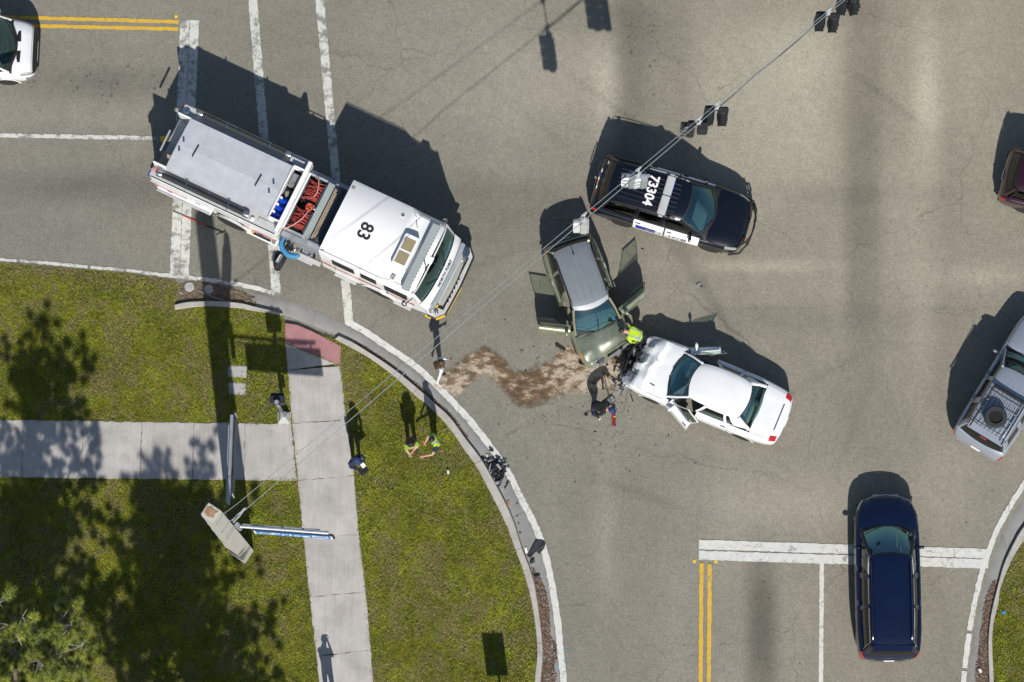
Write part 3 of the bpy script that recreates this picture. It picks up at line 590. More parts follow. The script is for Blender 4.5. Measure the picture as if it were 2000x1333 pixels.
MB().prism([tuple(G(x, y).xy) for x, y in ((-290, 818), (568, 831), (577, 938), (-295, 930))], -.06, .121).build('bedding', 'joint_grout', sw2)
TX = [-290, -180, -68, 45.6, 162.4, 277.8, 379, 479.5, 570.5]; BX = [-295, -185, -72, 44, 160, 275, 377, 477, 580]
for i in range(len(TX) - 1):
    yt = lambda x: 821 + .0155 * x; yb = lambda x: 934 + .011 * x; slab(sw2, [(TX[i], yt(TX[i])), (TX[i + 1], yt(TX[i + 1])), (BX[i + 1], yb(BX[i + 1])), (BX[i], yb(BX[i]))])
# tactile ramp: plates with raised domes
ramp = settling('kerb_ramp', 'red tactile paving of the kerb ramp')
RP = [(557.5, 633), (582, 637), (607.5, 648), (666.7, 678), (665, 713), (655.6, 713), (557.5, 671)]
def zr(p): return .04
mb = MB().prism([tuple(G(x, y).xy) for x, y in RP], -.05, .128); mb.build('ramp_plate', 'tactile', ramp)
RPp = [G(x, y).xy for x, y in RP]; dm = MB(); u = (G(666, 695) - G(580, 655)).xy.normalized(); v = Vector((-u.y, u.x)); o0 = G(557, 633).xy
for i in range(-30, 60):
    for j in range(-40, 30):
        p = o0 + u * i * .066 + v * j * .066
        if inside(np.array([p.x]), np.array([p.y]), RPp)[0]:
            dm.add([(p.x + .022 * math.cos(a), p.y + .022 * math.sin(a), .128) for a in (0, 1.57, 3.14, 4.71)] + [(p.x + .011 * math.cos(a), p.y + .011 * math.sin(a), .137) for a in (0, 1.57, 3.14, 4.71)], [(4, 5, 6, 7), (0, 1, 5, 4), (1, 2, 6, 5), (2, 3, 7, 6), (3, 0, 4, 7)])
tag(dm.build('truncated_domes', 'tactile', ramp), kind='stuff')
# scraped dirt and dead grass at the kerb's end
dr = MB(); pts = [(352, 556), (375, 550), (410, 552), (445, 562), (470, 570), (500, 578), (480, 590), (440, 591), (391, 590), (363, 592), (346, 597), (338, 580)]
pp = [G(x, y).xy for x, y in pts]; dr.prism([tuple(p + Vector((random.uniform(-.04, .04), random.uniform(-.04, .04)))) for p in resample(pp + [pp[0]], 60)[:-1]], -.02, .016); tag(dr.build('bare_dirt', 'dirt'), 'bare dirt with dead stems at the end of the kerb', kind='structure')
for i, (x, y, r, lab) in enumerate(((370, 561, .16, 'pale round concrete cap at the kerb end, the left of two'), (408, 566, .15, 'pale round concrete cap in the pole shadow, the right of two'))):
    p = G(x, y); tag(MB().lathe([(r, -.02), (r, .02), (r * .85, .035)], n=18).build('drain_cap', 'cover_lid', loc=(p.x, p.y, .005)), lab, 'drain cap')
for (px, lab) in (([(445, 715), (483, 716), (482, 740), (445, 739)], 'grey rectangular utility box lid in the lawn, the upper of two'), ([(446, 748), (482, 749), (482, 774), (447, 772)], 'grey rectangular utility box lid in the lawn, the lower of two')):
    c = sum((G(*q).xy for q in px), Vector((0, 0))) / 4; t = thing('utility_box', lab, 'utility box', (c.x, c.y, .08), group='utility box lids in the lawn')
    P = [G(*q).xy - c for q in px]; MB().prism([tuple(p) for p in P], 0, .035).build('frame', 'kerb_concrete', t, bevel=.006)
    MB().prism([tuple(p * .88) for p in P], .03, .045).build('lid', 'cover_lid', t, bevel=.005)
    for s in (-1, 1): MB().box((s * .17, 0, .046), (.07, .018, .004)).build('slot', 'joint_dark', t)
# ------------------------------------------------------------------ passenger cars
CC = [0, 1, 2, 3, 4, 5, 6, 7, 8]
class Car:
    """body surface P(x, c, side): x along the car, c from sill (0) over shoulder (4) to centre line (8)"""
    def __init__(s, st, zb=.27, sculpt=1.0):
        s.st = np.array(st, float); s.f = hermite(s.st[:, 0], s.st[:, 1:]); s.x0, s.x1 = s.st[0, 0], s.st[-1, 0]; s.zb = zb; s.sc = sculpt
        s.open = None; s.deform = None
    def P(s, x, c, side=1):
        w, zt, zs = s.f(x); zb = s.zb; h = zs - zb
        yy = [.94, .985, 1.0, .99, .955, .86, .60, .30, 0]
        zz = [zb, zb + .16 * h, zb + .45 * h, zb + .86 * h, zs, zs + .50 * (zt - zs), zs + .90 * (zt - zs), zt - .004, zt]
        i = min(int(c), 7); t = c - i; q = []
        for a in (yy, zz):
            p0, p1, p2, p3 = a[max(i - 1, 0)], a[i], a[i + 1], a[min(i + 2, 8)]
            if i == 7 and a is yy: p3 = -a[7]
            if i == 7 and a is zz: p3 = a[7]
            q.append(.5 * (2 * p1 + (p2 - p0) * t + (2 * p0 - 5 * p1 + 4 * p2 - p3) * t * t + (3 * p1 - p0 - 3 * p2 + p3) * t ** 3))
        v = Vector((x, side * w * q[0], q[1]))
        return s.deform(v) if s.deform else v
    def Nrm(s, x, c, side=1):
        e = .01; a = s.P(min(x + e, s.x1), c, side) - s.P(max(x - e, s.x0), c, side); b = s.P(x, min(c + .05, 8), side) - s.P(x, max(c - .05, 0), side); n = a.cross(b) * -side
        return n.normalized() if n.length > 1e-9 else Vector((0, 0, 1))
    def patch(s, xa, xb, ca, cb, side, off=.006, nx=6, nc=4, mi=0, both=False):
        mb = MB(); g = lambda u, v: s.P(xa + (xb - xa) * u, ca + (cb - ca) * v, side) + s.Nrm(xa + (xb - xa) * u, ca + (cb - ca) * v, side) * off
        mb.grid(g, nx, nc, mi); return mb
    def full(s, xa, xb, ca, off=0.0, nx=10, nc=5):
        """patch across the centre line from c=ca on one side to c=ca on the other"""
        mb = MB(); g = lambda u, v: (lambda c, sd: s.P(xa + (xb - xa) * u, c, sd) + s.Nrm(xa + (xb - xa) * u, c, sd) * off)(8 - abs(2 * v - 1) * (8 - ca), 1 if v < .5 else -1)
        return mb.grid(g, nx, nc * 2)
    def line(s, pts, side, w=.007, off=.004):
        P = []
        for (xa, ca), (xb, cb) in zip(pts, pts[1:]):
            for k in range(6): P.append((xa + (xb - xa) * k / 6, ca + (cb - ca) * k / 6))
        P.append(pts[-1]); Q = [s.P(x, c, side) + s.Nrm(x, c, side) * off for x, c in P]; N = [s.Nrm(x, c, side) for x, c in P]; vs = []
        for i, q in enumerate(Q):
            t = (Q[min(i + 1, len(Q) - 1)] - Q[max(i - 1, 0)]).normalized(); e = t.cross(N[i]).normalized() * w; vs += [q - e, q + e]
        return MB().add(vs, [(2 * i, 2 * i + 2, 2 * i + 3, 2 * i + 1) for i in range(len(Q) - 1)])

def wheel(parent, x, y, r=.36, wd=.24, spokes=5):
    s = 1 if y > 0 else -1; yy = y - s * wd / 2
    t = bpy.data.objects.new('wheel', None); COL.objects.link(t); t.parent = parent; t.location = (x, yy, r)
    MB().lathe([(r * .62, -wd / 2), (r * .9, -wd / 2), (r * .99, -wd * .36), (r, 0), (r * .99, wd * .36), (r * .9, wd / 2), (r * .62, wd / 2)], axis='Y', n=24).build('tyre', 'rubber', t, smooth=True)
    mb = MB().lathe([(r * .63, -wd * .3), (r * .66, wd * .46 * s), (r * .60, wd * .40 * s), (r * .58, -wd * .1)], axis='Y', n=20).lathe([(r * .16, s * wd * .15), (r * .14, s * wd * .38)], axis='Y', n=10)
    for k in range(spokes):
        a = 2 * math.pi * k / spokes; mb.box((math.cos(a) * r * .36, s * wd * .34, math.sin(a) * r * .36), (r * .52, .03, r * .16), ry=-a)
    mb.build('rim', 'alloy', t)

def seat(mb, x, y, z=.35, w=.5):
    mb.box((x, y, z + .12), (.50, w, .16)); mb.box((x - .27, y, z + .48), (.13, w, .62), ry=-.22); mb.box((x - .36, y, z + .86), (.09, w * .5, .17), ry=-.2)

def make_car(name, label, o, ang, spec, group=None):
    """o: world xy of the car's local origin"""
    S = spec; root = thing(name, label, S.get('cat', 'car'), (o[0], o[1], 0), R(ang), group); c = Car(S['st'], S.get('zb', .27)); c.deform = S.get('deform'); D = c.deform or (lambda v: v); pm = S['paint']
    gx0, gx1 = S['gx']; yb = S['yb']; zbelt = S['zbelt']; rx0, rx1 = S['rx']; wr = S['wr']; zr = S['zr']; wsb = S.get('ws_bulge', .22); rgb = S.get('rg_bulge', -.06)
    wx = S['wheels']; wrad = S.get('wr_', .37); cowl = S['cowl']; deck = S['deck']
    doors = S['doors']                      # list of (xa, xb) per side, front first
    opn = S.get('open', {})                 # (side, index) -> angle
    N = 64; H = 22; xs = [c.x0 + (c.x1 - c.x0) * i / N for i in range(N + 1)]
    nose = S.get('nose', .3)
    def cls(x, cc, side):
        if gx0 - .02 < x < gx1 + .05 and cc > 5.1: return None
        if cc < 3.6 and any(math.hypot(x - q, c.P(x, cc, side).z - wrad) < wrad + .045 for q in wx): return None
        if x > cowl and cc > 4.7 and x < c.x1 - nose * .45: return 'hood'
        if S.get('trunk') and x < S['trunk'] and cc > 5.0 and x > c.x0 + .12: return 'trunk_lid'
        for i, (xa, xb) in enumerate(doors):
            if xa < x < xb and .5 < cc < 4.95: return ('door', side, i)
        if cc < 2.6 and (x > c.x1 - nose or x < c.x0 + .28): return 'bumper' if x > 0.5 * (c.x0 + c.x1) else 'bumper_r'
        return 'body'
    parts = {}
    cs = [8 * j / H for j in range(H + 1)]
    for side in (1, -1):
        for i in range(N):
            for j in range(H):
                k = cls((xs[i] + xs[i + 1]) / 2, (cs[j] + cs[j + 1]) / 2, side)
                if k is None: continue
                parts.setdefault(k, []).append((side, i, j))
    def facemesh(lst, off=0.0, shift=None):
        idx = {}; mb = MB()
        def vid(side, i, j):
            key = (0 if j == H else side, i, j)
            if key not in idx:
                idx[key] = len(mb.v); p = c.P(xs[i], cs[j], side)
                if off: p = p + c.Nrm(xs[i], cs[j], side) * off
                mb.v.append(tuple(p))
            return idx[key]
        for side, i, j in lst:
            f = (vid(side, i, j), vid(side, i + 1, j), vid(side, i + 1, j + 1), vid(side, i, j + 1)); mb.f.append(f if side < 0 else f[::-1]); mb.mi.append(0)
        return mb
    for k in ('body', 'hood', 'trunk_lid', 'bumper', 'bumper_r'):
        if k in parts:
            mb = facemesh(parts[k])
            if k in ('body', 'bumper', 'bumper_r'):     # close the two ends
                for xi in ((0, N) if k == 'body' else (N,) if k == 'bumper' else (0,)):
                    for side in (1, -1):
                        js = [j for j in range(H + 1)]; ring = [c.P(xs[xi], cs[j], side) for j in js]; jc = int(H * 2.6 / 8)
                        seg = ring[:jc + 1] if k != 'body' else ring[jc:]
                        b = len(mb.v); mb.v += [tuple(p) for p in seg] + [(seg[0].x, 0, seg[0].z), (seg[-1].x, 0, seg[-1].z)]; n = len(seg); mb.f.append(tuple(range(b, b + n)) + (b + n + 1, b + n)); mb.mi.append(0)
            if S.get('crumple'): mb.v = [tuple(S['crumple'](Vector(p), k)) for p in mb.v]
            k = k.replace('_r', '') if k == 'bumper_r' else k; mb.build(k, S.get(k + '_mat', pm), root, smooth=(18 if S.get('crumple') and k == 'hood' else True))
    # ---- side windows: belt line to roof edge
    def B(x, side): 
        t = (x - gx0) / (gx1 - gx0); y = yb * (1 - S.get('taper', .06) * (2 * t - 1) ** 2 - S.get('tail_in', .05) * max(0, .25 - t) * 4 * .5)
        return D(Vector((x, side * y, zbelt + S.get('belt_rise', 0.0) * (1 - t))))
    def T(x, side):
        t = (x - rx0) / (rx1 - rx0); return D(Vector((x, side * wr * (1 - S.get('taper', .05) * abs(2 * t - 1) ** 3), zr - S.get('crown_x', .05) * (2 * t - 1) ** 2 - .045)))
    def sidequad(a, b, side, inset=0.0, off=0.0, n=4):
        """a, b: (x on belt, x on roof)"""
        def g(u, v):
            p = B(a[0] + (b[0] - a[0]) * u, side).lerp(T(a[1] + (b[1] - a[1]) * u, side), inset + (1 - 2 * inset) * v); nrm = Vector((0, side, .45)).normalized(); return p + nrm * (off + .035 * math.sin(math.pi * v))
        return g
    wins = S['windows']                     # list of ((xb,xr),(xb,xr), door index or None, glass)
    frames = MB(); trims = MB()
    door_roots = {}
    for side in (1, -1):
        for i, (xa, xb) in enumerate(doors):
            lst = parts.get(('door', side, i), []); hinge = D(Vector((xb, side * (c.f(xb)[0] - .03), 0))); a = opn.get((side, i), 0.0)
            outer = facemesh(lst); inner = facemesh(lst); inner.v = [(p[0], p[1] - side * .12, p[2]) for p in inner.v]
            mb = MB(); mb.merge(outer); mb2 = inner
            # rim closing outer and inner skins
            cnt = {}
            for f in outer.f:
                for p, q in zip(f, f[1:] + f[:1]): cnt[(min(p, q), max(p, q))] = cnt.get((min(p, q), max(p, q)), 0) + 1
            for (p, q), n_ in cnt.items():
                if n_ == 1: mb.add([outer.v[p], outer.v[q], inner.v[q], inner.v[p]], [(0, 1, 2, 3)])
            d = mb.build('door', S.get('door_mat', {}).get(side, pm), root, smooth=True, deform=lambda v, h=hinge: v - h, loc=hinge, rot=(0, 0, R(a)))
            mb2.build('door_trim', S.get('trim', 'seat_cloth'), d, smooth=True, deform=lambda v, h=hinge: v - h)
            door_roots[(side, i)] = (d, hinge)
            xh = xa + .16; p = c.P(xh, 4.15, side) + Vector((0, side * .012, 0)); MB().box(p - hinge, (.17, .035, .035)).build('handle', S.get('handle', pm), d, bevel=.008)
        for (a, b, di, gm) in wins:
            g = sidequad(a, b, side); gl_ = MB().grid(sidequad(a, b, side, .05, -.005), 5, 4)
            fr = MB(); w_ = S.get('frame_w', .035); fo = .012
            for (u0, u1, v0, v1) in ((0, 1, .90, 1.0), (0, 1, 0, .07)):
                gg = sidequad(a, b, side, 0, fo); fr.grid(lambda u, v: gg(u0 + (u1 - u0) * u, v0 + (v1 - v0) * v), 6, 1)
            for e in (0, 1):
                L = abs(b[0] - a[0]) + 1e-6; k = min(.3, w_ / L); gg = sidequad(a, b, side, 0, fo); fr.grid(lambda u, v: gg((1 - k if e else 0) + k * u, v), 1, 5)
            if di is not None and (side, di) in door_roots:
                d, hinge = door_roots[(side, di)]; wo = gl_.build('window', gm, d, smooth=True, deform=lambda v, h=hinge: v - h); fr.build('window_frame', S.get('frame_mat', 'black_plastic'), d, deform=lambda v, h=hinge: v - h)
            else:
                wo = gl_.build('window', gm, root, smooth=True); fr.build('window_frame', S.get('frame_mat', 'black_plastic'), root)
    if frames.f: frames.build('window_frame', S.get('frame_mat', 'black_plastic'), root)
    # ---- pillars
    for side in (1, -1):
        for (a, b) in S['pillars']:
            MB().grid(sidequad(a, b, side, 0, .018), 2, 6).build('pillar', S.get('pillar_mat', pm), root, smooth=True)
        for (e0, e1) in ((B(gx1, side), T(rx1, side)),):
            pts = [e0 + Vector((.05, 0, -.03)), e0.lerp(e1, .5) + Vector((0, side * .01, .03)), e1]; MB().tube(pts, [.04, .036, .04], 8).build('pillar', pm, root, smooth=True)
        e0, e1 = B(gx0, side), T(rx0, side); MB().tube([e0, e0.lerp(e1, .5) + Vector((-.02 * 0, side * .01, .01)), e1], S.get('cp', .045), 8).build('pillar', pm, root, smooth=True)
    # ---- roof
    def roofp(u, v, dz=0.0):
        y = (2 * u - 1); side = 1 if y > 0 else -1; x = rx0 + (rx1 - rx0) * v; e = T(x, side if y else 1); bul = S.get('roof_bulge', .06) * (1 - y * y) * math.sin(math.pi * min(max(v, 0), 1) * .0 + math.pi / 2)
        xx = e.x + (S.get('roof_front', .09) * (v ** 6) - S.get('roof_rear', .05) * ((1 - v) ** 6)) * (1 - y * y)
        t = (2 * v - 1); z = e.z + .045 * (1 - abs(y) ** 8) + bul * (1 - t ** 4 * .35) + dz
        z -= .03 * (t ** 8)
        return Vector((xx, e.y * abs(y) if y else 0.0, z)) if False else Vector((xx, (T(x, 1).y - T(x, -1).y) / 2 * y + (T(x, 1).y + T(x, -1).y) / 2, z))
    MB().grid(lambda u, v: roofp(u, v), 18, 22).build('roof', S.get('roof_mat', pm), root, smooth=True)
    for (ya, w_) in S.get('ribs', []):
        MB().grid(lambda u, v: roofp(.5 + (ya + (2 * u - 1) * w_) / (2 * wr), .08 + .8 * v, .004 + .006 * (1 - abs(2 * u - 1))), 2, 12).build('roof_rib', S.get('rib_mat', S.get('roof_mat', pm)), root, smooth=True)
    # ---- windshield and rear glass
    def ws(u, v, off=0.0):
        y = 2 * u - 1; p0 = B(gx1, 1).lerp(B(gx1, -1), u) + Vector((wsb * (1 - y * y), 0, .02)); side = 1
        p1 = T(rx1, 1).lerp(T(rx1, -1), u) + Vector((S.get('roof_front', .09) * (1 - y * y), 0, .045 * (1 - abs(y) ** 8) + S.get('roof_bulge', .06) * (1 - y * y) * .65 - .03)); p = p0.lerp(p1, v)
        return p + Vector((.5, 0, .8)).normalized() * (off + .03 * math.sin(math.pi * v))
    k = .0
    MB().grid(lambda u, v: ws(u, v, -.012), 12, 6).build('windshield_surround', 'black_plastic', root, smooth=True) if False else None
    W = MB().grid(lambda u, v: ws(.035 + .93 * u, .05 + .92 * v), 14, 8).build('windshield', S.get('ws_mat', 'glass_wind'), root, smooth=True)
    fr = MB()
    for (u0, u1, v0, v1) in ((0, 1, -.02, .055), (0, 1, .955, 1.0), (0, .045, 0, 1), (.955, 1, 0, 1)): fr.grid(lambda u, v: ws(u0 + (u1 - u0) * u, v0 + (v1 - v0) * v, .004), 14 if u1 - u0 > .5 else 1, 1 if u1 - u0 > .5 else 8)
    fr.build('windshield_frame', 'black_plastic', root, smooth=True)
    # cowl panel between hood and glass, dashboard
    MB().grid(lambda u, v: ws(u, -.02, .0).lerp(c.P(cowl, 4.4 + (1 - abs(2 * u - 1)) * 3.6, 1 if u < .5 else -1) + Vector((.02, 0, -.012)), v), 14, 2).build('cowl_panel', 'black_plastic', root, smooth=True)
    for sgn in (1, -1):
        q = [ws(.5 - sgn * .10 * 1 + (0.02 if sgn > 0 else 0.0), .02, .025), ws(.5 - sgn * .28, .10, .025), ws(.5 - sgn * .45 + (.1 if sgn < 0 else 0), .16, .022)]
        MB().tube(q, .010, 5).build('wiper', 'black_plastic', root)
    def rg(u, v, off=0.0):
        y = 2 * u - 1; p0 = B(gx0, 1).lerp(B(gx0, -1), u) + Vector((rgb * (1 - y * y), 0, S.get('rg_lift', 0.0))); p1 = T(rx0, 1).lerp(T(rx0, -1), u) + Vector((-S.get('roof_rear', .05) * (1 - y * y), 0, .045 * (1 - abs(y) ** 8) + S.get('roof_bulge', .06) * (1 - y * y) * .65 - .03)); p = p0.lerp(p1, v)
        return p + Vector((-.6, 0, .6)).normalized() * (off + .03 * math.sin(math.pi * v))
    MB().grid(lambda u, v: rg(.06 + .88 * u, .08 + .84 * v), 12, 6).build('rear_window', S.get('rg_mat', 'glass_dark'), root, smooth=True)
    fr = MB(); ge = S.get('rg_frame', .07)
    for (u0, u1, v0, v1) in ((0, 1, -.03, ge + .02), (0, 1, 1 - ge - .02, 1.0), (0, ge, 0, 1), (1 - ge, 1, 0, 1)): fr.grid(lambda u, v: rg(u0 + (u1 - u0) * u, v0 + (v1 - v0) * v, .004), 12 if u1 - u0 > .5 else 1, 1 if u1 - u0 > .5 else 8)
    fr.build('rear_window_frame', S.get('rgf_mat', 'black_plastic'), root, smooth=True)
    # ---- interior
    ins = MB(); ins.box(((gx0 + gx1) / 2, 0, .33), (gx1 - gx0 + .3, yb * 1.9, .04)); ins.box((gx1 - .12, 0, zbelt - .30), (.05, yb * 1.85, .5)); ins.build('cabin_floor', S.get('trim', 'seat_cloth'), root)
    MB().grid(lambda u, v: Vector((gx1 - .42 + (.42 + wsb * (1 - (2 * u - 1) ** 2) * .9) * v, (1 - 2 * u) * yb * .93, zbelt - .05 + .03 * math.sin(v * 3))), 12, 4).build('dashboard', S.get('dash', 'dash_grey'), root, smooth=True)
    sx = S.get('seat_x', gx1 - 1.25)
    for y in (.38, -.38):
        m_ = MB(); seat(m_, sx, y); m_.build('seat', S.get('seats', 'seat_cloth'), root, bevel=.03)
    m_ = MB(); m_.box((sx - .95, 0, .47), (.5, 1.25, .16)); m_.box((sx - 1.25, 0, .82), (.13, 1.25, .6), ry=-.22); m_.build('rear_bench', S.get('seats', 'seat_cloth'), root, bevel=.03)
    mb = MB(); 
    for i in range(20):
        a0, a1 = i * math.pi / 10, (i + 1) * math.pi / 10; f = lambda a: (sx + .50 + .07 * math.sin(a), .38 + .185 * math.cos(a), .92 + .17 * math.sin(a)); mb.tube([f(a0), f(a1)], .014, 5)
    mb.box((sx + .50, .38, .92), (.04, .34, .05)); mb.build('steering_wheel', 'black_plastic', root)
    # ---- undertray, wheels, wheel wells
    MB().box(((c.x0 + c.x1) / 2, 0, .26), (c.x1 - c.x0 - .5, c.f(0)[0] * 1.7, .06)).build('underbody', 'dark_cavity', root)
    for x in wx:
        for side in (1, -1):
            y = side * (c.f(x)[0] - .015); wheel(root, D(Vector((x, y, 0))).x if c.deform else x, y, wrad - .02, .23)
            lip = MB(); lip.grid(lambda u, v: Vector((x + (wrad + .015 + .07 * v) * math.cos(math.pi * u), side * (c.f(x)[0] * 1.0 + .004 - .01 * v), wrad - .02 + (wrad + .015 + .07 * v) * math.sin(math.pi * u) * .98)), 14, 1); lip.build('wheel_arch', S.get('arch_mat', pm), root, deform=c.deform, smooth=True)
            MB().lathe([(wrad + .05, -.28 * side), (wrad + .05, 0)], axis='Y', n=18).build('wheel_well', 'dark_cavity', root, deform=lambda v, x=x, y=y: D(v + Vector((x, y - side * .06, wrad - .02))))
    # ---- panel gaps
    gaps = MB()
    for side in (1, -1):
        for (xa, xb) in doors:
            i = doors.index((xa, xb))
            if (side, i) in opn: continue
            gaps.merge(c.line([(xa, 4.9), (xa, .5), (xb, .5), (xb, 4.9)], side, .006))
        gaps.merge(c.line([(cowl, 4.75), (c.x1 - nose * .45, 4.75)], side, .006)); gaps.merge(c.line([(c.x1 - nose * .45, 4.75), (c.x1 - nose * .45, 8)], side, .006))
        if S.get('trunk'): gaps.merge(c.line([(S['trunk'], 8), (S['trunk'], 5.05), (c.x0 + .12, 5.05)], side, .005))
    if not S.get('nogap'): gaps.build('panel_gap', 'dark_cavity', root)
    # ---- lights, grille, mirrors, plate
    for side in (1, -1):
        hl = S.get('headlight')
        if hl and (side, 'h') not in S.get('missing', ()): c.patch(hl[0], hl[1], hl[2], hl[3], side, .007).build('headlight', 'clear_lens', root, smooth=True)
        tl = S.get('taillight')
        if tl: c.patch(tl[0], tl[1], tl[2], tl[3], side, .009).build('tail_light', 'red_lens', root, smooth=True)
        mx, my = S['mirror']; a = opn.get((side, 0), 0.0); base = Vector((mx, side * my, zbelt + .06)); par, hinge = (door_roots[(side, 0)] if a else (root, Vector((0, 0, 0))))
        m_ = MB().ball((mx, side * (my + .10), zbelt + .07), (.055, .10, .07), 12); m_.tube([(mx, side * (my - .08), zbelt), (mx, side * (my + .05), zbelt + .05)], .028, 6); m_.build('mirror', S.get('mirror_mat', pm), par, smooth=True, deform=lambda v, h=hinge: D(v) - h)
    if S.get('grille'):
        g_ = S['grille']; mb = MB(); 
        for k_ in range(5): mb.box((c.x1 - .01, 0, .42 + k_ * .055), (.05, g_, .018))
        mb.build('grille', S.get('grille_mat', 'chrome'), root)
    MB().box((c.x0 - .012, 0, .62), (.02, .32, .16)).build('licence_plate', 'letter_white', root)
    for side in (1, -1):
        if S.get('rails'):
            m_ = MB(); ya = S['rails']; x0_, x1_ = S.get('rail_x', (rx0 + .12, rx1 - .3)); f = lambda t, z: Vector((x0_ + (x1_ - x0_) * t, side * ya, zr + z - S.get('crown_x', .05) * (2 * (x0_ + (x1_ - x0_) * t - rx0) / (rx1 - rx0) - 1) ** 2))
            m_.tube([D(f(0, -.01)), D(f(.04, .05))] + [D(f(.1 + .08 * k_, .06)) for k_ in range(11)] + [D(f(.96, .05)), D(f(1, -.01))], S.get('rail_r', .02), 6); m_.box(D(f(.1, .02)), (.1, .05, .07)).box(D(f(.9, .02)), (.1, .05, .07)); m_.build('roof_rail', S.get('rail_mat', 'black_plastic'), root, smooth=True)
    root['_car'] = 1; del root['_car']
    return root, c, roofp, ws, B, T, door_roots

# ---- navy SUV waiting at the stop line
NAVY = dict(st=[(-2.54, .50, .62, .52), (-2.50, .74, .72, .62), (-2.42, .87, .98, .88), (-2.25, .95, 1.08, 1.0), (-1.5, 1.01, 1.12, 1.04), (0, 1.02, 1.10, 1.02), (1.1, 1.01, 1.08, 1.0), (1.62, .995, 1.07, .95), (2.0, .96, 1.02, .87), (2.25, .89, .94, .79), (2.44, .76, .86, .70), (2.56, .56, .79, .64), (2.63, .30, .72, .58)],
    paint='navy_paint', cat='SUV', gx=(-2.36, 1.40), yb=.90, zbelt=1.04, belt_rise=.08, rx=(-2.16, .58), wr=.675, zr=1.78, wheels=(-1.50, 1.60), wr_=.39, cowl=1.66, deck=-2.4, doors=[(.12, 1.28), (-.95, .10)], ws_bulge=.24, rgb=-.06, roof_bulge=.035,
    windows=[((.14, .0), (1.22, .56), 0, 'glass_side'), ((-.92, -.92), (.10, -.04), 1, 'glass_dark'), ((-2.25, -2.08), (-.98, -.98), None, 'glass_dark')], pillars=[((-.02, -.10), (.16, .02)), ((-1.02, -1.02), (-.90, -.90))], frame_mat='chrome', frame_w=.02,
    mirror=(.93, .93), headlight=(2.12, 2.46, 3.5, 4.6), taillight=(-2.48, -2.28, 3.0, 4.35), grille=.8, rails=.60, rail_mat='navy_paint', rail_r=.028, handle='chrome', rail_x=(-2.0, .42), seats='seat_tan', trim='seat_tan', dash='dash_grey')
navy = make_car('suv', 'dark navy blue SUV stopped over the white stop line at the lower right', (11.67, -7.65), 90, NAVY)
r_, c_, roofp, ws, B_, T_, dr_ = navy
MB().grid(lambda u, v: Vector((-2.16 - .18 * v, (1 - 2 * u) * (.62 - .02 * v), 1.735 - .02 * v + .02 * (1 - (2 * u - 1) ** 2))), 10, 3).build('spoiler', 'navy_paint', r_, smooth=True)
MB().tube([(-2.50, .80 * math.sin(t), .63 ) for t in (-1, -.5, 0, .5, 1)], .03, 6).build('bumper_trim', 'chrome', r_, smooth=True)
MB().box((-1.95, 0, 1.80), (.13, .03, .05), taper=.4).build('antenna', 'black_plastic', r_)
MB().tube([(2.44, .66, .80), (2.56, .4, .78), (2.61, 0, .77), (2.56, -.4, .78), (2.44, -.66, .80)], .015, 6).build('hood_trim', 'chrome', r_, smooth=True)

# ---- white sedan, front crushed, three doors shut or ajar
def sedan_crumple(p, k):
    if p.x > 1.35 and k in ('hood', 'body', 'bumper'):
        n = mnoise.noise(Vector((p.x * 2.6, p.y * 2.2, 1.3))); n2 = mnoise.noise(Vector((p.x * 6, p.y * 5, 7.3))); w_ = min(1, (p.x - 1.35) / .8)
        dz = 0.13 * w_ * (abs(n) * 1.6 - .25) + .05 * w_ * (abs(n2) - .2)
        if k == 'hood' and p.x > 1.62 + .12 * p.y: 
            q = p.x - (1.62 + .12 * p.y); dz += .10 * math.sin(min(q / .22, 1) * 1.57) - .42 * max(0, q - .22)
        p = Vector((p.x + .05 * w_ * n2 - (.10 * w_ if p.y < 0 else 0), p.y, p.z + dz))
    return p
SEDAN = dict(st=[(-2.74, .48, .70, .60), (-2.69, .72, .82, .72), (-2.56, .85, .92, .82), (-2.2, .93, .98, .88), (-1.4, .99, 1.02, .90), (0, 1.0, 1.0, .90), (1.0, .99, 1.0, .90), (1.5, .975, .99, .88), (2.0, .94, .95, .84), (2.22, .91, .88, .78), (2.34, .86, .74, .66)],
    paint='white_paint', taper=.10, gx=(-1.74, .98), yb=.84, zbelt=.97, rx=(-1.30, .36), wr=.64, zr=1.47, wheels=(-1.62, 1.45), wr_=.35, cowl=1.12, deck=-1.75, doors=[(-.08, .95), (-1.12, -.10)], ws_bulge=.20, rg_bulge=-.12, roof_bulge=.045, roof_rear=.12, roof_front=.14, nose=.12, crumple=sedan_crumple, nogap=False,
    windows=[((.02, -.22), (.84, .28), 0, 'glass_side'), ((-.98, -.86), (.0, -.26), 1, 'glass_side'), ((-1.30, -1.02), (-1.02, -.90), None, 'glass_side')], pillars=[((-.03, -.30), (.05, -.20)), ((-1.72, -1.29), (-1.28, -1.02)), ((-1.03, -.92), (-.97, -.86))], frame_mat='white_paint', frame_w=.03, cp=.06,
    mirror=(.72, .90), trunk=-1.76, taillight=(-2.64, -2.44, 4.4, 5.55), open={(1, 0): -27, (-1, 0): 24}, rg_mat='glass_wind', seats='seat_tan', trim='seat_tan', dash='dash_grey', handle='chrome', rg_frame=.05, seat_x=-.30)
sed = make_car('sedan', 'white sedan with its crushed front end and open front doors', (6.04 + .04, -1.58 - .06), 157.2, SEDAN)
r_, c_, roofp, ws, B_, T_, dr_ = sed
MB().grid(lambda u, v: Vector((-1.22 - .42 * v, .68 - 1.36 * u, 1.0)), 6, 2).build('parcel_shelf', 'grey_plastic', r_)
ab = MB()
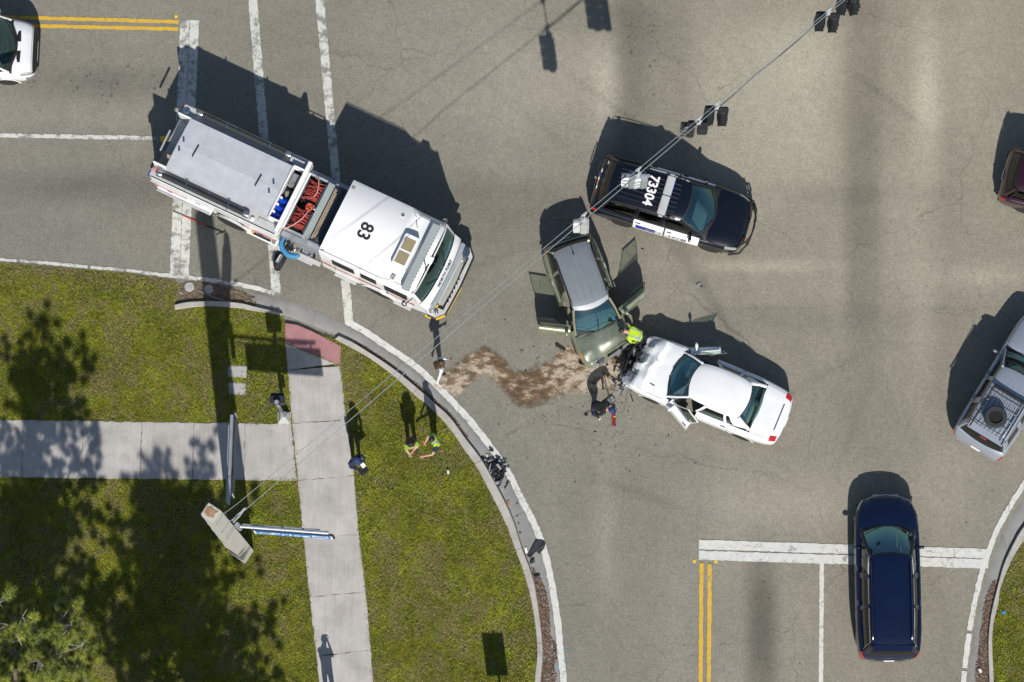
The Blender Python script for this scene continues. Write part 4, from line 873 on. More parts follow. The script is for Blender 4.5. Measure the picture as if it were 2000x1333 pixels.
ab.grid(lambda u, v: Vector((.62 + .20 * math.sin(math.pi * u) * math.cos(v * 6.283) * 1.0 + .02 * mnoise.noise(Vector((u * 5, v * 6, 1))), -.32 + .26 * math.sin(math.pi * u) * math.sin(v * 6.283), 1.02 + .14 * math.cos(math.pi * u) + .03 * mnoise.noise(Vector((u * 6, v * 7, 3))))), 14, 20)
ab.build('airbag', 'airbag', r_, smooth=True, deform=lambda v: Vector((v.x, v.y + .02, v.z - .02)))
c_.full(-2.50, -2.46, 6.3, .006, 2, 6).build('trunk_trim', 'chrome', r_); MB().box((-2.60, .06, .80), (.05, .44, .09), ry=.6).build('plate_holder', 'black_plastic', r_)
MB().tube([(-2.70, .62, .66), (-2.735, .3, .68), (-2.74, 0, .68), (-2.735, -.3, .68), (-2.70, -.62, .66)], .012, 6).build('bumper_strip', 'black_plastic', r_)
eng = MB(); rnd = random.Random(4)
for _ in range(46):
    x = rnd.uniform(2.0, 2.42); y = rnd.uniform(-.82, .82); eng.box((x, y, rnd.uniform(.42, .72)), (rnd.uniform(.05, .22), rnd.uniform(.04, .25), rnd.uniform(.03, .12)), rz=rnd.uniform(0, 3), rx=rnd.uniform(-.5, .5), mi=rnd.choice([0, 0, 0, 1, 2]))
eng.build('crushed_front', ['dark_cavity', 'black_plastic', 'alloy'], r_)
MB().tube([(2.42, -.70, .55), (2.58, -.35, .56), (2.62, .0, .52), (2.55, .4, .55), (2.44, .78, .58)], .035, 6).build('bumper_beam', 'black_plastic', r_, smooth=True)
MB().box((2.40, .70, .66), (.20, .20, .12), rz=.5, ry=.3).box((2.30, .82, .60), (.24, .07, .10), rz=-.3).build('headlight', 'clear_lens', r_, bevel=.015)
mb = MB()
for k in range(5): mb.box((2.46 + .02 * k, .52 + .045 * k, .62 - .01 * k), (.20, .012, .09), rz=.5)
mb.build('grille', 'chrome', r_)
MB().tube([(1.66, -.16, 1.045), (1.72, -.20, 1.06), (1.78, -.10, 1.05)], .008, 5).build('hood_ornament', 'black_plastic', r_)
MB().box((1.98, .50, .955), (1.0, .035, .02), rz=-.20, ry=.05).build('hood_gap', 'dark_cavity', r_)

# ---- olive-green SUV with both front doors open
def green_deform(v):
    k = max(0, v.x - .95); return Vector((v.x - k * (v.y + .9) * .21, v.y + .035 * k * 1.0, v.z + (0.02 * math.sin(v.y * 5) * min(k, 1) if v.z > .8 else 0)))
def green_crumple(p, k):
    if k == 'hood' and p.x > .95: n = mnoise.noise(Vector((p.x * 1.8, p.y * 2.4, 4.1))); w_ = min(1, (p.x - .95) / .8); p = Vector((p.x, p.y, p.z + .07 * w_ * n + .05 * w_ * abs(math.sin(p.y * 1.6 + .3)) + .04 * w_))
    return p
GREEN = dict(st=[(-1.99, .42, .60, .50), (-1.95, .64, .72, .60), (-1.85, .78, 1.02, .92), (-1.6, .86, 1.08, 1.0), (-.8, .91, 1.08, 1.0), (.2, .91, 1.06, .98), (.9, .90, 1.05, .96), (1.3, .89, 1.05, .93), (1.75, .86, 1.0, .86), (2.05, .80, .88, .74), (2.20, .72, .74, .64)],
    paint='green_paint', cat='SUV', gx=(-1.76, 1.06), yb=.80, zbelt=1.03, belt_rise=.05, rx=(-1.50, .42), wr=.625, zr=1.68, wheels=(-1.32, 1.30), wr_=.36, cowl=1.30, deck=-1.8, doors=[(-.02, .98), (-.86, -.04)], ws_bulge=.20, roof_bulge=.05, roof_front=.15, deform=green_deform, crumple=green_crumple, nose=.14,
    windows=[((.0, -.16), (.90, .38), 0, 'glass_clear'), ((-.84, -.84), (-.04, -.22), 1, 'glass_dark'), ((-1.66, -1.44), (-.90, -.90), None, 'glass_dark')], pillars=[((-.10, -.24), (.03, -.14)), ((-.92, -.92), (-.82, -.82))], frame_w=.03, roof_mat='faded_roof',
    mirror=(.86, .82), taillight=(-1.92, -1.70, 3.6, 4.9), open={(1, 0): -67, (-1, 0): 63}, rails=.60, rail_r=.026, rail_x=(-1.25, .30), ribs=[(-.33, .012), (-.11, .012), (.11, .012), (.33, .012)], rib_mat='faded_roof', trim='seat_tan', seats='seat_tan', dash='dash_grey', hood_mat='green_hood', handle='galv_bright', door_mat={}, seat_x=-.15)
gre = make_car('suv', 'olive green SUV with both front doors open and a buckled hood', (2.35, 1.29), -70.7, GREEN)
r_, c_, roofp, ws, B_, T_, dr_ = gre
MB().grid(lambda u, v: roofp(.02 + .96 * u, 1.005 - .06 * v * (1 + .0 * u), .008), 16, 2).build('roof_edge', 'galv_bright', r_, smooth=True)
MB().tube([roofp(.5, .13, .01), roofp(.5, .02, .16)], [.010, .004], 5).box(roofp(.5, .13, .02), (.14, .05, .035), taper=.5).build('antenna', 'black_plastic', r_)
D = green_deform
MB().ball((0, 0, 0), (.17, .10, .08), 14).build('headlight', 'clear_lens', r_, smooth=True, deform=lambda v: D(v + Vector((2.06, -.58, .73))))
c_.patch(1.72, 1.84, 3.8, 4.4, -1, .008).build('turn_signal', 'amber_lens', r_)
mb = MB(); rnd = random.Random(9)
for _ in range(40): mb.box(D(Vector((rnd.uniform(1.95, 2.22), rnd.uniform(-.4, .85), rnd.uniform(.4, .72)))), (rnd.uniform(.05, .22), rnd.uniform(.04, .25), rnd.uniform(.03, .1)), rz=rnd.uniform(0, 3), rx=rnd.uniform(-.5, .5), mi=rnd.choice([0, 0, 1, 1, 2]))
mb.build('crushed_front', ['dark_cavity', 'black_plastic', 'alloy'], r_)
MB().tube([D(Vector((2.24, -.62, .52))), D(Vector((2.30, -.2, .54))), D(Vector((2.30, .4, .5))), D(Vector((2.22, .82, .5)))], .05, 6).build('bumper_beam', 'grey_plastic', r_, smooth=True)
MB().grid(lambda u, v: Vector((2.20 + .16 * math.sin(u * 3.1) , -.96 + .50 * u, .35 + .16 * v)), 8, 2).build('torn_bumper', 'green_paint', r_, smooth=True, deform=lambda v: v)
MB().tube([ws(.52, -.0, .03), ws(.50, .25, .04), ws(.46, .52, .04)], .010, 5).build('wiper', 'black_plastic', r_)
MB().box(ws(.13, .16, .03), (.10, .05, .02), rz=.6).build('windshield_sticker', 'cover_blue', r_)

# ---- black police SUV
POL = dict(st=[(-2.56, .62, .62, .52), (-2.53, .80, .76, .66), (-2.44, .91, 1.04, .94), (-2.2, .965, 1.12, 1.04), (-1.4, .995, 1.12, 1.04), (0, 1.0, 1.09, 1.01), (1.0, .995, 1.08, .99), (1.5, .985, 1.08, .95), (2.0, .95, 1.02, .88), (2.28, .86, .93, .79), (2.42, .66, .84, .70), (2.48, .40, .76, .62)],
    paint='black_paint', cat='police car', gx=(-2.30, 1.12), yb=.87, zbelt=1.07, belt_rise=.09, rx=(-2.02, .38), wr=.665, zr=1.76, wheels=(-1.42, 1.48), wr_=.38, cowl=1.40, deck=-2.3, doors=[(-.02, 1.12), (-1.05, -.04)], ws_bulge=.26, roof_bulge=.05, roof_front=.12,
    windows=[((.0, -.12), (1.0, .34), 0, 'glass_dark'), ((-1.0, -.95), (-.06, -.18), 1, 'glass_dark'), ((-2.15, -1.94), (-1.1, -1.02), None, 'glass_dark')], pillars=[((-.12, -.22), (.04, -.10)), ((-1.12, -1.06), (-.98, -.94))],
    mirror=(.82, .90), headlight=(1.95, 2.36, 3.6, 4.7), taillight=(-2.50, -2.30, 3.2, 4.4), grille=.9, grille_mat='black_plastic', ribs=[(-.45, .008), (-.30, .008), (-.15, .008), (0, .008), (.15, .008), (.30, .008), (.45, .008)], rib_mat='black_plastic', rails=.64, rail_r=.012, rail_mat='black_plastic', rail_x=(-1.9, .2))
pol = make_car('police_car', 'black police SUV with a roof light bar and white door panels', (5.12, 4.25), -16.9, POL)
r_, c_, roofp, ws, B_, T_, dr_ = pol
MB().tube([(-1.0, .70, 1.70), (-.4, .71, 1.715), (.3, .66, 1.69)], .016, 6).build('roof_trim', 'galv_bright', r_)
for i, (xa, xb) in enumerate([(-.0, 1.11), (-1.04, -.05)]):
    d, h = dr_[(-1, i)]; c_.patch(xa, xb, 1.0, 4.95, -1, .005, 12, 10).build('door_panel', 'letter_white', d, smooth=True, deform=lambda v, h=h: v - h)
for i, (xa, xb) in enumerate([(-.0, 1.11), (-1.04, -.05)]):
    d, h = dr_[(1, i)]; c_.patch(xa, xb, 1.15, 4.75, 1, .005, 12, 10).build('door_panel', 'letter_white', d, smooth=True, deform=lambda v, h=h: v - h)
m_ = MB(); b = text_mb('POLICE', .36, .002, .008, 1.15)
for side in (-1, 1):
    t = MB().merge(b); y = c_.f(.2)[0] + .012; t.xf(Matrix.Translation((.05, side * y, .68)) @ (Matrix.Rotation(math.pi if side > 0 else 0, 4, 'Z') @ Matrix.Rotation(R(90), 4, 'X'))); t.build('door_lettering', 'grey_plastic', r_)
c_.patch(-.95, -.30, 1.7, 3.0, -1, .010, 6, 3).build('blue_stripe', 'letter_blue', r_, smooth=True)
t = text_mb('73304', .42, .002, .012, .95); t.xf(Matrix.Translation((-.78, .0, 1.815)) @ Matrix.Rotation(R(-90), 4, 'Z')); t.build('roof_number', 'letter_white', r_)
lb = bpy.data.objects.new('light_bar', None); COL.objects.link(lb); lb.parent = r_; lb.location = (-.26, -.02, 1.86)
for s in (1, -1):
    MB().box((0, s * .325, 0), (.26, .63, .085)).build('bar_lens', 'light_grey', lb, bevel=.02); MB().box((0, s * .68, -.03), (.14, .06, .10)).build('mount', 'galv_bright', lb, bevel=.01)
MB().box((.14, .3, -.015), (.012, .56, .04)).build('bar_light', 'blue_lens', lb); MB().box((-.14, -.45, -.015), (.012, .3, .04)).build('bar_light', 'red_lens', lb)
pb = MB()
for s in (1, -1):
    pb.tube([(2.12, s * .98, .50), (2.42, s * .88, .66), (2.58, s * .60, .78), (2.62, s * .3, .80)], .028, 8)
    pb.tube([(2.12, s * .98, .42), (2.45, s * .84, .42), (2.60, s * .5, .42)], .024, 8)
    pb.box((2.62, s * .32, .66), (.06, .07, .5)).tube([(2.30, s * .80, .86), (2.55, s * .5, .86), (2.64, s * .3, .84)], .026, 8)
pb.tube([(2.64, -.34, .84), (2.66, 0, .84), (2.64, .34, .84)], .028, 8).tube([(2.62, -.5, .42), (2.66, 0, .42), (2.62, .5, .42)], .028, 8); pb.build('push_bar', 'black_plastic', r_, smooth=True)
MB().ball((2.56, -.42, .86), .035, 8).build('push_bar_light', 'red_lens', r_)
for k, m_ in enumerate(['letter_white', 'blue_lens', 'letter_white', 'amber_lens', 'letter_white', 'red_lens']): MB().box((-2.49 + .004 * abs(k - 2.5) ** 2, .36 - k * .14, 1.03), (.025, .11, .03)).build('rear_marker', m_, r_)
MB().box((-2.32, .62, 1.20), (.05, .10, .03)).build('rear_light', 'letter_white', r_)

# ---- silver SUV with a spare wheel on its roof rack (right edge)
SIL = dict(st=[(-.02, .66, .62, .50), (.02, .80, .78, .62), (.10, .87, 1.02, .90), (.35, .90, 1.12, 1.05), (1.2, .93, 1.15, 1.06), (2.4, .93, 1.12, 1.04), (3.1, .93, 1.10, 1.02), (3.4, .93, 1.12, .98), (4.0, .92, 1.07, .92), (4.4, .86, .98, .84), (4.58, .66, .84, .70), (4.63, .4, .76, .6)],
    paint='silver_paint', cat='SUV', gx=(.22, 3.05), yb=.85, zbelt=1.10, rx=(.38, 2.42), wr=.66, zr=1.86, wheels=(.95, 3.70), wr_=.40, cowl=3.32, deck=.2, doors=[(2.02, 3.02), (1.12, 2.0)], ws_bulge=.16, roof_bulge=.03, rg_bulge=-.10, tail_in=.0,
    windows=[((2.04, 1.95), (2.95, 2.36), 0, 'glass_dark'), ((1.2, 1.2), (1.98, 1.88), 1, 'glass_dark'), ((.32, .48), (1.05, 1.05), None, 'glass_dark')], pillars=[((1.92, 1.84), (2.06, 1.98)), ((1.02, 1.02), (1.22, 1.22)), ((.22, .38), (.34, .5))], frame_mat='silver_paint',
    mirror=(2.85, .93), headlight=(4.2, 4.5, 3.6, 4.6), taillight=(.02, .14, 2.6, 4.1), grille=.8, seat_x=1.9, ribs=[(-.36, .012), (-.18, .012), (0, .012), (.18, .012), (.36, .012)], rib_mat='silver_paint', nose=.25)
sil = make_car('suv', 'silver SUV with a spare wheel on the roof rack at the right edge', (14.53, -3.53), 58, SIL)
r_, c_, roofp, ws, B_, T_, dr_ = sil
MB().grid(lambda u, v: Vector((.44 - .24 * v, (1 - 2 * u) * .62, 1.84 - .03 * v)), 8, 3).build('spoiler', 'silver_paint', r_, smooth=True); MB().box((.16, 0, 1.74), (.03, .22, .05)).build('brake_light', 'red_lens', r_)
rk = bpy.data.objects.new('roof_rack', None); COL.objects.link(rk); rk.parent = r_; rk.location = (1.10, 0, 1.98)
m_ = MB()
for s in (1, -1): m_.tube([(-.88, s * .56, 0), (.60, s * .56, 0)], .024, 8).tube([(-.80, s * .56, .0), (.58, s * .56, .10)], .014, 6)
m_.build('side_rail', 'black_plastic', rk)
for x in (-.70, -.42, -.14, .14, .42): MB().tube([(x, -.56, -.01), (x, .56, -.01)], .014, 6).build('cross_bar', 'galv', rk)
m_ = MB()
for y in (-.42, -.28, -.14, 0, .14, .28, .42): m_.tube([(-.74, y, .005), (.5, y, .005)], .009, 5)
m_.build('rack_wires', 'black_plastic', rk)
MB().box((.62, 0, .02), (.06, 1.14, .12), ry=.4).build('wind_deflector', 'black_plastic', rk)
sw_ = thing('spare_wheel', 'black spare wheel lying in the roof rack of the silver SUV', 'wheel', tuple((Matrix.Rotation(R(58), 3, 'Z') @ Vector((.84, .03, 0)) + Vector((14.53, -3.53, 2.13)))))
MB().lathe([(.22, -.10), (.32, -.10), (.355, -.06), (.36, 0), (.355, .06), (.32, .10), (.22, .10), (.20, .04)], n=28).build('tyre', 'rubber_grey', sw_, smooth=True)
MB().lathe([(.22, .05), (.19, -.02), (.10, -.03), (.09, .02), (.05, .03)], n=20).build('rim', 'dark_cavity', sw_, smooth=True); m_ = MB()
for k in range(5): m_.box((.07 * math.cos(k * 1.257), .07 * math.sin(k * 1.257), .0), (.025, .025, .05))
m_.build('hub', 'seat_tan', sw_)

# ---- dark maroon car (right edge), white van (left edge)
MAR = dict(st=[(0, .62, .62, .5), (.03, .78, .8, .66), (.12, .87, 1.02, .92), (.4, .93, 1.08, 1.0), (1.2, .94, 1.10, 1.02), (2.4, .94, 1.08, 1.0), (3.2, .93, 1.06, .98), (3.6, .92, 1.06, .95), (4.2, .87, .98, .86), (4.5, .7, .86, .72), (4.58, .4, .78, .62)],
    paint='maroon_paint', cat='SUV', gx=(.16, 3.1), yb=.82, zbelt=1.04, belt_rise=.05, rx=(.42, 2.4), wr=.62, zr=1.66, wheels=(.95, 3.65), wr_=.36, cowl=3.35, deck=.2, doors=[(2.02, 3.0), (1.1, 2.0)], windows=[((2.04, 1.9), (2.95, 2.34), 0, 'glass_dark'), ((1.1, 1.1), (1.98, 1.84), 1, 'glass_dark'), ((.3, .48), (1.0, 1.0), None, 'glass_dark')], pillars=[((1.9, 1.8), (2.06, 1.94))],
    mirror=(2.85, .88), headlight=(4.1, 4.45, 3.6, 4.6), taillight=(.02, .20, 3.2, 4.3), grille=.8, seat_x=1.9)
mar = make_car('suv', 'dark maroon car half in view at the right edge', (15.64, 5.25), -14, MAR)
MB().box((.30, -.42, 1.40), (.05, .06, .04)).build('blue_marker', 'blue_lens', mar[0])
VAN = dict(st=[(-5.6, .92, 1.0, .9), (-5.5, .98, 1.2, 1.1), (-3, .99, 1.25, 1.15), (-1.6, .99, 1.28, 1.18), (-1.0, .985, 1.27, 1.12), (-.55, .95, 1.20, 1.02), (-.22, .88, 1.08, .88), (-.08, .78, .92, .74), (0, .62, .78, .6), (.03, .4, .7, .54)],
    paint='white_paint', cat='van', zb=.30, gx=(-5.4, -.84), yb=.92, zbelt=1.28, rx=(-5.35, -1.55), wr=.80, zr=2.65, wheels=(-4.6, -.95), wr_=.37, cowl=-.72, deck=-5.5, doors=[(-2.1, -1.1)], windows=[((-2.08, -2.08), (-1.0, -1.5), 0, 'glass_side')], pillars=[((-5.4, -5.35), (-2.06, -2.06))],
    mirror=(-1.15, 1.0), headlight=(-.45, -.1, 3.7, 4.5), taillight=(-5.58, -5.5, 2.5, 4), grille=.9, grille_mat='black_plastic', bumper_mat='grey_plastic', ws_bulge=.30, roof_bulge=.03, rg_mat='white_paint', seat_x=-2.2, nose=.35)
van = make_car('van', 'white van with black hood vents at the upper left edge', (-15.25, 9.36), -1.0, VAN)
r_, c_ = van[0], van[1]
for s in (1, -1):
    m_ = MB().grid(lambda u, v: Vector((-.55 + .13 * u + .02 * v * 0, s * (.16 + .36 * v), 0)), 2, 6); m_.v = [(p[0] - .06 * abs(p[1]), p[1], 1.205 - (.10 * (p[1] / .9) ** 2) + .012) for p in m_.v]; m_.build('hood_vent', 'dark_cavity', r_)
c_.full(-.10, .02, 3.6, .008, 2, 8).build('front_trim', 'black_plastic', r_, smooth=True)
# ------------------------------------------------------------------ fire engine
EO = Vector((-10.795, 6.017)); EA = -25.6
eng = thing('fire_engine', 'white fire engine numbered 83 standing across the crosswalk at the upper left', 'fire engine', (EO.x, EO.y, 0), R(EA))
def ep(name, mb, mat, par=None, **k): return mb.build(name, mat, par or eng, **k)
def sub(name, loc=(0, 0, 0), par=None):
    o = bpy.data.objects.new(name, None); COL.objects.link(o); o.parent = par or eng; o.location = loc; return o
# chassis and rear body
ep('chassis', MB().box((4.9, 0, .62), (9.2, 1.0, .30)).box((2.2, 0, .9), (3.6, 1.9, .5)), 'dark_cavity')
body = MB()
# side compartments as two long boxes with a wheel opening, open hose bed between
for s in (1, -1):
    body.box((1.10 - .02, s * 1.055, 1.62), (2.2, .39, 1.42)).box((3.80, s * 1.055, 1.45), (1.26, .39, 1.76)).box((2.67, s * 1.055, 1.82), (1.02, .39, 1.02)).box((.95, s * 1.055, .75), (1.86, .39, .36))
ep('body', body, 'engine_white', bevel=.012)
cw = MB()
for s in (1, -1): cw.box((2.215, s * 1.055, 2.348), (4.40, .40, .02))
ep('catwalk', cw, 'tread_plate')
for s in (1, -1):
    mb = MB(); 
    for (xa, xb, z0, z1) in ((.12, 1.02, .62, 2.10), (1.10, 2.05, 1.0, 2.10), (2.25, 3.10, 1.55, 2.10), (3.28, 4.32, .72, 2.10)):
        d = MB().box(((xa + xb) / 2, s * 1.262, (z0 + z1) / 2), (xb - xa, .03, z1 - z0)); o = ep('compartment_door', d, 'engine_white', bevel=.008); MB().box(((xa + xb) / 2, s * 1.288, (z0 + z1) / 2 - .25), (.16, .03, .05)).build('handle', 'chrome', o)
    ep('drip_rail', MB().box((2.2, s * 1.275, 2.18), (4.36, .04, .05)), 'engine_white')
    ep('body_stripe', MB().box((.60, s * 1.283, 1.25), (1.18, .008, .08)).box((3.8, s * 1.283, 1.25), (1.16, .008, .08)), 'stripe_red')
    ep('edge_rail', MB().tube([(.05, s * 1.275, 2.33), (4.38, s * 1.275, 2.33)], .022, 6), 'chrome')
    ep('fender', MB().grid(lambda u, v, s=s: Vector((2.67 + (.58 + .06 * v) * math.cos(math.pi * u), s * (1.22 + .09 * v), .50 + (.58 + .02 * v) * math.sin(math.pi * u))), 14, 2), 'engine_white', smooth=True)
    for x in (2.67, 7.90): wheel(eng, x, s * 1.30 if x < 5 else s * 1.27, .52, .30, 8)
    # drop-down lower flap with compartments open behind it on the near side
    ep('running_board', MB().box((4.98, s * 1.24, .58), (1.25, .34, .05)), 'tread_plate')
# opened tool locker along the right side
lk = sub('open_locker')
MB().box((1.1, -1.33, 1.02), (1.9, .14, .03)).build('flap', 'engine_white', lk, bevel=.006); MB().box((1.1, -1.40, 1.06), (1.9, .02, .10)).build('flap_edge', 'galv_bright', lk)
MB().box((3.85, -1.33, .98), (1.05, .14, .03)).build('flap', 'engine_white', lk, bevel=.006)
MB().tube([(3.55, -1.33, 1.05), (4.15, -1.33, 1.05)], .035, 6).build('tool', 'black_plastic', lk); MB().box((4.26, -1.33, 1.08), (.12, .08, .08)).build('tool_box', 'seat_tan', lk); MB().box((3.52, -1.33, 1.05), (.06, .08, .05)).build('tool_tip', 'yellow_paint', lk)
# hose bed cover in two leaves with a ridge
for s in (1, -1):
    ep('hose_bed_cover', MB().prism([(.40, 0), (3.97, 0), (3.97, s * .88), (.40, s * .88)], 2.50, lambda p: 2.665 - .055 * abs(p[1])), 'lid_plate', bevel=.008)
    for x in (.52, 3.66): ep('cover_latch', MB().box((x, s * .16, 2.668), (.06, .17, .015), rz=.5), 'chrome', bevel=.004)
    ep('bed_wall', MB().box((.19, s * .87, 2.33), (.46, .06, .56)), 'engine_white', bevel=.01)
for x, y in ((1.03, -.02), (3.22, -.02)): ep('cover_handle', MB().tube([(x - .01, y - .20, 2.67), (x - .01, y - .18, 2.71), (x + .01, y + .18, 2.71), (x + .01, y + .20, 2.67)], .018, 6), 'black_plastic')
ep('rear_bed_floor', MB().box((.25, .42, 1.95), (.55, .78, .04)), 'tread_plate'); ep('rear_bed_edge', MB().box((-.03, -.08, 2.45), (.05, .72, .05), rz=.02), 'galv_bright')
ep('hose_end', MB().box((.18, -.55, 1.9), (.4, .5, .1)).box((.33, -.50, 1.97), (.12, .25, .06)), 'hose_tan')
ep('tailboard', MB().box((-.12, 0, .55), (.30, 2.3, .05)), 'tread_plate')
gb = sub('grab_handle'); MB().box((-.26, .18, 1.35), (.36, .16, .12), rz=.55).build('bracket', 'yellow_paint', gb); MB().tube([(-.1, .15, 1.3), (-.1, .15, 1.9)], .02, 6).build('post', 'chrome', gb)
ep('rear_beacon', MB().lathe([(.11, 0), (.11, .04), (.06, .06)], (.13, 1.08, 2.35), n=16), 'chrome'); ep('rear_beacon', MB().lathe([(.10, 0), (.10, .06), (.04, .08)], (.13, -1.05, 2.35), n=16), 'hose_pink')
ep('rear_lamp', MB().box((-.04, 1.18, 2.15), (.07, .16, .22)), 'red_lens'); ep('rear_lamp', MB().box((-.04, -1.18, 2.15), (.07, .16, .22)), 'letter_blue')
# hard suction hoses on the catwalks
for s, x0, x1, y in ((1, .62, 3.62, 1.17), (-1, .34, 3.28, -1.12)):
    h = sub('suction_hose'); MB().tube([(x0, y, 2.46), (x1, y, 2.46)], .085, 12).build('tube', 'rubber_grey', h, smooth=True)
    for xa, xb in ((x0 - .14, x0 + .05), (x1 - .05, x1 + .13)): MB().lathe([(.09, xa), (.105, xa + .02), (.105, xb - .05), (.085, xb)], (0, y, 2.46), 'X', 14).build('coupling', 'alloy', h, smooth=True)
    for q in (.30, .80):
        x = x0 + (x1 - x0) * q; MB().tube([(x, y - s * .14, 2.40), (x, y - s * .10, 2.56), (x, y + s * .10, 2.56), (x, y + s * .12, 2.38)], .016, 6).build('clamp', 'chrome', h)
ep('hatch_plate', MB().box((3.97, -1.08, 2.375), (.52, .15, .035)), 'light_grey', bevel=.006); ep('hatch_block', MB().box((3.55, -1.16, 2.40), (.10, .12, .08)), 'letter_white', bevel=.01); ep('catwalk_box', MB().box((4.02, 1.08, 2.41), (.50, .20, .10)), 'light_grey', bevel=.012)  # grey hatch plate, small solid white block behind it, grey box opposite
# forward well with battery boxes and fuel jugs
wl = sub('equipment_well')
MB().box((4.19, 0, 2.14), (.36, 1.72, .03)).build('well_floor', 'dark_cavity', wl)
for (c, d) in (((4.015, .0, 2.42), (.05, 1.84, .52)), ((4.43, 0, 2.40), (.12, 2.46, .56)), ((4.19, .90, 2.42), (.40, .05, .52)), ((4.19, -.90, 2.42), (.40, .05, .52))): MB().box(c, d).build('well_wall', 'engine_white', wl, bevel=.008)
MB().box((4.20, .50, 2.32), (.26, .46, .28)).build('battery_box', 'grey_plastic', wl, bevel=.02); MB().box((4.22, .36, 2.475), (.09, .09, .03)).build('box_cap', 'seat_tan', wl); MB().box((4.18, .08, 2.28), (.22, .26, .2)).build('battery_box', 'black_plastic', wl, bevel=.02); MB().box((4.18, .02, 2.40), (.12, .18, .05), rz=.4).build('tool_head', 'seat_tan', wl)
for k, y in enumerate((-.22, -.47, -.72)):
    j = sub('fuel_jug', (4.19, y, 2.20), wl) if False else thing('fuel_jug', ['blue plastic jug nearest the middle of the engine well, first of three', 'blue plastic jug in the middle of the three in the engine well', 'blue plastic jug at the outer right end of the engine well'][k], 'jug', tuple(Matrix.Rotation(R(EA), 3, 'Z') @ Vector((4.19 + (.02 if k == 0 else 0), y, 2.16)) + Vector((EO.x, EO.y, 0))), R(EA + (4, -3, 2)[k]), 'blue jugs in the fire engine well')
    MB().box((0, 0, .17), (.31, .21, .34)).build('jug_body', 'jug_blue', j, bevel=.035); MB().tube([(-.02, -.0, .34), (-.0, 0, .385), (.10, 0, .385), (.13, 0, .33)], .018, 6).build('handle', 'jug_blue', j, smooth=True); MB().lathe([(.038, .33), (.038, .39)], (-.115, .055, 0), n=12).build('cap', 'letter_white', j)
    for s in (1, -1): MB().box((.04, s * .055, .342), (.17, .022, .02)).build('rib', 'jug_blue', j, bevel=.006)
# pump house: reels, grey bar, cross-lay beds
pm_ = sub('pump_house')
MB().box((5.2, 0, 1.30), (1.40, 2.3, 1.5)).build('pump_panel', 'galv', pm_, bevel=.01)
for s in (1, -1):
    MB().box((4.86, s * .955, 2.27), (.80, .06, .12)).build('side_frame', 'galv_bright', pm_, bevel=.008); MB().tube([(4.55, s * 1.03, 2.36), (5.2, s * 1.03, 2.36)], .018, 6).build('hand_rail', 'chrome', pm_)
MB().box((4.53, 0, 2.30), (.05, 1.9, .12)).build('cross_frame', 'engine_white', pm_); MB().box((4.86, 0, 2.06), (.66, 1.86, .02)).build('deck', 'dark_cavity', pm_)
for k in range(26): pass
mb = MB(); rnd = random.Random(12)
for _ in range(60): mb.box((rnd.uniform(4.58, 5.14), rnd.uniform(-.88, .88), rnd.uniform(2.08, 2.22)), (rnd.uniform(.03, .12), rnd.uniform(.03, .14), rnd.uniform(.02, .08)), rz=rnd.uniform(0, 3), mi=rnd.choice([0, 1, 1, 2, 3]))
tag(mb.build('pipe_fittings', ['alloy', 'dark_cavity', 'grey_plastic', 'seat_tan'], pm_), kind='stuff')
for y in (.47, -.50):
    rl = sub('hose_reel', (4.87, y, 2.22))
    for s in (1, -1): MB().lathe([(.30, s * .335 - .01), (.30, s * .335 + .01)], axis='Y', n=20).build('flange', 'alloy', rl) if False else MB().box((s * .285, 0, .04), (.035, .70, .22)).build('flange', 'alloy', rl, bevel=.01)
    mb = MB()
    for i in range(15):
        yy = -.28 + .56 * i / 14; tilt = .07 * math.sin(i * 1.9); mb.tube([(.235 * math.cos(a), yy + tilt * math.cos(a) + .015 * math.sin(a * 3 + i), .18 * math.sin(a) - .02) for a in [math.pi * q / 10 for q in range(-1, 12)]], .021, 6)
    for i in range(7):
        yy = -.22 + .44 * i / 6; tl = .10 * math.sin(i * 2.7 + 1); mb.tube([(.255 * math.cos(a), yy + tl * math.cos(a), .20 * math.sin(a) + .005) for a in [math.pi * q / 10 for q in range(0, 11)]], .020, 6)
    tag(mb.build('wound_hose', 'hose_red', rl, smooth=True), kind='stuff')
    MB().lathe([(.14, -.33), (.14, .33)], axis='Y', n=14).build('drum', 'dark_cavity', rl)
ep('loose_hose', MB().tube([(4.78, .88, 2.40), (4.88, .86, 2.50), (4.96, .70, 2.52), (5.02, .45, 2.50), (4.98, .30, 2.44)], .018, 8), 'hose_pink', pm_, smooth=True)
ep('loose_hose', MB().tube([(5.02, -.20, 2.44), (4.96, -.50, 2.50), (4.80, -.80, 2.50), (4.58, -1.02, 2.40)], .018, 8), 'hose_pink', pm_, smooth=True)
va = sub('deck_valve', (5.00, -.06, 2.42)); mb = MB()
for i in range(14): a0, a1 = i * math.pi / 7, (i + 1) * math.pi / 7; mb.tube([(.095 * math.cos(a0), .105 * math.sin(a0), .06), (.095 * math.cos(a1), .105 * math.sin(a1), .06)], .035, 8)
mb.build('hand_wheel', 'stripe_red', va, smooth=True); MB().box((0, 0, .05), (.20, .05, .04)).build('spoke', 'stripe_red', va); MB().ball((.16, .01, .05), .055, 10).build('coupling', 'chrome', va, smooth=True)
for i in range(3): MB().ball((.08 * math.cos(i * 2.1), .09 * math.sin(i * 2.1), .10), .018, 8).build('knob', 'yellow_paint', va)
ep('cross_bar', MB().box((5.31, 0, 2.36), (.21, 1.88, .16)), 'bar_grey', pm_, bevel=.012)
ep('bed_floor', MB().box((5.68, 0, 1.98), (.50, 2.1, .03)), 'dark_cavity', pm_)
for k in range(4): ep('folded_hose', MB().box((5.475 + .045 * k, -.02 + .03 * math.sin(k * 2), 2.24 + .02 * math.sin(k)), (.034, 1.75 - .12 * k, .34)), 'hose_tan', pm_, bevel=.01)
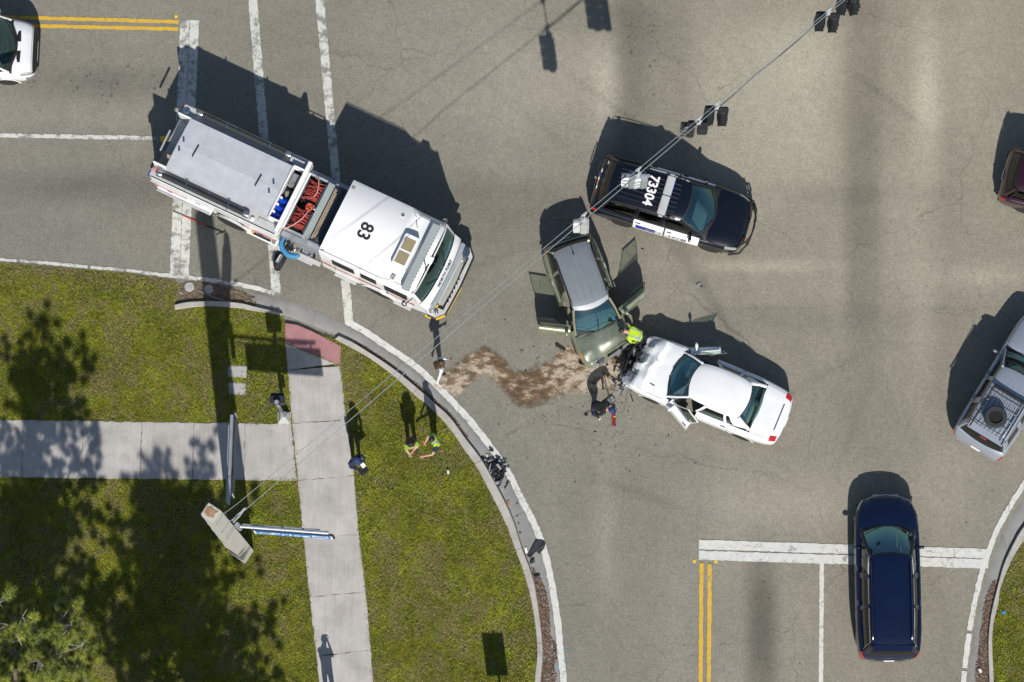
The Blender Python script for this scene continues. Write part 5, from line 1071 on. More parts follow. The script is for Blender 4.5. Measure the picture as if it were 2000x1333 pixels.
for k in range(6): ep('folded_hose', MB().box((5.665 + .045 * k, .0, 2.30 + .02 * math.sin(k * 2)), (.034, 1.85, .34)), 'hose_dark', pm_, bevel=.01)
for s in (1, -1): ep('bed_side', MB().box((5.66, s * 1.0, 2.05), (.50, .05, .45)), 'galv', pm_)
# blue cover and fittings hanging at the pump panel
bl = sub('intake_cover'); MB().tube([(4.58, -1.12, 1.55), (4.56, -1.32, 1.5), (4.68, -1.46, 1.45), (4.90, -1.54, 1.42), (5.12, -1.50, 1.42), (5.24, -1.40, 1.45)], [.07, .10, .10, .10, .10, .05], 10).build('sleeve', 'cover_blue', bl, smooth=True); MB().tube([(4.66, -1.18, 1.62), (4.68, -1.34, 1.62), (4.82, -1.42, 1.6), (4.98, -1.42, 1.58)], .028, 8).build('strap', 'black_plastic', bl, smooth=True)
MB().lathe([(.05, -.20), (.14, -.16), (.14, .0), (.08, .03)], (4.86, -1.22, 1.50), 'Y', 16).build('intake', 'dark_cavity', bl); MB().ball((4.80, -1.26, 1.66), .06, 10).build('cap', 'chrome', bl, smooth=True); MB().ball((5.06, -1.36, 1.62), .075, 10).build('cap', 'chrome', bl, smooth=True)
mb = MB(); rnd = random.Random(5)
for _ in range(26): mb.box((rnd.uniform(4.62, 5.8), rnd.uniform(-1.26, -1.12), rnd.uniform(.9, 1.7)), (rnd.uniform(.04, .12), .14, rnd.uniform(.03, .1)), rz=rnd.uniform(-.5, .5), mi=rnd.choice([0, 0, 1, 2]))
tag(mb.build('panel_fittings', ['chrome', 'dark_cavity', 'seat_tan'], pm_), kind='stuff')
mb = MB()
for k in range(9): mb.box((4.46 + .001 * k, -.95 - (k % 3) * .10, 1.9 - .12 * (k // 3)), (.012, .07, .08))
tag(ep('vent_slots', mb, 'seat_tan'), kind='stuff')
ep('pump_step', MB().box((5.42, -1.30, .80), (.9, .14, .04)), 'tread_plate'); ep('front_side_step', MB().box((5.45, 1.22, .9), (.8, .2, .04)), 'galv')
# cab
cab = MB(); W0 = 1.28
secs = [(5.95, 1.27, 1.24, 3.00, 2.90), (8.02, 1.27, 1.24, 3.00, 2.90), (8.30, 1.27, 1.16, 2.93, 2.80), (9.05, 1.27, 1.13, 2.90, 2.78), (9.17, 1.265, 1.12, 2.80, 2.68)]
def cabring(x, w, wt, zc, ze): return [(x, -w, .62), (x, -w, 1.9), (x, -w + .005, ze - .10), (x, -wt, ze), (x, -wt * .94, zc - .01), (x, 0, zc + .03), (x, wt * .94, zc - .01), (x, wt, ze), (x, w - .005, ze - .10), (x, w, 1.9), (x, w, .62)]
rings = [cabring(*s) for s in secs]
cab.add([p for r in rings for p in r], [(i * 11 + k, i * 11 + k + 1, (i + 1) * 11 + k + 1, (i + 1) * 11 + k) for i in range(4) for k in range(10)] + [tuple(range(11))])
ep('cab', cab, 'engine_white', smooth=50)
# front face: windshield, then panel, bowed forward in the middle
def ff(y): return .10 * (1 - (y / 1.27) ** 2)
def fr(u, z, w=1.255): 
    y = w * (1 - 2 * u); x = 9.20 + ff(y) * min(1, (2.8 - z) / .5 + .15) + .24 * (2.8 - z) / 1.0 if z >= 1.80 else 9.20 + ff(y) + .24 + min(.22, (1.80 - z) * .55)
    return Vector((x - .07 * (abs(y) / 1.27) ** 8, y, z))
ep('front_panel', MB().grid(lambda u, v: fr(u, 1.80 - 1.10 * v), 14, 6), 'engine_white', smooth=True)
ep('front_header', MB().grid(lambda u, v: fr(u, 2.80 - .08 * v), 14, 1), 'engine_white', smooth=True)
ep('windshield', MB().grid(lambda u, v: fr(.04 + .92 * u, 2.72 - .86 * v), 16, 6), 'glass_wind', smooth=True)
ep('windshield_divider', MB().box((fr(.5, 2.32).x + .02, 0, 2.30), (.30, .05, .8), ry=0) if False else MB().tube([fr(.5, 2.72) + Vector((.01, 0, 0)), fr(.5, 1.84) + Vector((.01, 0, 0))], .018, 6), 'black_plastic')
for u in (.0, .965): ep('corner_post', MB().grid(lambda a, v, u=u: fr(u + .035 * a, 2.74 - .94 * v), 2, 6), 'engine_white', smooth=True)
ep('windshield_sill', MB().grid(lambda u, v: fr(u, 1.87 - .06 * v) + Vector((.012, 0, 0)), 14, 1), 'black_plastic')
for s in (1, -1):
    ep('cab_side_front', MB().add([(9.17, s * 1.265, .62), (9.17, s * 1.265, 2.68), (9.22, s * 1.262, 2.40), (9.38, s * 1.255, 1.80), (9.56, s * 1.25, 1.4), (9.58, s * 1.25, .7)], [(0, 1, 2, 3, 4, 5)]), 'engine_white')
ep('cab_dash', MB().grid(lambda u, v: Vector((9.02 + .36 * v, 1.2 - 2.4 * u, 1.78 + .03 * math.sin(6 * u))), 8, 2), 'dark_cavity'); ep('cab_back', MB().box((8.6, 0, 1.3), (.05, 2.4, .9)), 'dark_cavity')
ep('sun_visor', MB().box((9.20, .55, 2.45), (.05, .9, .2)).box((9.20, -.62, 2.45), (.05, .8, .2)), 'seat_tan')
ep('wiper', MB().tube([fr(.42, 1.85) + Vector((.03, 0, 0)), fr(.30, 2.45) + Vector((.03, 0, 0))], .012, 5).tube([fr(.62, 1.85) + Vector((.03, 0, 0)), fr(.78, 2.40) + Vector((.03, 0, 0))], .012, 5), 'black_plastic')
# side windows, doors, stripes
for s in (1, -1):
    for (xa, xb, z0, z1, k) in ((6.40, 7.12, 1.95, 2.50, 0), (7.38, 7.88, 1.95, 2.45, 1), (8.20, 8.95, 1.75, 2.45, 2)):
        if k in (0, 2):
            d = ep('cab_door', MB().box(((xa + xb) / 2, s * 1.275, 1.58), (xb - xa + .22, .025, 1.86)), 'engine_white', bevel=.01); MB().box(((xa + xb) / 2 - .3, s * 1.31, 1.55), (.05, .04, .2)).build('handle', 'chrome', d); par = d
        else: par = eng
        MB().box(((xa + xb) / 2, s * 1.286, (z0 + z1) / 2), (xb - xa + .05, .012, z1 - z0 + .05)).build('window_frame', 'black_plastic', par, bevel=.004); MB().box(((xa + xb) / 2, s * 1.294, (z0 + z1) / 2), (xb - xa - .02, .008, z1 - z0 - .02)).build('window', 'dark_cavity', par)
    ep('cab_stripe', MB().box((7.0, s * 1.292, 1.42), (2.1, .006, .10)).box((8.75, s * 1.292, 1.42), (.9, .006, .10)), 'stripe_red')
    ep('wheel_arch', MB().grid(lambda u, v, s=s: Vector((7.90 + (.58 + .06 * v) * math.cos(math.pi * u), s * (1.24 + .10 * v), .52 + (.60 + .02 * v) * math.sin(math.pi * u))), 14, 2), 'chrome', smooth=True)
    ep('cab_step', MB().box((6.76, s * 1.31, .55), (.75, .12, .05)), 'tread_plate')
    mr = sub('mirror'); MB().ball((8.95, s * 1.45, 1.95), (.10, .10, .12), 12).build('mirror_head', 'chrome', mr, smooth=True); MB().tube([(9.15, s * 1.26, 2.25), (9.02, s * 1.45, 2.15), (8.95, s * 1.46, 1.98)], .018, 6).build('mirror_arm', 'black_plastic', mr)
    ep('cab_step', MB().box((8.75, s * 1.31, .55), (.6, .12, .05)), 'tread_plate')
    ep('grab_rail', MB().tube([(5.98, s * 1.32, 1.1), (5.98, s * 1.34, 2.1)], .02, 6), 'chrome')
    ep('roof_edge', MB().tube([(5.95, s * 1.215, 2.975), (8.02, s * 1.215, 2.975), (8.30, s * 1.14, 2.89), (9.04, s * 1.12, 2.87)], .014, 6), 'galv_bright')
# roof fittings
ep('light_bar', MB().box((8.91, -.10, 3.06), (.24, 2.28, .17)), 'bar_grey', bevel=.015)
mb = MB(); 
for y in [(-1.15 + .115 * k) for k in range(20)]: mb.box((9.04, y - .05, 3.02), (.02, .06, .04))
tag(ep('bar_clips', mb, 'grey_plastic'), kind='stuff')
ac = sub('air_conditioner', (8.42, -.16, 2.93)); 
MB().prism([(-.22, -.56), (.20, -.56), (.24, -.50), (.24, .50), (.20, .56), (-.22, .56), (-.25, .50), (-.25, -.50)], 0, .26).build('housing', 'engine_white', ac, bevel=.02)
for y in (.23, -.23): MB().box((-.01, y, .262), (.36, .40, .01)).build('filter', 'tan_mesh', ac, bevel=.004)
vt = sub('roof_vent', (8.42, -1.05, 2.9)); MB().box((0, 0, .06), (.14, .18, .12)).build('housing', 'letter_white', vt, bevel=.02); MB().box((0, 0, .122), (.08, .11, .008)).build('mesh', 'tan_mesh', vt)
ep('roof_hatch', MB().lathe([(.055, 0), (.055, .06), (.03, .08)], (7.83, .86, 2.97), n=12), 'chrome'); ep('roof_clip', MB().box((6.05, 1.0, 3.0), (.10, .10, .02)), 'seat_tan'); ep('roof_clip', MB().box((6.05, -1.18, 2.98), (.10, .10, .02)), 'seat_tan')
ep('antenna', MB().tube([(8.25, .93, 2.93), (8.40, .70, 3.0)], .012, 5).tube([(8.25, 1.0, 2.9), (8.10, 1.05, 3.3)], .006, 4), 'black_plastic')
ep('cable', MB().tube([(9.04, -.10, 2.95), (9.10, -.22, 2.98), (9.16, -.26, 2.93), (9.20, -.40, 2.88), (9.24, -.36, 2.84)], .014, 6), 'black_plastic', smooth=True); ep('camera_housing', MB().box((9.20, -.02, 2.84), (.16, .24, .08)), 'letter_white', bevel=.015)
t = text_mb('83', .58, .002, .012, .95); t.xf(Matrix.Translation((6.98, -.10, 3.035)) @ Matrix.Rotation(R(-90), 4, 'Z')); ep('roof_number', t, 'letter_black')
t = text_mb('NORTH PORT', .19, .002, .003, .78); pz = fr(.5, 1.62); t.xf(Matrix.Translation((pz.x + .012, 0, 1.63)) @ Matrix.Rotation(R(90), 4, 'Z') @ Matrix.Rotation(R(61), 4, 'X')); ep('front_lettering', t, 'letter_black')
# grille, bumper with its tray of suction hose
gr = ep('grille', MB().grid(lambda u, v: fr(u, 1.5 - .75 * v, .95) + Vector((.06 + .03 * v, 0, 0)), 10, 4), 'chrome')
for k in range(5): MB().box((9.83 + .004 * k, 0, 1.38 - .13 * k), (.03, 1.7, .03)).build('grille_bar', 'galv_bright', gr)
MB().grid(lambda u, v: Vector((9.68 + .12 * v + ff(1.2 * (1 - 2 * u)) * .5, 1.15 * (1 - 2 * u), 1.52 - .05 * v)), 12, 2).build('grille_cap', 'galv', gr)
bp = sub('front_bumper'); BPX = [(9.62, -1.27), (9.90, -1.27), (10.12, -1.02), (10.16, 0), (10.12, 1.02), (9.90, 1.27), (9.62, 1.27)]
MB().prism(BPX, .45, .72).build('deck', 'tread_plate', bp, bevel=.01)
MB().tube([(x + .01, y * 1.005, .70) for x, y in BPX], .035, 8).build('edge_trim', 'black_plastic', bp, smooth=True)
MB().tube([(10.16, -.95, .66), (10.20, 0, .66)], .018, 6).build('yellow_strip', 'yellow_paint', bp); MB().box((10.03, -1.17, .70), (.30, .05, .10), rz=.85).build('yellow_strip', 'yellow_paint', bp); MB().box((9.66, -1.31, .66), (.20, .05, .09)).build('yellow_strip', 'yellow_paint', bp)
MB().box((9.88, .0, .735), (.26, 1.85, .03)).build('hose_tray', 'dark_cavity', bp)
MB().tube([(9.86, .68, .86), (9.90, .2, .88), (9.90, -.3, .88), (9.86, -.82, .84)], .095, 12).build('suction_hose', 'hose_grey', bp, smooth=True); MB().lathe([(.10, .70), (.115, .74), (.115, .86), (.07, .90)], (9.86, 0, .86), 'Y', 14).build('coupling', 'alloy', bp, smooth=True)
MB().box((9.86, 1.0, .83), (.26, .22, .18)).build('siren', 'chrome', bp, bevel=.02); MB().ball((9.72, -1.08, .82), .09, 10).ball((9.86, -1.10, .80), .07, 10).build('horn', 'chrome', bp, smooth=True); MB().box((9.76, -.90, .80), (.1, .08, .12)).box((9.62, -.86, .86), (.06, .05, .08)).build('outlet', 'yellow_paint', bp)
for k in range(6): MB().box((10.02, -.62 + .16 * k, .78), (.06, .05, .08)).build('hose_bracket', 'black_plastic', bp)
for s in (1, -1): MB().box((9.70, s * 1.08, 1.05), (.10, .28, .20)).build('headlight', 'clear_lens', eng, bevel=.02)
# ------------------------------------------------------------------ strain pole, span wires, signals, signs
base = G(474, 1080); top = Vector((base.x, base.y, 9.9))
pole = thing('strain_pole', 'tall square concrete strain pole on the lawn with a rust-stained top', 'pole', (base.x, base.y, 0), R(-33))
def pw(z): return .55 - .011 * z
mb = MB(); N_ = 14
for i in range(N_ + 1):
    z = 9.9 * i / N_; a = pw(z) / 2
    for sx, sy in ((-1, -1), (1, -1), (1, 1), (-1, 1)): mb.v += [(sx * a, sy * a * .92, z)]
mb.f = [(i * 4 + k, i * 4 + (k + 1) % 4, i * 4 + 4 + (k + 1) % 4, i * 4 + 4 + k) for i in range(N_) for k in range(4)] + [(0, 3, 2, 1), tuple(range(N_ * 4, N_ * 4 + 4))]; mb.mi = [0] * len(mb.f)
mb.build('shaft', 'pole_concrete', pole, bevel=.015)
a = pw(9.9) / 2; MB().prism([(-a * .7, -a * .5), (-a * .1, -a * .7), (a * .7, -a * .4), (a * .5, a * .1), (a * .75, a * .6), (a * .1, a * .5), (-a * .3, a * .7), (-a * .8, a * .3)], 9.895, 9.915).build('rust_stain', 'rust', pole)
def band_at(z, name='band'):
    a = pw(z) / 2 + .015; MB().tube([(-a, -a * .85, z), (a, -a * .85, z), (a, a * .85, z), (-a, a * .85, z), (-a, -a * .85, z)], .014, 5).build(name, 'galv', pole)
for z in (9.35, 7.65, 6.45, 6.1): band_at(z)
rm = Matrix.Rotation(R(-33), 3, 'Z')
# span wires
WA, WB = (452, 997), (2120, -396)
def wire_pt(t, hz): 
    x = WA[0] + (WB[0] - WA[0]) * t; y = WA[1] + (WB[1] - WA[1]) * t; return x, y
def mess_h(px): t = (px - 452) / 1668; return 9.35 - 4.0 * t + 2.4 * t * t
def mess(px): return G(px, 994 - .8346 * (px - 452), mess_h(px))
def gap_px(px): return max(6.0, 23 - .022 * (px - 550)) if px < 900 else max(6.0, 14.5 - .0075 * (px - 900) * 1.6)
def teth(px): return G(px, 994 - .8346 * (px - 452) + gap_px(px), mess_h(px) - gap_px(px) / 13.9)
far = mess(2120); 
for k, (fn, lab, r, nm) in enumerate(((mess, 'upper steel span wire carrying the traffic signals across the road', .014, 'span_wire'), (teth, 'lower tether wire and cable running just under the span wire', .016, 'span_wire'))):
    pts = [fn(px) for px in range(470, 2121, 25)]; st = pole.matrix_world
    a0 = Vector((base.x, base.y, 0)) + rm @ Vector((.22, .12, 0)) + Vector((0, 0, mess_h(452) if k == 0 else mess_h(452) - 1.7))
    tag(MB().tube([a0] + pts, r * .65, 6).build(nm, 'wire', smooth=True), lab, 'cable')
mb = MB(); P_ = [teth(px) + Vector((.02 * math.sin(px * .05), 0, -.05)) for px in range(1130, 2121, 20)]; tag(mb.tube(P_, .02, 6).build('signal_cable', 'black_plastic', smooth=True), 'black signal cable lashed along the lower wire over the road', 'cable')
cl = thing('wire_clamp', 'galvanised clamp joining the lower wire to the concrete pole', 'clamp', tuple(teth(470)))
MB().tube([(-.25, -.2, 0), (-.08, -.02, 0), (.1, .12, 0)], .02, 6).build('rod', 'galv_bright', cl); MB().tube([(-.22, -.26, 0), (-.04, -.08, 0), (.1, .12, 0)], .02, 6).build('rod', 'galv_bright', cl); MB().box((.1, .12, 0), (.12, .06, .06), rz=.7).build('shackle', 'galv_bright', cl)
op = thing('strain_pole', 'second concrete strain pole across the intersection, outside the upper right', 'pole', (far.x + .3, far.y + .2, 0), R(-33))
MB().prism([(-.25, -.2), (.25, -.2), (.25, .2), (-.25, .2)], 0, 9.9).build('shaft', 'pole_concrete', op, bevel=.015)
# sign arms
def sign_arm(p0, p1, label, face_dir, lettered, drop=.52):
    """p0 -> p1 horizontal pipe with a street-name panel hung beneath; face_dir: unit vector the lettering faces"""
    t = thing('street_sign', label, 'street sign', tuple(p0)); d = (p1 - p0); L = d.length; u = d.normalized(); rz = math.atan2(u.y, u.x); t.rotation_euler = (0, 0, rz)
    MB().tube([(-.02, 0, 0), (L * .95, 0, 0)], .052, 10).build('arm', 'galv', t, smooth=True)
    if lettered: MB().tube([(0, 0, -.6), (0, 0, .35)], .075, 12).build('clamp_post', 'galv', t, smooth=True)
    MB().tube([(0.1, .10, -.30), (L * .85, .09, -.16)], .022, 6).build('brace', 'galv', t)
    s0 = .40 if lettered else .25; s1 = L
    lr = (.96 if lettered else .60)
    fs = -1 if (Matrix.Rotation(rz, 3, 'Z') @ Vector((0, -1, 0))).dot(face_dir) > 0 else 1; tl = Matrix.Rotation(R(8 * fs), 4, 'X')
    h = .78; pn = MB().box(((s0 + s1) / 2, 0, 0), (s1 - s0, .07, h)); m = Matrix.Translation((0, fs * .04, -.14 - h / 2))
    pn.xf(m); pn.build('panel_box', 'sign_dark', t, bevel=.012)
    f = MB().box(((s0 + s1) / 2, fs * .042, 0), (s1 - s0 - .10, .012, h - .10)).xf(m); f.build('sign_face', 'sign_blue' if lettered else 'sign_dark', t, bevel=.006)
    for e in (s0 + .07, s1 - .07): MB().box((e, fs * .047, 0), (.05, .012, h - .10)).xf(m).build('border', 'letter_white', t)
    for k in range(4): MB().box((s0 + .3 + k * (s1 - s0 - .6) / 3, 0, -.08), (.05, .09, .14)).build('hanger', 'galv_bright', t)
    if lettered:
        for (s_, sz, x, z, sx) in (('Price', .50, s0 + 1.12, -.02, 1.15), ('Blvd', .25, s0 + 2.00, .18, 1.15), ('2400', .16, s0 + 1.92, -.20, 1.1), ('W', .20, s1 - .30, -.22, 1.2)):
            q = text_mb(s_, sz, .002, .004, sx); q.xf(m @ Matrix.Translation((x, fs * .052, z)) @ Matrix.Rotation(R(90 if fs < 0 else -90), 4, 'X')); q.build('lettering', 'letter_white', t)
        e_ = MB().lathe([(.001, 0), (.15, .002)], n=18).xf(m @ Matrix.Translation((s0 + .38, fs * .053, 0)) @ Matrix.Rotation(R(90), 4, 'X') @ Matrix.Scale(1.5, 4, (1, 0, 0))); e_.build('emblem', 'letter_white', t)
        MB().box((s0 + .38, fs * .056, .01), (.22, .006, .10)).xf(m).build('emblem_centre', 'letter_black', t)
    return t
sign_arm(G(465, 1028, 6.3), G(651, 1042, 6.3), 'blue Price Blvd street-name sign on an arm over the vertical sidewalk', Vector((0, -1, 0)), True)
sign_arm(G(446, 985, 6.25), G(453, 802, 6.25), 'street-name sign seen edge-on, reaching up from the pole over the sidewalk', Vector((1, 0, 0)), False)
# traffic signals
def signal(px, kind, label, rz, mat='signal_black', hh=1.1, drop=.15):
    hm, ht = mess(px), teth(px); t = thing('traffic_signal', label, 'traffic light', (ht.x, ht.y, ht.z), 0, 'traffic signals hanging on the span wires'); rm_ = R(rz)
    MB().tube([hm - ht + Vector((0, 0, .05)), (0, 0, .3), (0, 0, -.12)], .022, 6).build('hanger', 'galv_bright', t)
    for q in (hm - ht, Vector((0, 0, 0))): MB().box(q, (.20, .06, .09), rz=R(39)).box(q + Vector((0, 0, -.08)), (.08, .08, .1)).build('clamp', 'galv_bright', t, bevel=.01)
    heads = {'one': [((0, .0), rz, 3)], 'pair': [((-.17, 0), rz, 3), ((.17, 0), rz + 12, 3)], 'back': [((-.20, .04), rz, 3), ((.20, .0), rz, 3)], 'corner': [((-.22, 0), rz, 3), ((.12, -.05), rz - 90, 2)]}[kind]
    if kind != 'one': MB().box((0, 0, -.20), (.70, .10, .07)).build('yoke', mat, t, bevel=.01)
    for (ox, oy), a, nsec in heads:
        hd = bpy.data.objects.new('signal_head', None); COL.objects.link(hd); hd.parent = t; hd.location = (ox, oy, -.25 - .17); hd.rotation_euler = (0, 0, R(a))
        for k in range(nsec):
            MB().box((0, 0, -.34 * k), (.20, .30, .325)).build('section', mat, hd, bevel=.02)
            v = MB(); v.grid(lambda u, w, k=k: Vector((.10 + .22 * w * (1 - .12 * abs(2 * u - 1)), .135 * math.cos(math.pi * (1.15 - 1.3 * u)), .135 * math.sin(math.pi * (1.15 - 1.3 * u)) - .36 * k)), 12, 2)
            v.build('visor', mat, hd, smooth=True); MB().lathe([(.14, .10), (.13, .125), (.001, .135)], (0, 0, -.36 * k), 'X', 16).build('lens', ['red_lens', 'amber_lens', 'cover_blue'][k] if False else 'sign_dark', hd, smooth=True)
        if mat == 'signal_grey':
            for k in range(5): MB().box((-.13, .0, -.05 - .17 * k), (.04, .30, .05)).build('rib', mat, hd, bevel=.006)
    return t
signal(1141, 'one', 'pale grey traffic signal hanging over the rear of the green SUV', 180, 'signal_grey')
signal(1247, 'pair', 'grey traffic signal pair hanging over the roof of the police SUV', 180, 'galv')
signal(1366, 'corner', 'black traffic signal just above the police SUV, left of the other black one', 180)
signal(1401, 'back', 'black double traffic signal at the middle right of the wire above the police SUV', 270)
signal(1619, 'back', 'black double traffic signal near the top right, below the edge', 270)
signal(1660, 'pair', 'dark signal pair cut by the top edge at the upper right', 270)
# pedestrian signal pedestal beside the sidewalk crossing
pb_ = G(556, 818); ps = thing('pedestal_signal', 'short pedestal pedestrian signal at the inner corner of the sidewalks', 'crossing signal', (pb_.x, pb_.y, .1))
MB().prism([(-.21, -.21), (.21, -.21), (.21, .21), (-.21, .21)], -.1, .03).build('footing', 'kerb_concrete', ps, bevel=.01)
MB().add([(-.19, -.19, .03), (.19, -.19, .03), (.19, .19, .03), (-.19, .19, .03), (-.09, -.09, .38), (.09, -.09, .38), (.09, .09, .38), (-.09, .09, .38)], [(0, 1, 5, 4), (1, 2, 6, 5), (2, 3, 7, 6), (3, 0, 4, 7), (4, 5, 6, 7)]).build('base', 'galv_bright', ps, bevel=.01)
MB().tube([(0, 0, .3), (0, 0, 3.05)], .057, 12).build('post', 'galv', ps, smooth=True)
MB().box((0, .12, 2.72), (.46, .24, .46)).build('housing', 'signal_black', ps, bevel=.02); MB().box((.0, .0, 3.02), (.20, .14, .10)).build('bracket', 'signal_black', ps, bevel=.01); MB().tube([(0, 0, 3.0), (0, 0, 3.14)], .07, 12).build('cap', 'galv', ps)
for k in range(4): MB().box((0, .28 + .0 * k, 2.58 + .09 * k), (.40, .10, .02)).build('visor', 'signal_black', ps)
MB().box((.10, -.06, 1.15), (.10, .14, .24)).build('push_button', 'grey_plastic', ps, bevel=.01)
# sign outside the lower edge whose shadow falls on the lawn
sb = G(984, 1398); t = thing('road_sign', 'rectangular road sign on a post, outside the bottom edge', 'sign', (sb.x, sb.y, .1), R(0)); MB().box((0, 0, 1.2), (.06, .06, 2.4)).build('post', 'galv', t); MB().box((-.03, -.04, 1.78), (.66, .015, 1.22)).build('sign_panel', 'light_grey', t)
# ------------------------------------------------------------------ grass, litter, loose stuff
def tri_mesh(name, co, faces, col, mat, label=None, cat=None, kind='stuff'):
    me = bpy.data.meshes.new(name); k = faces.shape[1]; me.vertices.add(len(co)); me.vertices.foreach_set('co', co.astype(np.float32).ravel()); me.loops.add(faces.size)
    me.loops.foreach_set('vertex_index', faces.astype(np.int32).ravel()); me.polygons.add(len(faces)); me.polygons.foreach_set('loop_start', np.arange(0, faces.size, k, dtype=np.int32))
    me.polygons.foreach_set('loop_total', np.full(len(faces), k, dtype=np.int32)); me.update(calc_edges=True)
    at = me.attributes.new('tint', 'FLOAT_COLOR', 'POINT'); at.data.foreach_set('color', np.concatenate([col, np.ones((len(col), 1))], 1).astype(np.float32).ravel())
    me.materials.append(MATS[mat]); o = bpy.data.objects.new(name, me); COL.objects.link(o); return tag(o, label, cat, kind=kind)
def vnoise(x, y, s, seed):
    r = np.random.default_rng(seed).random((64, 64)); u, v = x * s + 100, y * s + 100; i, j = np.floor(u).astype(int), np.floor(v).astype(int); f, g = u - i, v - j; f = f * f * (3 - 2 * f); g = g * g * (3 - 2 * g)
    a = lambda p, q: r[p % 64, q % 64]
    return a(i, j) * (1 - f) * (1 - g) + a(i + 1, j) * f * (1 - g) + a(i, j + 1) * (1 - f) * g + a(i + 1, j + 1) * f * g
def fbm(x, y, s, seed, o=4): return sum(vnoise(x, y, s * 2 ** k, seed + k) * .5 ** k for k in range(o)) / sum(.5 ** k for k in range(o))
WALKS = [[G(x, y).xy for x, y in LE] + [G(x, y).xy for x, y in reversed(RE)], gl((-300, 817), (571, 829), (580, 940), (-300, 931)), RPp,
         gl((445, 715), (483, 716), (482, 740), (445, 739)), gl((446, 748), (482, 749), (482, 774), (447, 772)), gl((455, 1070), (478, 1052), (494, 1075), (472, 1100)), gl((540, 800), (565, 800), (568, 830), (540, 830))]
def grass(name, label, n, x0, x1, y0, y1, poly, shore, west=None, seed=5):
    g = np.random.default_rng(seed); x = g.uniform(x0, x1, n); y = g.uniform(y0, y1, n); z, ins, s = lawn_z(x, y, poly, shore, west); k = ins & (s > .03 * g.random(n) - .02)
    for w in WALKS:
        iw = inside(x, y, w); dw = dist(x, y, w + [w[0]]); k &= ~(iw & (dw > .03 + .05 * (fbm(x, y, 3, 9) - .45)))
    dens = fbm(x, y, 1.3, 11); k &= g.random(n) < np.clip(.35 + (dens - .3) * 2.2, .35, 1)
    x, y, z, s = x[k], y[k], z[k], s[k]; n = len(x); a = g.uniform(0, 2 * np.pi, n) + 1.2 * fbm(x, y, 2.0, 21); L = g.uniform(.045, .115, n) * (0.65 + .7 * fbm(x, y, 2.2, 31)); wd = g.uniform(.005, .011, n); el = g.uniform(.15, 1.1, n)
    dx, dy, dz = np.cos(a) * np.cos(el), np.sin(a) * np.cos(el), np.sin(el); sx, sy = -np.sin(a) * wd, np.cos(a) * wd
    p0 = np.stack([x - sx, y - sy, z], 1); p1 = np.stack([x + sx, y + sy, z], 1); m = np.stack([x + dx * L * .55, y + dy * L * .55, z + dz * L * .62], 1); o = np.stack([sx, sy, 0 * sx], 1) * .8
    tip = np.stack([x + dx * L, y + dy * L, z + dz * L * .85], 1); co = np.stack([p0, p1, m - o, m + o, tip], 1).reshape(-1, 3); b = np.arange(n)[:, None] * 5
    F = np.concatenate([b + [0, 1, 3], b + [0, 3, 2], b + [2, 3, 4]])
    t = fbm(x, y, .8, 41, 5); t2 = fbm(x, y, 3.5, 47, 4); brown = np.clip((t - .50) * 4.5 + (t2 - .52) * 6 + .12, 0, 1) * .62; edge = np.clip(1 - s / .7, 0, 1) * .6 if west is not None else 0 * x
    edge = np.where(x < (west if west is not None else -99) + .5, edge, 0); brown = np.clip(brown + edge + (g.random(n) < .09) * .7, 0, 1)[:, None]
    lum = fbm(x, y, 1.6, 51) * .5 + fbm(x, y, 7.0, 53, 2) * .5; gr = np.stack([.170 + .13 * g.random(n), .205 + .095 * g.random(n), .008 + .018 * g.random(n)], 1) * (.30 + 1.2 * lum)[:, None] * np.array([.92, .92, 1.2]); br = np.stack([.175 + .10 * g.random(n), .155 + .07 * g.random(n), .065 + .04 * g.random(n)], 1)
    c = gr * (1 - brown) + br * brown; tri_mesh(name, co, F, np.repeat(c, 5, 0), 'grass_blades', label, 'grass')
grass('grass', 'green and straw-brown mown grass blades on the left lawn', 700000, -16.9, 1.2, -11.1, 3.1, POLY1, SHORE1, WEST)
grass('grass', 'green grass blades at the lower right corner', 26000, 14.6, 16.6, -11.1, -5.2, POLY3, POLY3[:60], seed=8)
def litter(name, label, a, b, n, cols, size=(.02, .07), z=.02, seed=2, prof=lambda t: 1.0, mat='leaf_litter', lift=.03, thr=0.0, cat='litter'):
    g = np.random.default_rng(seed); A = resample(curve_pts(a), 60); B = resample(curve_pts(b), 60); out = []; cl = []
    for _ in range(n):
        t = g.random(); i = int(t * 58.9); f = t * 59 - i; p = A[i].lerp(A[i + 1], min(f, 1)); q = B[i].lerp(B[i + 1], min(f, 1)); u = g.random() ** 1.3 * prof(t) * (.75 + .5 * vnoise(np.array([p.x]), np.array([p.y]), 3, 4)[0]); c = p.lerp(q, u)
        r = g.uniform(*size); an = g.uniform(0, 6.28); d = Vector((math.cos(an), math.sin(an))) * r; e = Vector((-d.y, d.x)) * g.uniform(.12, .6); zz = z + g.random() * lift
        out += [(*(c - d), zz), (*(c + e), zz + g.uniform(-.008, .012)), (*(c + d), zz + g.uniform(0, .01)), (*(c - e), zz)]; col = np.array(cols[g.integers(len(cols))]) * g.uniform(.6, 1.35); cl += [col] * 4
    tri_mesh(name, np.array(out), np.arange(len(out)).reshape(-1, 4), np.array(cl), mat, label, cat)
BR = [(.13, .075, .05), (.10, .06, .04), (.17, .11, .075), (.08, .055, .04), (.24, .19, .14)]
litter('leaf_litter', 'red-brown leaves and needles lying in the left gutter', [(1037, 1112), (1044.5, 1146), (1053, 1200), (1059, 1250), (1060, 1290), (1056, 1340)], [(1044, 1112), (1062, 1146), (1072, 1200), (1079, 1250), (1085, 1290), (1080, 1340)], 1700, BR, z=.012)
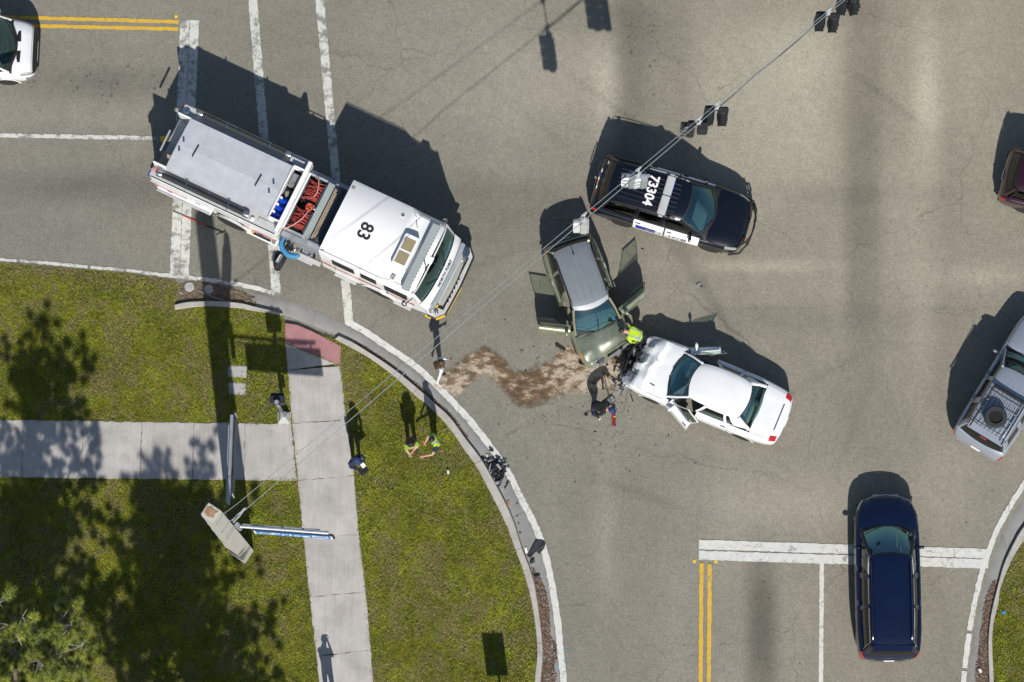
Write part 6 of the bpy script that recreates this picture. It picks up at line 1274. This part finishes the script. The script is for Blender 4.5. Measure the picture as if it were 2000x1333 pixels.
litter('leaf_litter', 'brown leaves lying in the right gutter', [(1950, 1135), (1941, 1169.5), (1933, 1208), (1929, 1251), (1929.5, 1290), (1931, 1340)], [(1938, 1137), (1926, 1170), (1920, 1208), (1911, 1251), (1908, 1290), (1905, 1340)], 1700, BR, z=.012)
litter('dead_stems', 'dry stems and leaves scattered on the bare dirt', [(346, 596), (391, 588), (441, 589), (500, 600)], [(352, 556), (410, 553), (445, 562), (500, 580)], 520, [(.12, .085, .055), (.09, .06, .04), (.2, .16, .11)], size=(.01, .06), z=.016)
litter('leaf_litter', 'thin rust-brown line of leaves along the shaded kerb foot', FACE2[1:8], [(x + 4, y - 4) for x, y in FACE2[1:8]], 1800, BR, size=(.015, .04), z=.012)
# sand and granules thrown on the spilled fluid
SP = [(866, 738, 15, .3), (874, 752, 20, .25), (892, 762, 16, .15), (884, 738, 18, .75), (903, 722, 20, .7), (908, 742, 18, .5), (924, 706, 20, .5), (930, 722, 20, .35), (946, 694, 18, .85), (962, 704, 20, .9), (952, 718, 20, .3), (978, 718, 20, .95), (976, 734, 18, .5), (992, 742, 22, .85), (1006, 757, 24, .8), (1022, 772, 26, 1.0), (1026, 745, 24, 1.0), (1045, 765, 30, .95), (1060, 738, 28, .8), (1076, 752, 30, .6), (1090, 728, 28, .55), (1100, 706, 22, .6), (1118, 690, 20, .35), (1106, 748, 28, .35), (1130, 720, 30, .35), (1140, 745, 26, .2), (1160, 728, 34, .22), (1150, 705, 26, .3), (1185, 735, 34, .25), (1205, 735, 28, .15), (1190, 715, 26, .35), (1215, 712, 20, .2)]
def spill():
    x0, x1, y0, y1 = G(835, 800).x, G(1250, 660).x, G(900, 815).y, G(900, 660).y; st = .045; xs = np.arange(x0, x1, st); ys = np.arange(y0, y1, st); X, Y = np.meshgrid(xs, ys, indexing='ij'); a = np.zeros_like(X); w = np.zeros_like(X); tw = np.zeros_like(X) + 1e-6
    for px, py, r, wet in SP:
        p = G(px, py); d = np.hypot(X - p.x, Y - p.y) / (r * .80 / 61.5); k = np.exp(-d ** 2 * .9); a = 1 - (1 - a) * (1 - np.clip(1.1 * k, 0, 1)); w += wet * k; tw += k
    a = np.clip(a + .35 * (fbm(X, Y, 2.5, 61, 5) - .5), 0, 1); w = w / tw + .25 * (fbm(X, Y, 1.8, 71) - .5); z = .006 + .02 * a * fbm(X, Y, 6, 81); nx, ny = X.shape
    i = np.arange(nx * ny).reshape(nx, ny); q = np.stack([i[:-1, :-1], i[1:, :-1], i[1:, 1:], i[:-1, 1:]], -1).reshape(-1, 4); k = a.ravel() > .10; q = q[k[q].any(1)]; me = bpy.data.meshes.new('sand'); me.from_pydata(np.stack([X, Y, z], -1).reshape(-1, 3).tolist(), [], q.tolist()); me.shade_smooth()
    at = me.attributes.new('wet', 'FLOAT_COLOR', 'POINT'); at.data.foreach_set('color', np.stack([w, a, 0 * a, 0 * a + 1], -1).astype(np.float32).ravel()); me.materials.append(MATS['absorbent']); o = bpy.data.objects.new('sand', me); COL.objects.link(o)
    tag(o, 'brown sand and absorbent granules spread over the spilled fluid', 'sand', kind='stuff')
spill()
# ------------------------------------------------------------------ people
def skin_mesh(verts, edges, radii, root=0, sub=1):
    me = bpy.data.meshes.new('b'); me.from_pydata(verts, edges, []); ob = bpy.data.objects.new('b', me); COL.objects.link(ob)
    md = ob.modifiers.new('s', 'SKIN'); md.use_smooth_shade = True
    for i, v in enumerate(me.skin_vertices[0].data): r = radii[i]; v.radius = r if isinstance(r, tuple) else (r, r); v.use_root = (i == root)
    sm = ob.modifiers.new('u', 'SUBSURF'); sm.levels = sub; sm.render_levels = sub
    dg = bpy.context.evaluated_depsgraph_get(); m = bpy.data.meshes.new_from_object(ob.evaluated_get(dg)); bpy.data.objects.remove(ob); bpy.data.meshes.remove(me); return m

def person(label, at, ang, lean=0.0, arms=None, legs=None, top='navy_cloth', pants='dark_cloth', sleeve='long', hair='hair_dark', cap=None, vest=None, long_hair=False, head_turn=0.0, gloves=False, h=1.75, group=None, drop=0.0, skirt=False, head_pitch=.2, bulk=1.0):
    """arms: [(elbow, wrist), ...] left then right in the upper-body frame (x forward, y left, z up from the ground, standing)"""
    k = h / 1.75; root = thing('person', label, 'person', (at.x, at.y, at.z), R(ang), group); hip = Vector((0, 0, .95 - drop))
    ml = Matrix.Rotation(lean, 3, 'Y')
    def U(p): p = Vector(p); q = ml @ (p - Vector((0, 0, .95))) + hip; return q
    V = []; E = []; Rr = []; reg = []
    def add(p, r, g, parent=None):
        V.append(Vector(p)); Rr.append(r); reg.append(g)
        if parent is not None: E.append((parent, len(V) - 1))
        return len(V) - 1
    pel = add(hip, (.155, .12), 'p'); wst = add(U((0, 0, 1.10)), (.150 * bulk, .115 * bulk), 't', pel); ch = add(U((.0, 0, 1.30)), (.175 * bulk, .125 * bulk), 't', wst); nk = add(U((.0, 0, 1.44)), (.09, .08), 't', ch); nk2 = add(U((.015, 0, 1.53)), (.055, .055), 's', nk)
    ht_ = Matrix.Rotation(head_turn, 3, 'Z') @ Matrix.Rotation(head_pitch, 3, 'Y'); hb = U((.015, 0, 1.53)); H = lambda p: hb + ml @ (ht_ @ Vector(p))
    h1 = add(H((.015, 0, .06)), (.075, .085), 's', nk2); h2 = add(H((.005, 0, .14)), (.082, .098), 's', h1); h3 = add(H((0, 0, .20)), (.06, .07), 's', h2)
    legs = legs or [((.02, .11, .50), (0, .12, .09)), ((.02, -.11, .50), (0, -.12, .09))]
    for s, (kn, an) in zip((1, -1), legs):
        a = add(hip + Vector((0, s * .09, -.06)), .10, 'p', pel); b = add(kn, .065, 'p', a); c = add(an, .048, 'p', b); d = add(Vector(an) + Vector((.06, 0, -.045)), (.042, .04), 'f', c); add(Vector(an) + Vector((.16, 0, -.055)), (.042, .03), 'f', d)
    arms = arms or [((.02, .25, 1.13), (.10, .24, .90)), ((.02, -.25, 1.13), (.10, -.24, .90))]; hands = []
    for s, (el, wr) in zip((1, -1), arms):
        sh = U((0, s * .185, 1.405)); a = add(sh, .068, 't', ch); e = U(el); m_ = sh.lerp(e, .5); b1 = add(m_, .052, 't', a); b = add(e, .043 * (1.5 if sleeve == 'half' else 1), 't' if sleeve in ('long', 'half') else 's', b1); w_ = U(wr); c = add(e.lerp(w_, .55), .038, 't' if sleeve == 'long' else 's', b); d = add(w_, .028, 't' if sleeve == 'long' else 's', c)
        dr = (w_ - e).normalized(); q = add(w_ + dr * .05, (.036, .02), 'h', d); add(w_ + dr * .09, (.036, .018), 'h', q); hands.append((w_, dr, s))
    mesh = skin_mesh([tuple(v * 1) for v in V], E, Rr, pel, 2)
    # face bumps and fingers are added to the same mesh
    bm = bmesh.new(); bm.from_mesh(mesh); extra = MB()
    extra.ball(H((.095, 0, .115)), (.022, .014, .02), 6)
    for s in (1, -1): extra.ball(H((.0, s * .088, .125)), (.02, .012, .032), 6)
    nface_skin = len(extra.f)
    for w_, dr, s in hands:
        side = dr.cross(Vector((0, 0, 1))); side = side.normalized() if side.length > .1 else Vector((0, 1, 0)); dn = dr.cross(side)
        if dn.z > 0: dn = -dn
        for i, (o_, L) in enumerate(((-.028, .06), (-.010, .072), (.010, .068), (.027, .052))):
            p0 = w_ + dr * .085 + side * o_; p1 = p0 + dr * L * .5 + dn * .008; p2 = p1 + dr * L * .35 + dn * .022; extra.tube([p0, p1, p2], [.0095, .009, .007], 6)
        p0 = w_ + dr * .03 + side * s * -.03; extra.tube([p0, p0 + dr * .03 - side * s * .028, p0 + dr * .065 - side * s * .030 + dn * .01], [.011, .010, .008], 6)
    base_n = len(bm.verts); vs = [bm.verts.new(p) for p in extra.v]; bm.faces.ensure_lookup_table(); n0 = len(bm.faces)
    for f in extra.f:
        try: bm.faces.new([vs[i] for i in f])
        except ValueError: pass
    bm.to_mesh(mesh); bm.free()
    mm = {'t': 0, 's': 1, 'p': 2, 'f': 3, 'h': 4}
    for m in (top, 'skin', pants, 'shoe', 'glove_white' if gloves else 'skin'): mesh.materials.append(MATS[m])
    seg = [(V[a], V[b], reg[b], reg[a]) for a, b in E]; fi = []; tops = []
    for p in mesh.polygons:
        c = Vector(p.center); best = 9; g = 't'
        for a, b, gb, ga in seg:
            ab = b - a; t = max(0, min(1, (c - a).dot(ab) / max(ab.length_squared, 1e-9))); d_ = (c - a - ab * t).length
            if d_ < best: best = d_; g = gb if t > .35 else ga
        if p.index >= n0: g = 's' if p.index < n0 + nface_skin else 'h'
        if top == 'white_cloth' and False: pass
        fi.append(mm[g]); tops.append(g)
    mesh.polygons.foreach_set('material_index', fi); mesh.shade_smooth(); mesh.name = 'body'
    sc = Matrix.Scale(k, 4); mesh.transform(sc); body = bpy.data.objects.new('body', mesh); COL.objects.link(body); body.parent = root
    K = lambda p: Vector(p) * k
    # hair or cap
    hr = MB(); hr.ball((0, 0, 0), (.102, .092, .10), 14); hr.v = [tuple(K(H((p[0] - .012, p[1], p[2] * (1 if p[2] > 0 else .9) + .165)))) for p in hr.v]; keep = [f for f in hr.f]; hr.build('hair', hair, root, smooth=True)
    if long_hair:
        lh = MB(); lh.grid(lambda u, v: H((-.055 - .06 * v - .02 * math.sin(u * 9), (.105 + .05 * v) * math.cos(math.pi * u), .17 - .34 * v + .02 * math.sin(7 * u + 3 * v))) + Vector((.10 * math.sin(math.pi * u) * -1 * (.5 + .5 * v), 0, 0)), 14, 8); lh.v = [tuple(K(p)) for p in lh.v]; lh.build('hair', hair, root, smooth=True)
        lh = MB(); 
        for i in range(16):
            a = -2.6 + 5.2 * i / 15; lh.tube([K(H((.01 - .09 * math.cos(a) * .8, .09 * math.sin(a), .20))), K(H((-.02 - .115 * math.cos(a), .125 * math.sin(a), .08))), K(H((-.04 - .15 * math.cos(a) , .155 * math.sin(a), -.08 - .05 * (i % 3))))], [.02, .024, .010], 6)
        lh.build('hair_strands', hair, root, smooth=True)
    if cap:
        cp_ = MB().ball((0, 0, 0), (.112, .100, .085), 16); cp_.v = [tuple(K(H((p[0] - .005, p[1], max(p[2], -.01) + .185)))) for p in cp_.v]; cp_.build('cap', cap, root, smooth=True)
        br = MB().grid(lambda u, v: K(H((.085 + .085 * v * math.cos((u - .5) * 1.6), (.085 - .01 * v) * math.sin((u - .5) * 2.6), .19 - .02 * v))), 8, 3); br.build('cap_bill', cap, root, smooth=True)
    for s in (1, -1): MB().ball(K(H((.088, s * .032, .145))), .010 * k, 6).build('eye', 'letter_black', root)
    if vest:
        bm = bmesh.new(); bm.from_mesh(mesh); bm.faces.ensure_lookup_table(); T0 = U((0, 0, 1.0)); kill = []
        for f in bm.faces:
            c = f.calc_center_median() / k; loc = ml.transposed() @ (c - hip) + Vector((0, 0, .95)); ok = 1.0 < loc.z < 1.52 and abs(loc.y) < (.215 if loc.z > 1.2 else .24) and tops[f.index] == 't' if f.index < len(tops) else False
            if not ok: kill.append(f)
        bmesh.ops.delete(bm, geom=kill, context='FACES')
        for v in bm.verts: v.co = v.co + v.normal * .022
        for f in bm.faces:
            c = f.calc_center_median() / k; loc = ml.transposed() @ (c - hip) + Vector((0, 0, .95)); f.material_index = 1 if (abs(loc.z - 1.12) < .03 or abs(abs(loc.y) - .115) < .026) else 0
        vm = bpy.data.meshes.new('vest'); bm.to_mesh(vm); bm.free(); vm.materials.append(MATS['hivis']); vm.materials.append(MATS['reflective']); vm.shade_smooth(); vo = bpy.data.objects.new('vest', vm); COL.objects.link(vo); vo.parent = root
    root['_h'] = 0; del root['_h']; return root, (lambda p: root_loc(root, K(U(p))))
def root_loc(root, p): return Matrix.Rotation(root.rotation_euler.z, 3, 'Z') @ Vector(p) + root.location

LZ = .13
# officer with a tablet on the edge of the sidewalk
a1 = G(697, 908, LZ); p1, w1 = person('police officer in navy uniform and cap reading a tablet on the sidewalk edge', a1, -52, .10, [((.10, .25, 1.12), (.30, .10, 1.10)), ((.10, -.25, 1.12), (.28, -.08, 1.08))], cap='cap_navy', pants='navy_cloth', hair='hair_dark', h=1.85, head_pitch=.35)
tb = thing('tablet', 'black tablet computer held by the officer on the sidewalk', 'tablet', tuple(w1((.40, 0, 1.13))), R(-52)); MB().box((0, 0, 0), (.22, .30, .015), ry=.15).build('case', 'black_plastic', tb, bevel=.004); MB().box((0, 0, .009), (.18, .26, .003), ry=.15).build('screen', 'dark_cavity', tb)
nb = thing('notepad', 'white notepad held against the tablet by the officer on the sidewalk', 'notepad', tuple(w1((.28, .08, 1.19))), R(-52)); MB().box((0, 0, 0), (.14, .12, .012), ry=.3).build('pages', 'letter_white', nb)
# woman in green, officer in vest
a2 = G(806, 879, LZ); p2, w2 = person('woman in an olive-green shirt with long dark hair on the lawn', a2, -78, .02, [((.06, .22, 1.16), (.20, .02, 1.14)), ((.10, -.20, 1.12), (.27, -.13, 1.02))], top='olive_green', sleeve='half', bulk=1.5, pants='dark_cloth', long_hair=True, h=1.68, head_pitch=.25)
a3 = G(852, 872, LZ); p3, w3 = person('officer in a yellow hi-vis vest pointing to the left on the lawn', a3, 205, .08, [((.22, .38, 1.34), (.50, .30, 1.26)), ((.08, -.24, 1.12), (.25, -.12, 1.05))], top='navy_cloth', sleeve='short', bulk=1.2, pants='navy_cloth', vest=True, hair='hair_dark', h=1.78)
# woman by the kerb
a4 = G(861, 727, .0); p4, w4 = person('long-haired woman holding a phone at the edge of the road', a4, 12, .05, [((.10, .24, 1.15), (.26, .16, 1.28)), ((-.10, -.36, 1.24), (-.22, -.56, 1.16))], top='white_cloth', pants='jean_grey', hair='hair_brown', long_hair=True, h=1.66)
ph = thing('phone', 'dark phone held up by the long-haired woman', 'phone', tuple(w4((.36, .13, 1.33))), R(12)); MB().box((0, 0, 0), (.012, .075, .15), ry=.5).build('case', 'black_plastic', ph, bevel=.004)
# officer bent over the debris
a5 = G(1160, 800, .0); p5, w5 = person('bending officer in dark uniform, cap and white gloves sweeping up debris', a5, -25, .95, [((.20, .25, 1.17), (.38, .22, 1.05)), ((.14, -.28, 1.05), (.42, -.26, 1.00))], legs=[((.10, .13, .50), (-.03, .15, .09)), ((.14, -.13, .50), (.02, -.17, .09))], cap='cap_navy', top='dark_cloth', pants='navy_cloth', gloves=True, h=1.78, head_pitch=-.3, drop=.06)
sq = thing('push_squeegee', 'red push squeegee with a long thin handle beside the bending officer', 'squeegee', tuple(G(1197.5, 815, .0))); MB().box((0, 0, .05), (.075, .60, .05), rz=.03).build('head', 'squeegee_red', sq, bevel=.01); MB().box((.055, 0, .03), (.03, .60, .05), rz=.03).build('blade', 'black_plastic', sq); MB().box((.03, .31, .05), (.09, .07, .06)).build('end_cap', 'black_plastic', sq)
hp = G(1170, 716, 1.1) - G(1197.5, 815, 0); MB().tube([(-.02, .28, .08), tuple(hp)], .013, 6).build('handle', 'black_plastic', sq); MB().box((.04, -.0, .075), (.06, .03, .03)).build('bracket', 'yellow_paint', sq)
dp = thing('dustpan', 'black dustpan-like scrap between the bending officer and the white car', 'debris', tuple(G(1189, 786, .0)), R(40)); MB().box((0, 0, .05), (.40, .22, .03), ry=.1).build('pan', 'black_plastic', dp, bevel=.01); MB().box((.10, .0, .075), (.20, .18, .02)).build('pan_insert', 'grey_plastic', dp)
# firefighter reaching into the green SUV's engine bay
a6 = G(1252, 668, .0); p6, w6 = person('firefighter in hi-vis jacket leaning into the engine bay between the cars', a6, 168, 1.0, [((.16, .24, 1.20), (.30, .16, .98)), ((.16, -.24, 1.20), (.30, -.14, .98))], top='hivis', pants='dark_cloth', hair='hair_dark', h=1.8, vest=True, drop=.08, legs=[((.12, .13, .50), (-.04, .16, .09)), ((.12, -.13, .50), (-.04, -.16, .09))], gloves=False)
# passer-by just outside the bottom edge, his shadow on the sidewalk
a8 = G(646, 1372, LZ); person('bystander on the sidewalk just outside the bottom edge', a8, 80, .05, [((.16, .20, 1.22), (.28, .06, 1.46)), ((.12, -.20, 1.20), (.28, -.04, 1.45))], top='dark_cloth', pants='jean_grey', h=1.78)
# ------------------------------------------------------------------ pines
def pine(label, base, height, crown, seed, lean=(0, 0), nt=260, tr=.22, nw=.0072, n=190):
    """crown: (centre offset xy, radius, z0, z1)"""
    g = random.Random(seed); t = thing('pine_tree', label, 'tree', (base.x, base.y, 0), 0, 'pine trees on the lawn'); tp = Vector((lean[0], lean[1], height)); ax = lambda z: Vector((lean[0] * (z / height) ** 1.3, lean[1] * (z / height) ** 1.3, z))
    MB().tube([ax(height * i / 9) + Vector((g.uniform(-.04, .04), g.uniform(-.04, .04), 0)) for i in range(10)], [tr * (1 - .75 * i / 9) for i in range(10)], 10).build('trunk', 'bark', t, smooth=True)
    (cx, cy), rad, z0, z1 = crown; br = MB(); tips = []
    nl = int(nt / 13)
    for i in range(nl):
        z = z0 + (z1 - z0) * (i + g.random() * .6) / nl; p = ax(z); a = g.uniform(0, 6.283); prof = math.sin(math.pi * min(.97, max(.12, (z - z0) / (z1 - z0) * .85 + .12))) ** .6; L = rad * prof * g.uniform(.6, 1.05)
        e = Vector((cx + math.cos(a) * L, cy + math.sin(a) * L, z + g.uniform(.1, .9))); pts = [p]
        for k in range(1, 5): q = p.lerp(e, k / 4); q += Vector((g.uniform(-.18, .18), g.uniform(-.18, .18), g.uniform(-.15, .1) - .25 * math.sin(math.pi * k / 4))); pts.append(q)
        br.tube(pts, [.04, .032, .024, .016, .010], 6)
        for k in range(1, 5):
            for _ in range(4 if k > 1 else 3):
                b = pts[k]; d = Vector((g.uniform(-1, 1), g.uniform(-1, 1), g.uniform(-.1, .9))).normalized() * g.uniform(.25, .62); m = b + d * .5 + Vector((g.uniform(-.08, .08), g.uniform(-.08, .08), -.04)); br.tube([b, m, b + d], [.016, .011, .007], 5); tips.append((b + d, d.normalized()))
    br.build('branches', 'branch_grey', t, smooth=True)
    r2 = np.random.default_rng(seed); P = np.array([tuple(p) for p, d in tips]); Dd = np.array([tuple(d) for p, d in tips]); m = len(P)
    sh = r2.uniform(.8, 1.3, m); yl = r2.random(m); P = np.repeat(P, n, 0); Dd = np.repeat(Dd, n, 0); sh = np.repeat(sh, n); yl = np.repeat(yl, n); k = len(P)
    nz = lambda a: a / np.linalg.norm(a, axis=1, keepdims=True); v = nz(nz(r2.normal(0, 1, (k, 3))) + Dd * .7 + np.array([0, 0, .25])); L = r2.uniform(.15, .29, k)[:, None]
    s_ = nz(np.cross(v, r2.normal(0, 1, (k, 3)))) * nw; o_ = P - Dd * r2.uniform(0, .14, k)[:, None]; e = o_ + v * L + np.array([0, 0, -.15]) * L
    co = np.stack([o_ - s_, o_ + s_, e], 1).reshape(-1, 3); F = np.arange(3 * k).reshape(-1, 3)
    C = np.repeat(np.stack([.19 + .10 * yl, .245 + .06 * yl, .055 + 0 * yl], 1) * (sh * r2.uniform(.75, 1.25, k))[:, None], 3, 0)
    o = tri_mesh('needles', co, F, C, 'needles'); o.parent = t; return t
pine('pine tree with grey branches and needle tufts at the lower left corner', G(48, 1500), 10.2, ((1.3, 2.2), 2.4, 4.8, 9.6), 3, lean=(1.3, 2.2), nt=400, nw=.0060, n=290)
pine('pine tree outside the bottom edge, its crown shading the lawn left of the pole', G(400, 1690), 10.2, ((.2, .2), 3.5, 4.2, 9.8), 8, lean=(.2, .2), nt=1250, tr=.2)
pine('pine tree outside the bottom edge near the left, behind the corner pine', G(90, 1640), 9.0, ((.0, .2), 2.5, 4.0, 8.8), 14, lean=(.1, .2), nt=850, tr=.2)
# ------------------------------------------------------------------ debris, bag, tools
bg = thing('equipment_bag', 'black equipment bag with a grey device on top beside the fire engine', 'bag', tuple(G(549, 508, 0)), R(60))
b_ = MB().ball((0, 0, .12), (.36, .19, .17), 14); b_.v = [(p[0] + .02 * mnoise.noise(Vector(p) * 9), p[1] * (1 + .25 * mnoise.noise(Vector(p) * 5)), max(0, p[2])) for p in b_.v]; b_.build('bag_body', 'dark_cloth', bg, smooth=True)
MB().box((-.02, .02, .30), (.30, .12, .05)).build('device', 'grey_plastic', bg, bevel=.015); MB().box((-.02, .045, .328), (.24, .03, .008)).build('device_strip', 'letter_white', bg); MB().box((-.16, .03, .32), (.05, .10, .03)).build('device_end', 'wire', bg, bevel=.01)
fl = MB().ball((.28, .0, .18), (.15, .17, .12), 12); fl.build('flap', 'dark_cloth', bg, smooth=True); MB().box((-.30, -.05, .08), (.18, .22, .12)).build('side_pocket', 'dark_cloth', bg, bevel=.04); MB().box((-.02, .24, .04), (.30, .12, .06), rz=.3).build('loose_strap', 'jean_grey', bg, bevel=.02)
pk = thing('pike_pole', 'long red pole with a hooked black end lying beside the fire engine', 'pole', tuple(G(338, 413, .03)))
e1 = G(478, 476, .03) - G(338, 413, .03) if False else G(436, 455, .03) - G(338, 413, .03); u_ = e1.normalized()
MB().tube([(0, 0, 0), tuple(u_ * .35)], .020, 6).build('grip', 'grey_plastic', pk); MB().tube([tuple(u_ * .35), tuple(u_ * (e1.length * .66))], .020, 6).build('shaft', 'stripe_red', pk); MB().tube([tuple(u_ * (e1.length * .66)), tuple(e1)], .018, 6).build('tip', 'black_plastic', pk)
MB().tube([tuple(e1), tuple(e1 + Vector((.06, .08, .02)))], .012, 6).tube([tuple(e1), tuple(e1 + Vector((-.15, -.03, .0))), tuple(e1 + Vector((-.22, -.08, 0)))], .010, 5).build('hook', 'black_plastic', pk)
wp = MB().tube([G(386, 567, .05), G(405, 575, .08), G(420, 582, .05), G(438, 587, .03)], .014, 6); tag(wp.build('loose_wire', 'galv', smooth=True), 'pale loose wire lying on the dirt at the kerb end', 'wire')
st_ = MB().tube([G(351, 571, .03), G(358, 575, .04)], .02, 5); tag(st_.build('stick', 'galv_bright'), 'short pale stick on the grass left of the kerb end', 'stick')
# torn plastic panels in the gutter
def shard(label, pts, z, mat='black_plastic', th=.012, curl=.05, cat='debris', name='plastic_panel'):
    P = [G(x, y).xy for x, y in pts]; c = sum(P, Vector((0, 0))) / len(P); mb = MB(); n = len(P); zz = [z + curl * abs(math.sin(i * 1.7)) for i in range(n)]
    mb.add([(*(p - c), zz[i]) for i, p in enumerate(P)] + [(*((p - c) * .97), zz[i] + th) for i, p in enumerate(P)] + [(0, 0, z + curl * .8 + th)], [tuple(reversed(range(n)))] + [(i, (i + 1) % n, n + (i + 1) % n, n + i) for i in range(n)] + [(n + i, n + (i + 1) % n, 2 * n) for i in range(n)])
    return tag(mb.build(name, mat, loc=(c.x, c.y, 0)), label, cat)
shard('large dark torn bumper panel lying across the gutter and edge line', [(1029, 1086), (1047, 1058), (1060, 1056), (1066, 1063), (1063, 1072), (1053, 1084), (1048, 1078), (1043, 1082), (1036, 1091)], .03, 'rubber_grey', curl=.06)
shard('small dark curved scrap just below the large bumper panel', [(1036, 1092), (1044, 1092), (1045, 1099), (1035, 1103)], .02, 'rubber_grey', curl=.05)
shard('dark triangular scrap in the leaves at the top of the litter', [(1041, 1120), (1056, 1125), (1051, 1132), (1045, 1128)], .03, curl=.05)
shard('dark flat strip beside the sand, above its left bend', [(1084, 672), (1088, 671), (1105, 682), (1103, 686), (1094, 682), (1085, 677)], .02, curl=.02)
shard('flat dark strip standing between the two crashed cars', [(1213, 745), (1217, 728), (1232, 700), (1236, 704), (1222, 732)], .05, 'black_plastic', curl=.25)
shard('pale bent bracket beside the white car hood', [(1234, 682), (1239, 682), (1241, 702), (1236, 703)], .45, 'silver_paint', curl=.06)
shard('short pale bracket beside the white car front corner', [(1240, 686), (1250, 684), (1250, 687), (1240, 690)], .40, 'silver_paint', curl=.03)
shard('small white litter scrap on the lawn right of the vest officer', [(873, 922), (876, 920), (878, 928), (874, 928)], .20, 'letter_white', curl=.03, cat='litter', name='paper_scrap')
shard('white scrap in the gutter left of the large bumper panel', [(1024, 1070), (1028, 1070), (1031, 1080), (1026, 1081)], .02, 'letter_white', curl=.03, cat='litter', name='paper_scrap')
shard('white oval scrap in the right gutter litter near the bottom', [(1910, 1308), (1914, 1307), (1918, 1313), (1914, 1316)], .03, 'letter_white', curl=.03, cat='litter', name='paper_scrap')
shard('blue-grey can lid on the lower right lawn', [(1955, 1196), (1960, 1194), (1962, 1200), (1957, 1203)], .16, 'sign_blue', curl=.02, cat='litter', name='can_lid')
shard('brown leaf pile against the kerb below the debris heap', [(987, 980), (995, 978), (996, 990), (990, 993)], .014, 'rust', curl=.02, cat='litter', name='leaf_pile')
# heap of shattered parts in the gutter
rnd = random.Random(21); mbs = MB(); cols = ['black_plastic', 'dark_cavity', 'silver_paint', 'sign_dark', 'clear_lens', 'grey_plastic', 'letter_white']
for _ in range(230):
    t = rnd.gauss(0, 1); s = rnd.gauss(0, 1); p = G(966 + 7.5 * t + 8 * s * .62, 918 + 6 * t * -.5 + 13 * s * .9, .0); a = rnd.uniform(0, 3.14)
    mbs.box((p.x, p.y, .03 + abs(rnd.gauss(0, .05))), (rnd.uniform(.03, .26), rnd.uniform(.015, .07), rnd.uniform(.008, .03)), rz=a, ry=rnd.uniform(-.6, .6), mi=rnd.choice([0, 0, 0, 0, 1, 1, 1, 1, 3, 3, 2, 4, 5, 5, 0, 1, 0, 6]) )
tag(mbs.build('debris_heap', cols), 'swept heap of shattered dark car parts in the gutter', 'debris', kind='stuff')
crumbs = MB(); 
def crumb(x, y, r): 
    p = G(x, y, .02 if not 0 else 0); a = rnd.uniform(0, 3.1); crumbs.box((p.x, p.y, .02), (r, r * rnd.uniform(.3, .9), r * .4), rz=a, ry=rnd.uniform(-.4, .4), mi=rnd.choice([0, 0, 0, 1, 2, 3]))
for x, y, r in ((1365, 557, .14), (1370, 560, .06), (1255, 487, .07), (1020, 687, .09), (1022, 690, .06), (1051, 701, .07), (900, 727, .05), (1037, 724, .07), (1027, 725, .06), (1049, 702, .05), (1090, 766, .09), (1145, 810, .10), (1150, 806, .08), (1163, 847, .10), (1357, 905, .04), (962, 948, .07), (996, 942, .05), (945, 922, .10), (1010, 984, .06), (976, 959, .05), (1013, 1022, .05), (1016, 1041, .06), (1010, 1008, .06), (943, 895, .12), (955, 890, .10), (1092, 744, .05)): crumb(x, y, r)
for _ in range(240):
    x = rnd.gauss(1180, 110); y = rnd.gauss(760, 70)
    if y > 600 and not (1235 < x < 1530 and 680 < y < 850): crumb(x, y, rnd.uniform(.012, .045))
for _ in range(120): crumb(rnd.uniform(1000, 1990), rnd.uniform(20, 1300), rnd.uniform(.012, .03))
tag(crumbs.build('glass_and_scraps', ['black_plastic', 'grey_plastic', 'seat_tan', 'clear_lens']), 'scattered crumbs of glass and plastic on the asphalt around the crash', 'debris', kind='stuff')
# broken grille parts hanging between the cars
jm = MB(); rnd = random.Random(33)
for _ in range(34):
    p = G(rnd.gauss(1216, 9), rnd.gauss(752, 14), rnd.uniform(.05, .5)); jm.box(tuple(p), (rnd.uniform(.06, .3), rnd.uniform(.02, .06), rnd.uniform(.02, .05)), rz=rnd.uniform(-1.4, 1.4), ry=rnd.uniform(-.5, .5), mi=rnd.choice([0, 0, 1, 2, 3]))
for _ in range(30):
    p = G(rnd.gauss(1240, 10), rnd.gauss(688, 14), rnd.uniform(.05, .5)); jm.box(tuple(p), (rnd.uniform(.06, .35), rnd.uniform(.02, .08), rnd.uniform(.02, .05)), rz=rnd.uniform(-1.4, 1.4), ry=rnd.uniform(-.5, .5), mi=rnd.choice([0, 0, 0, 4, 4]))
tag(jm.build('torn_parts', ['black_plastic', 'chrome', 'silver_paint', 'alloy', 'dark_cavity']), 'tangle of torn front-end parts between the two crashed cars', 'debris', kind='stuff')
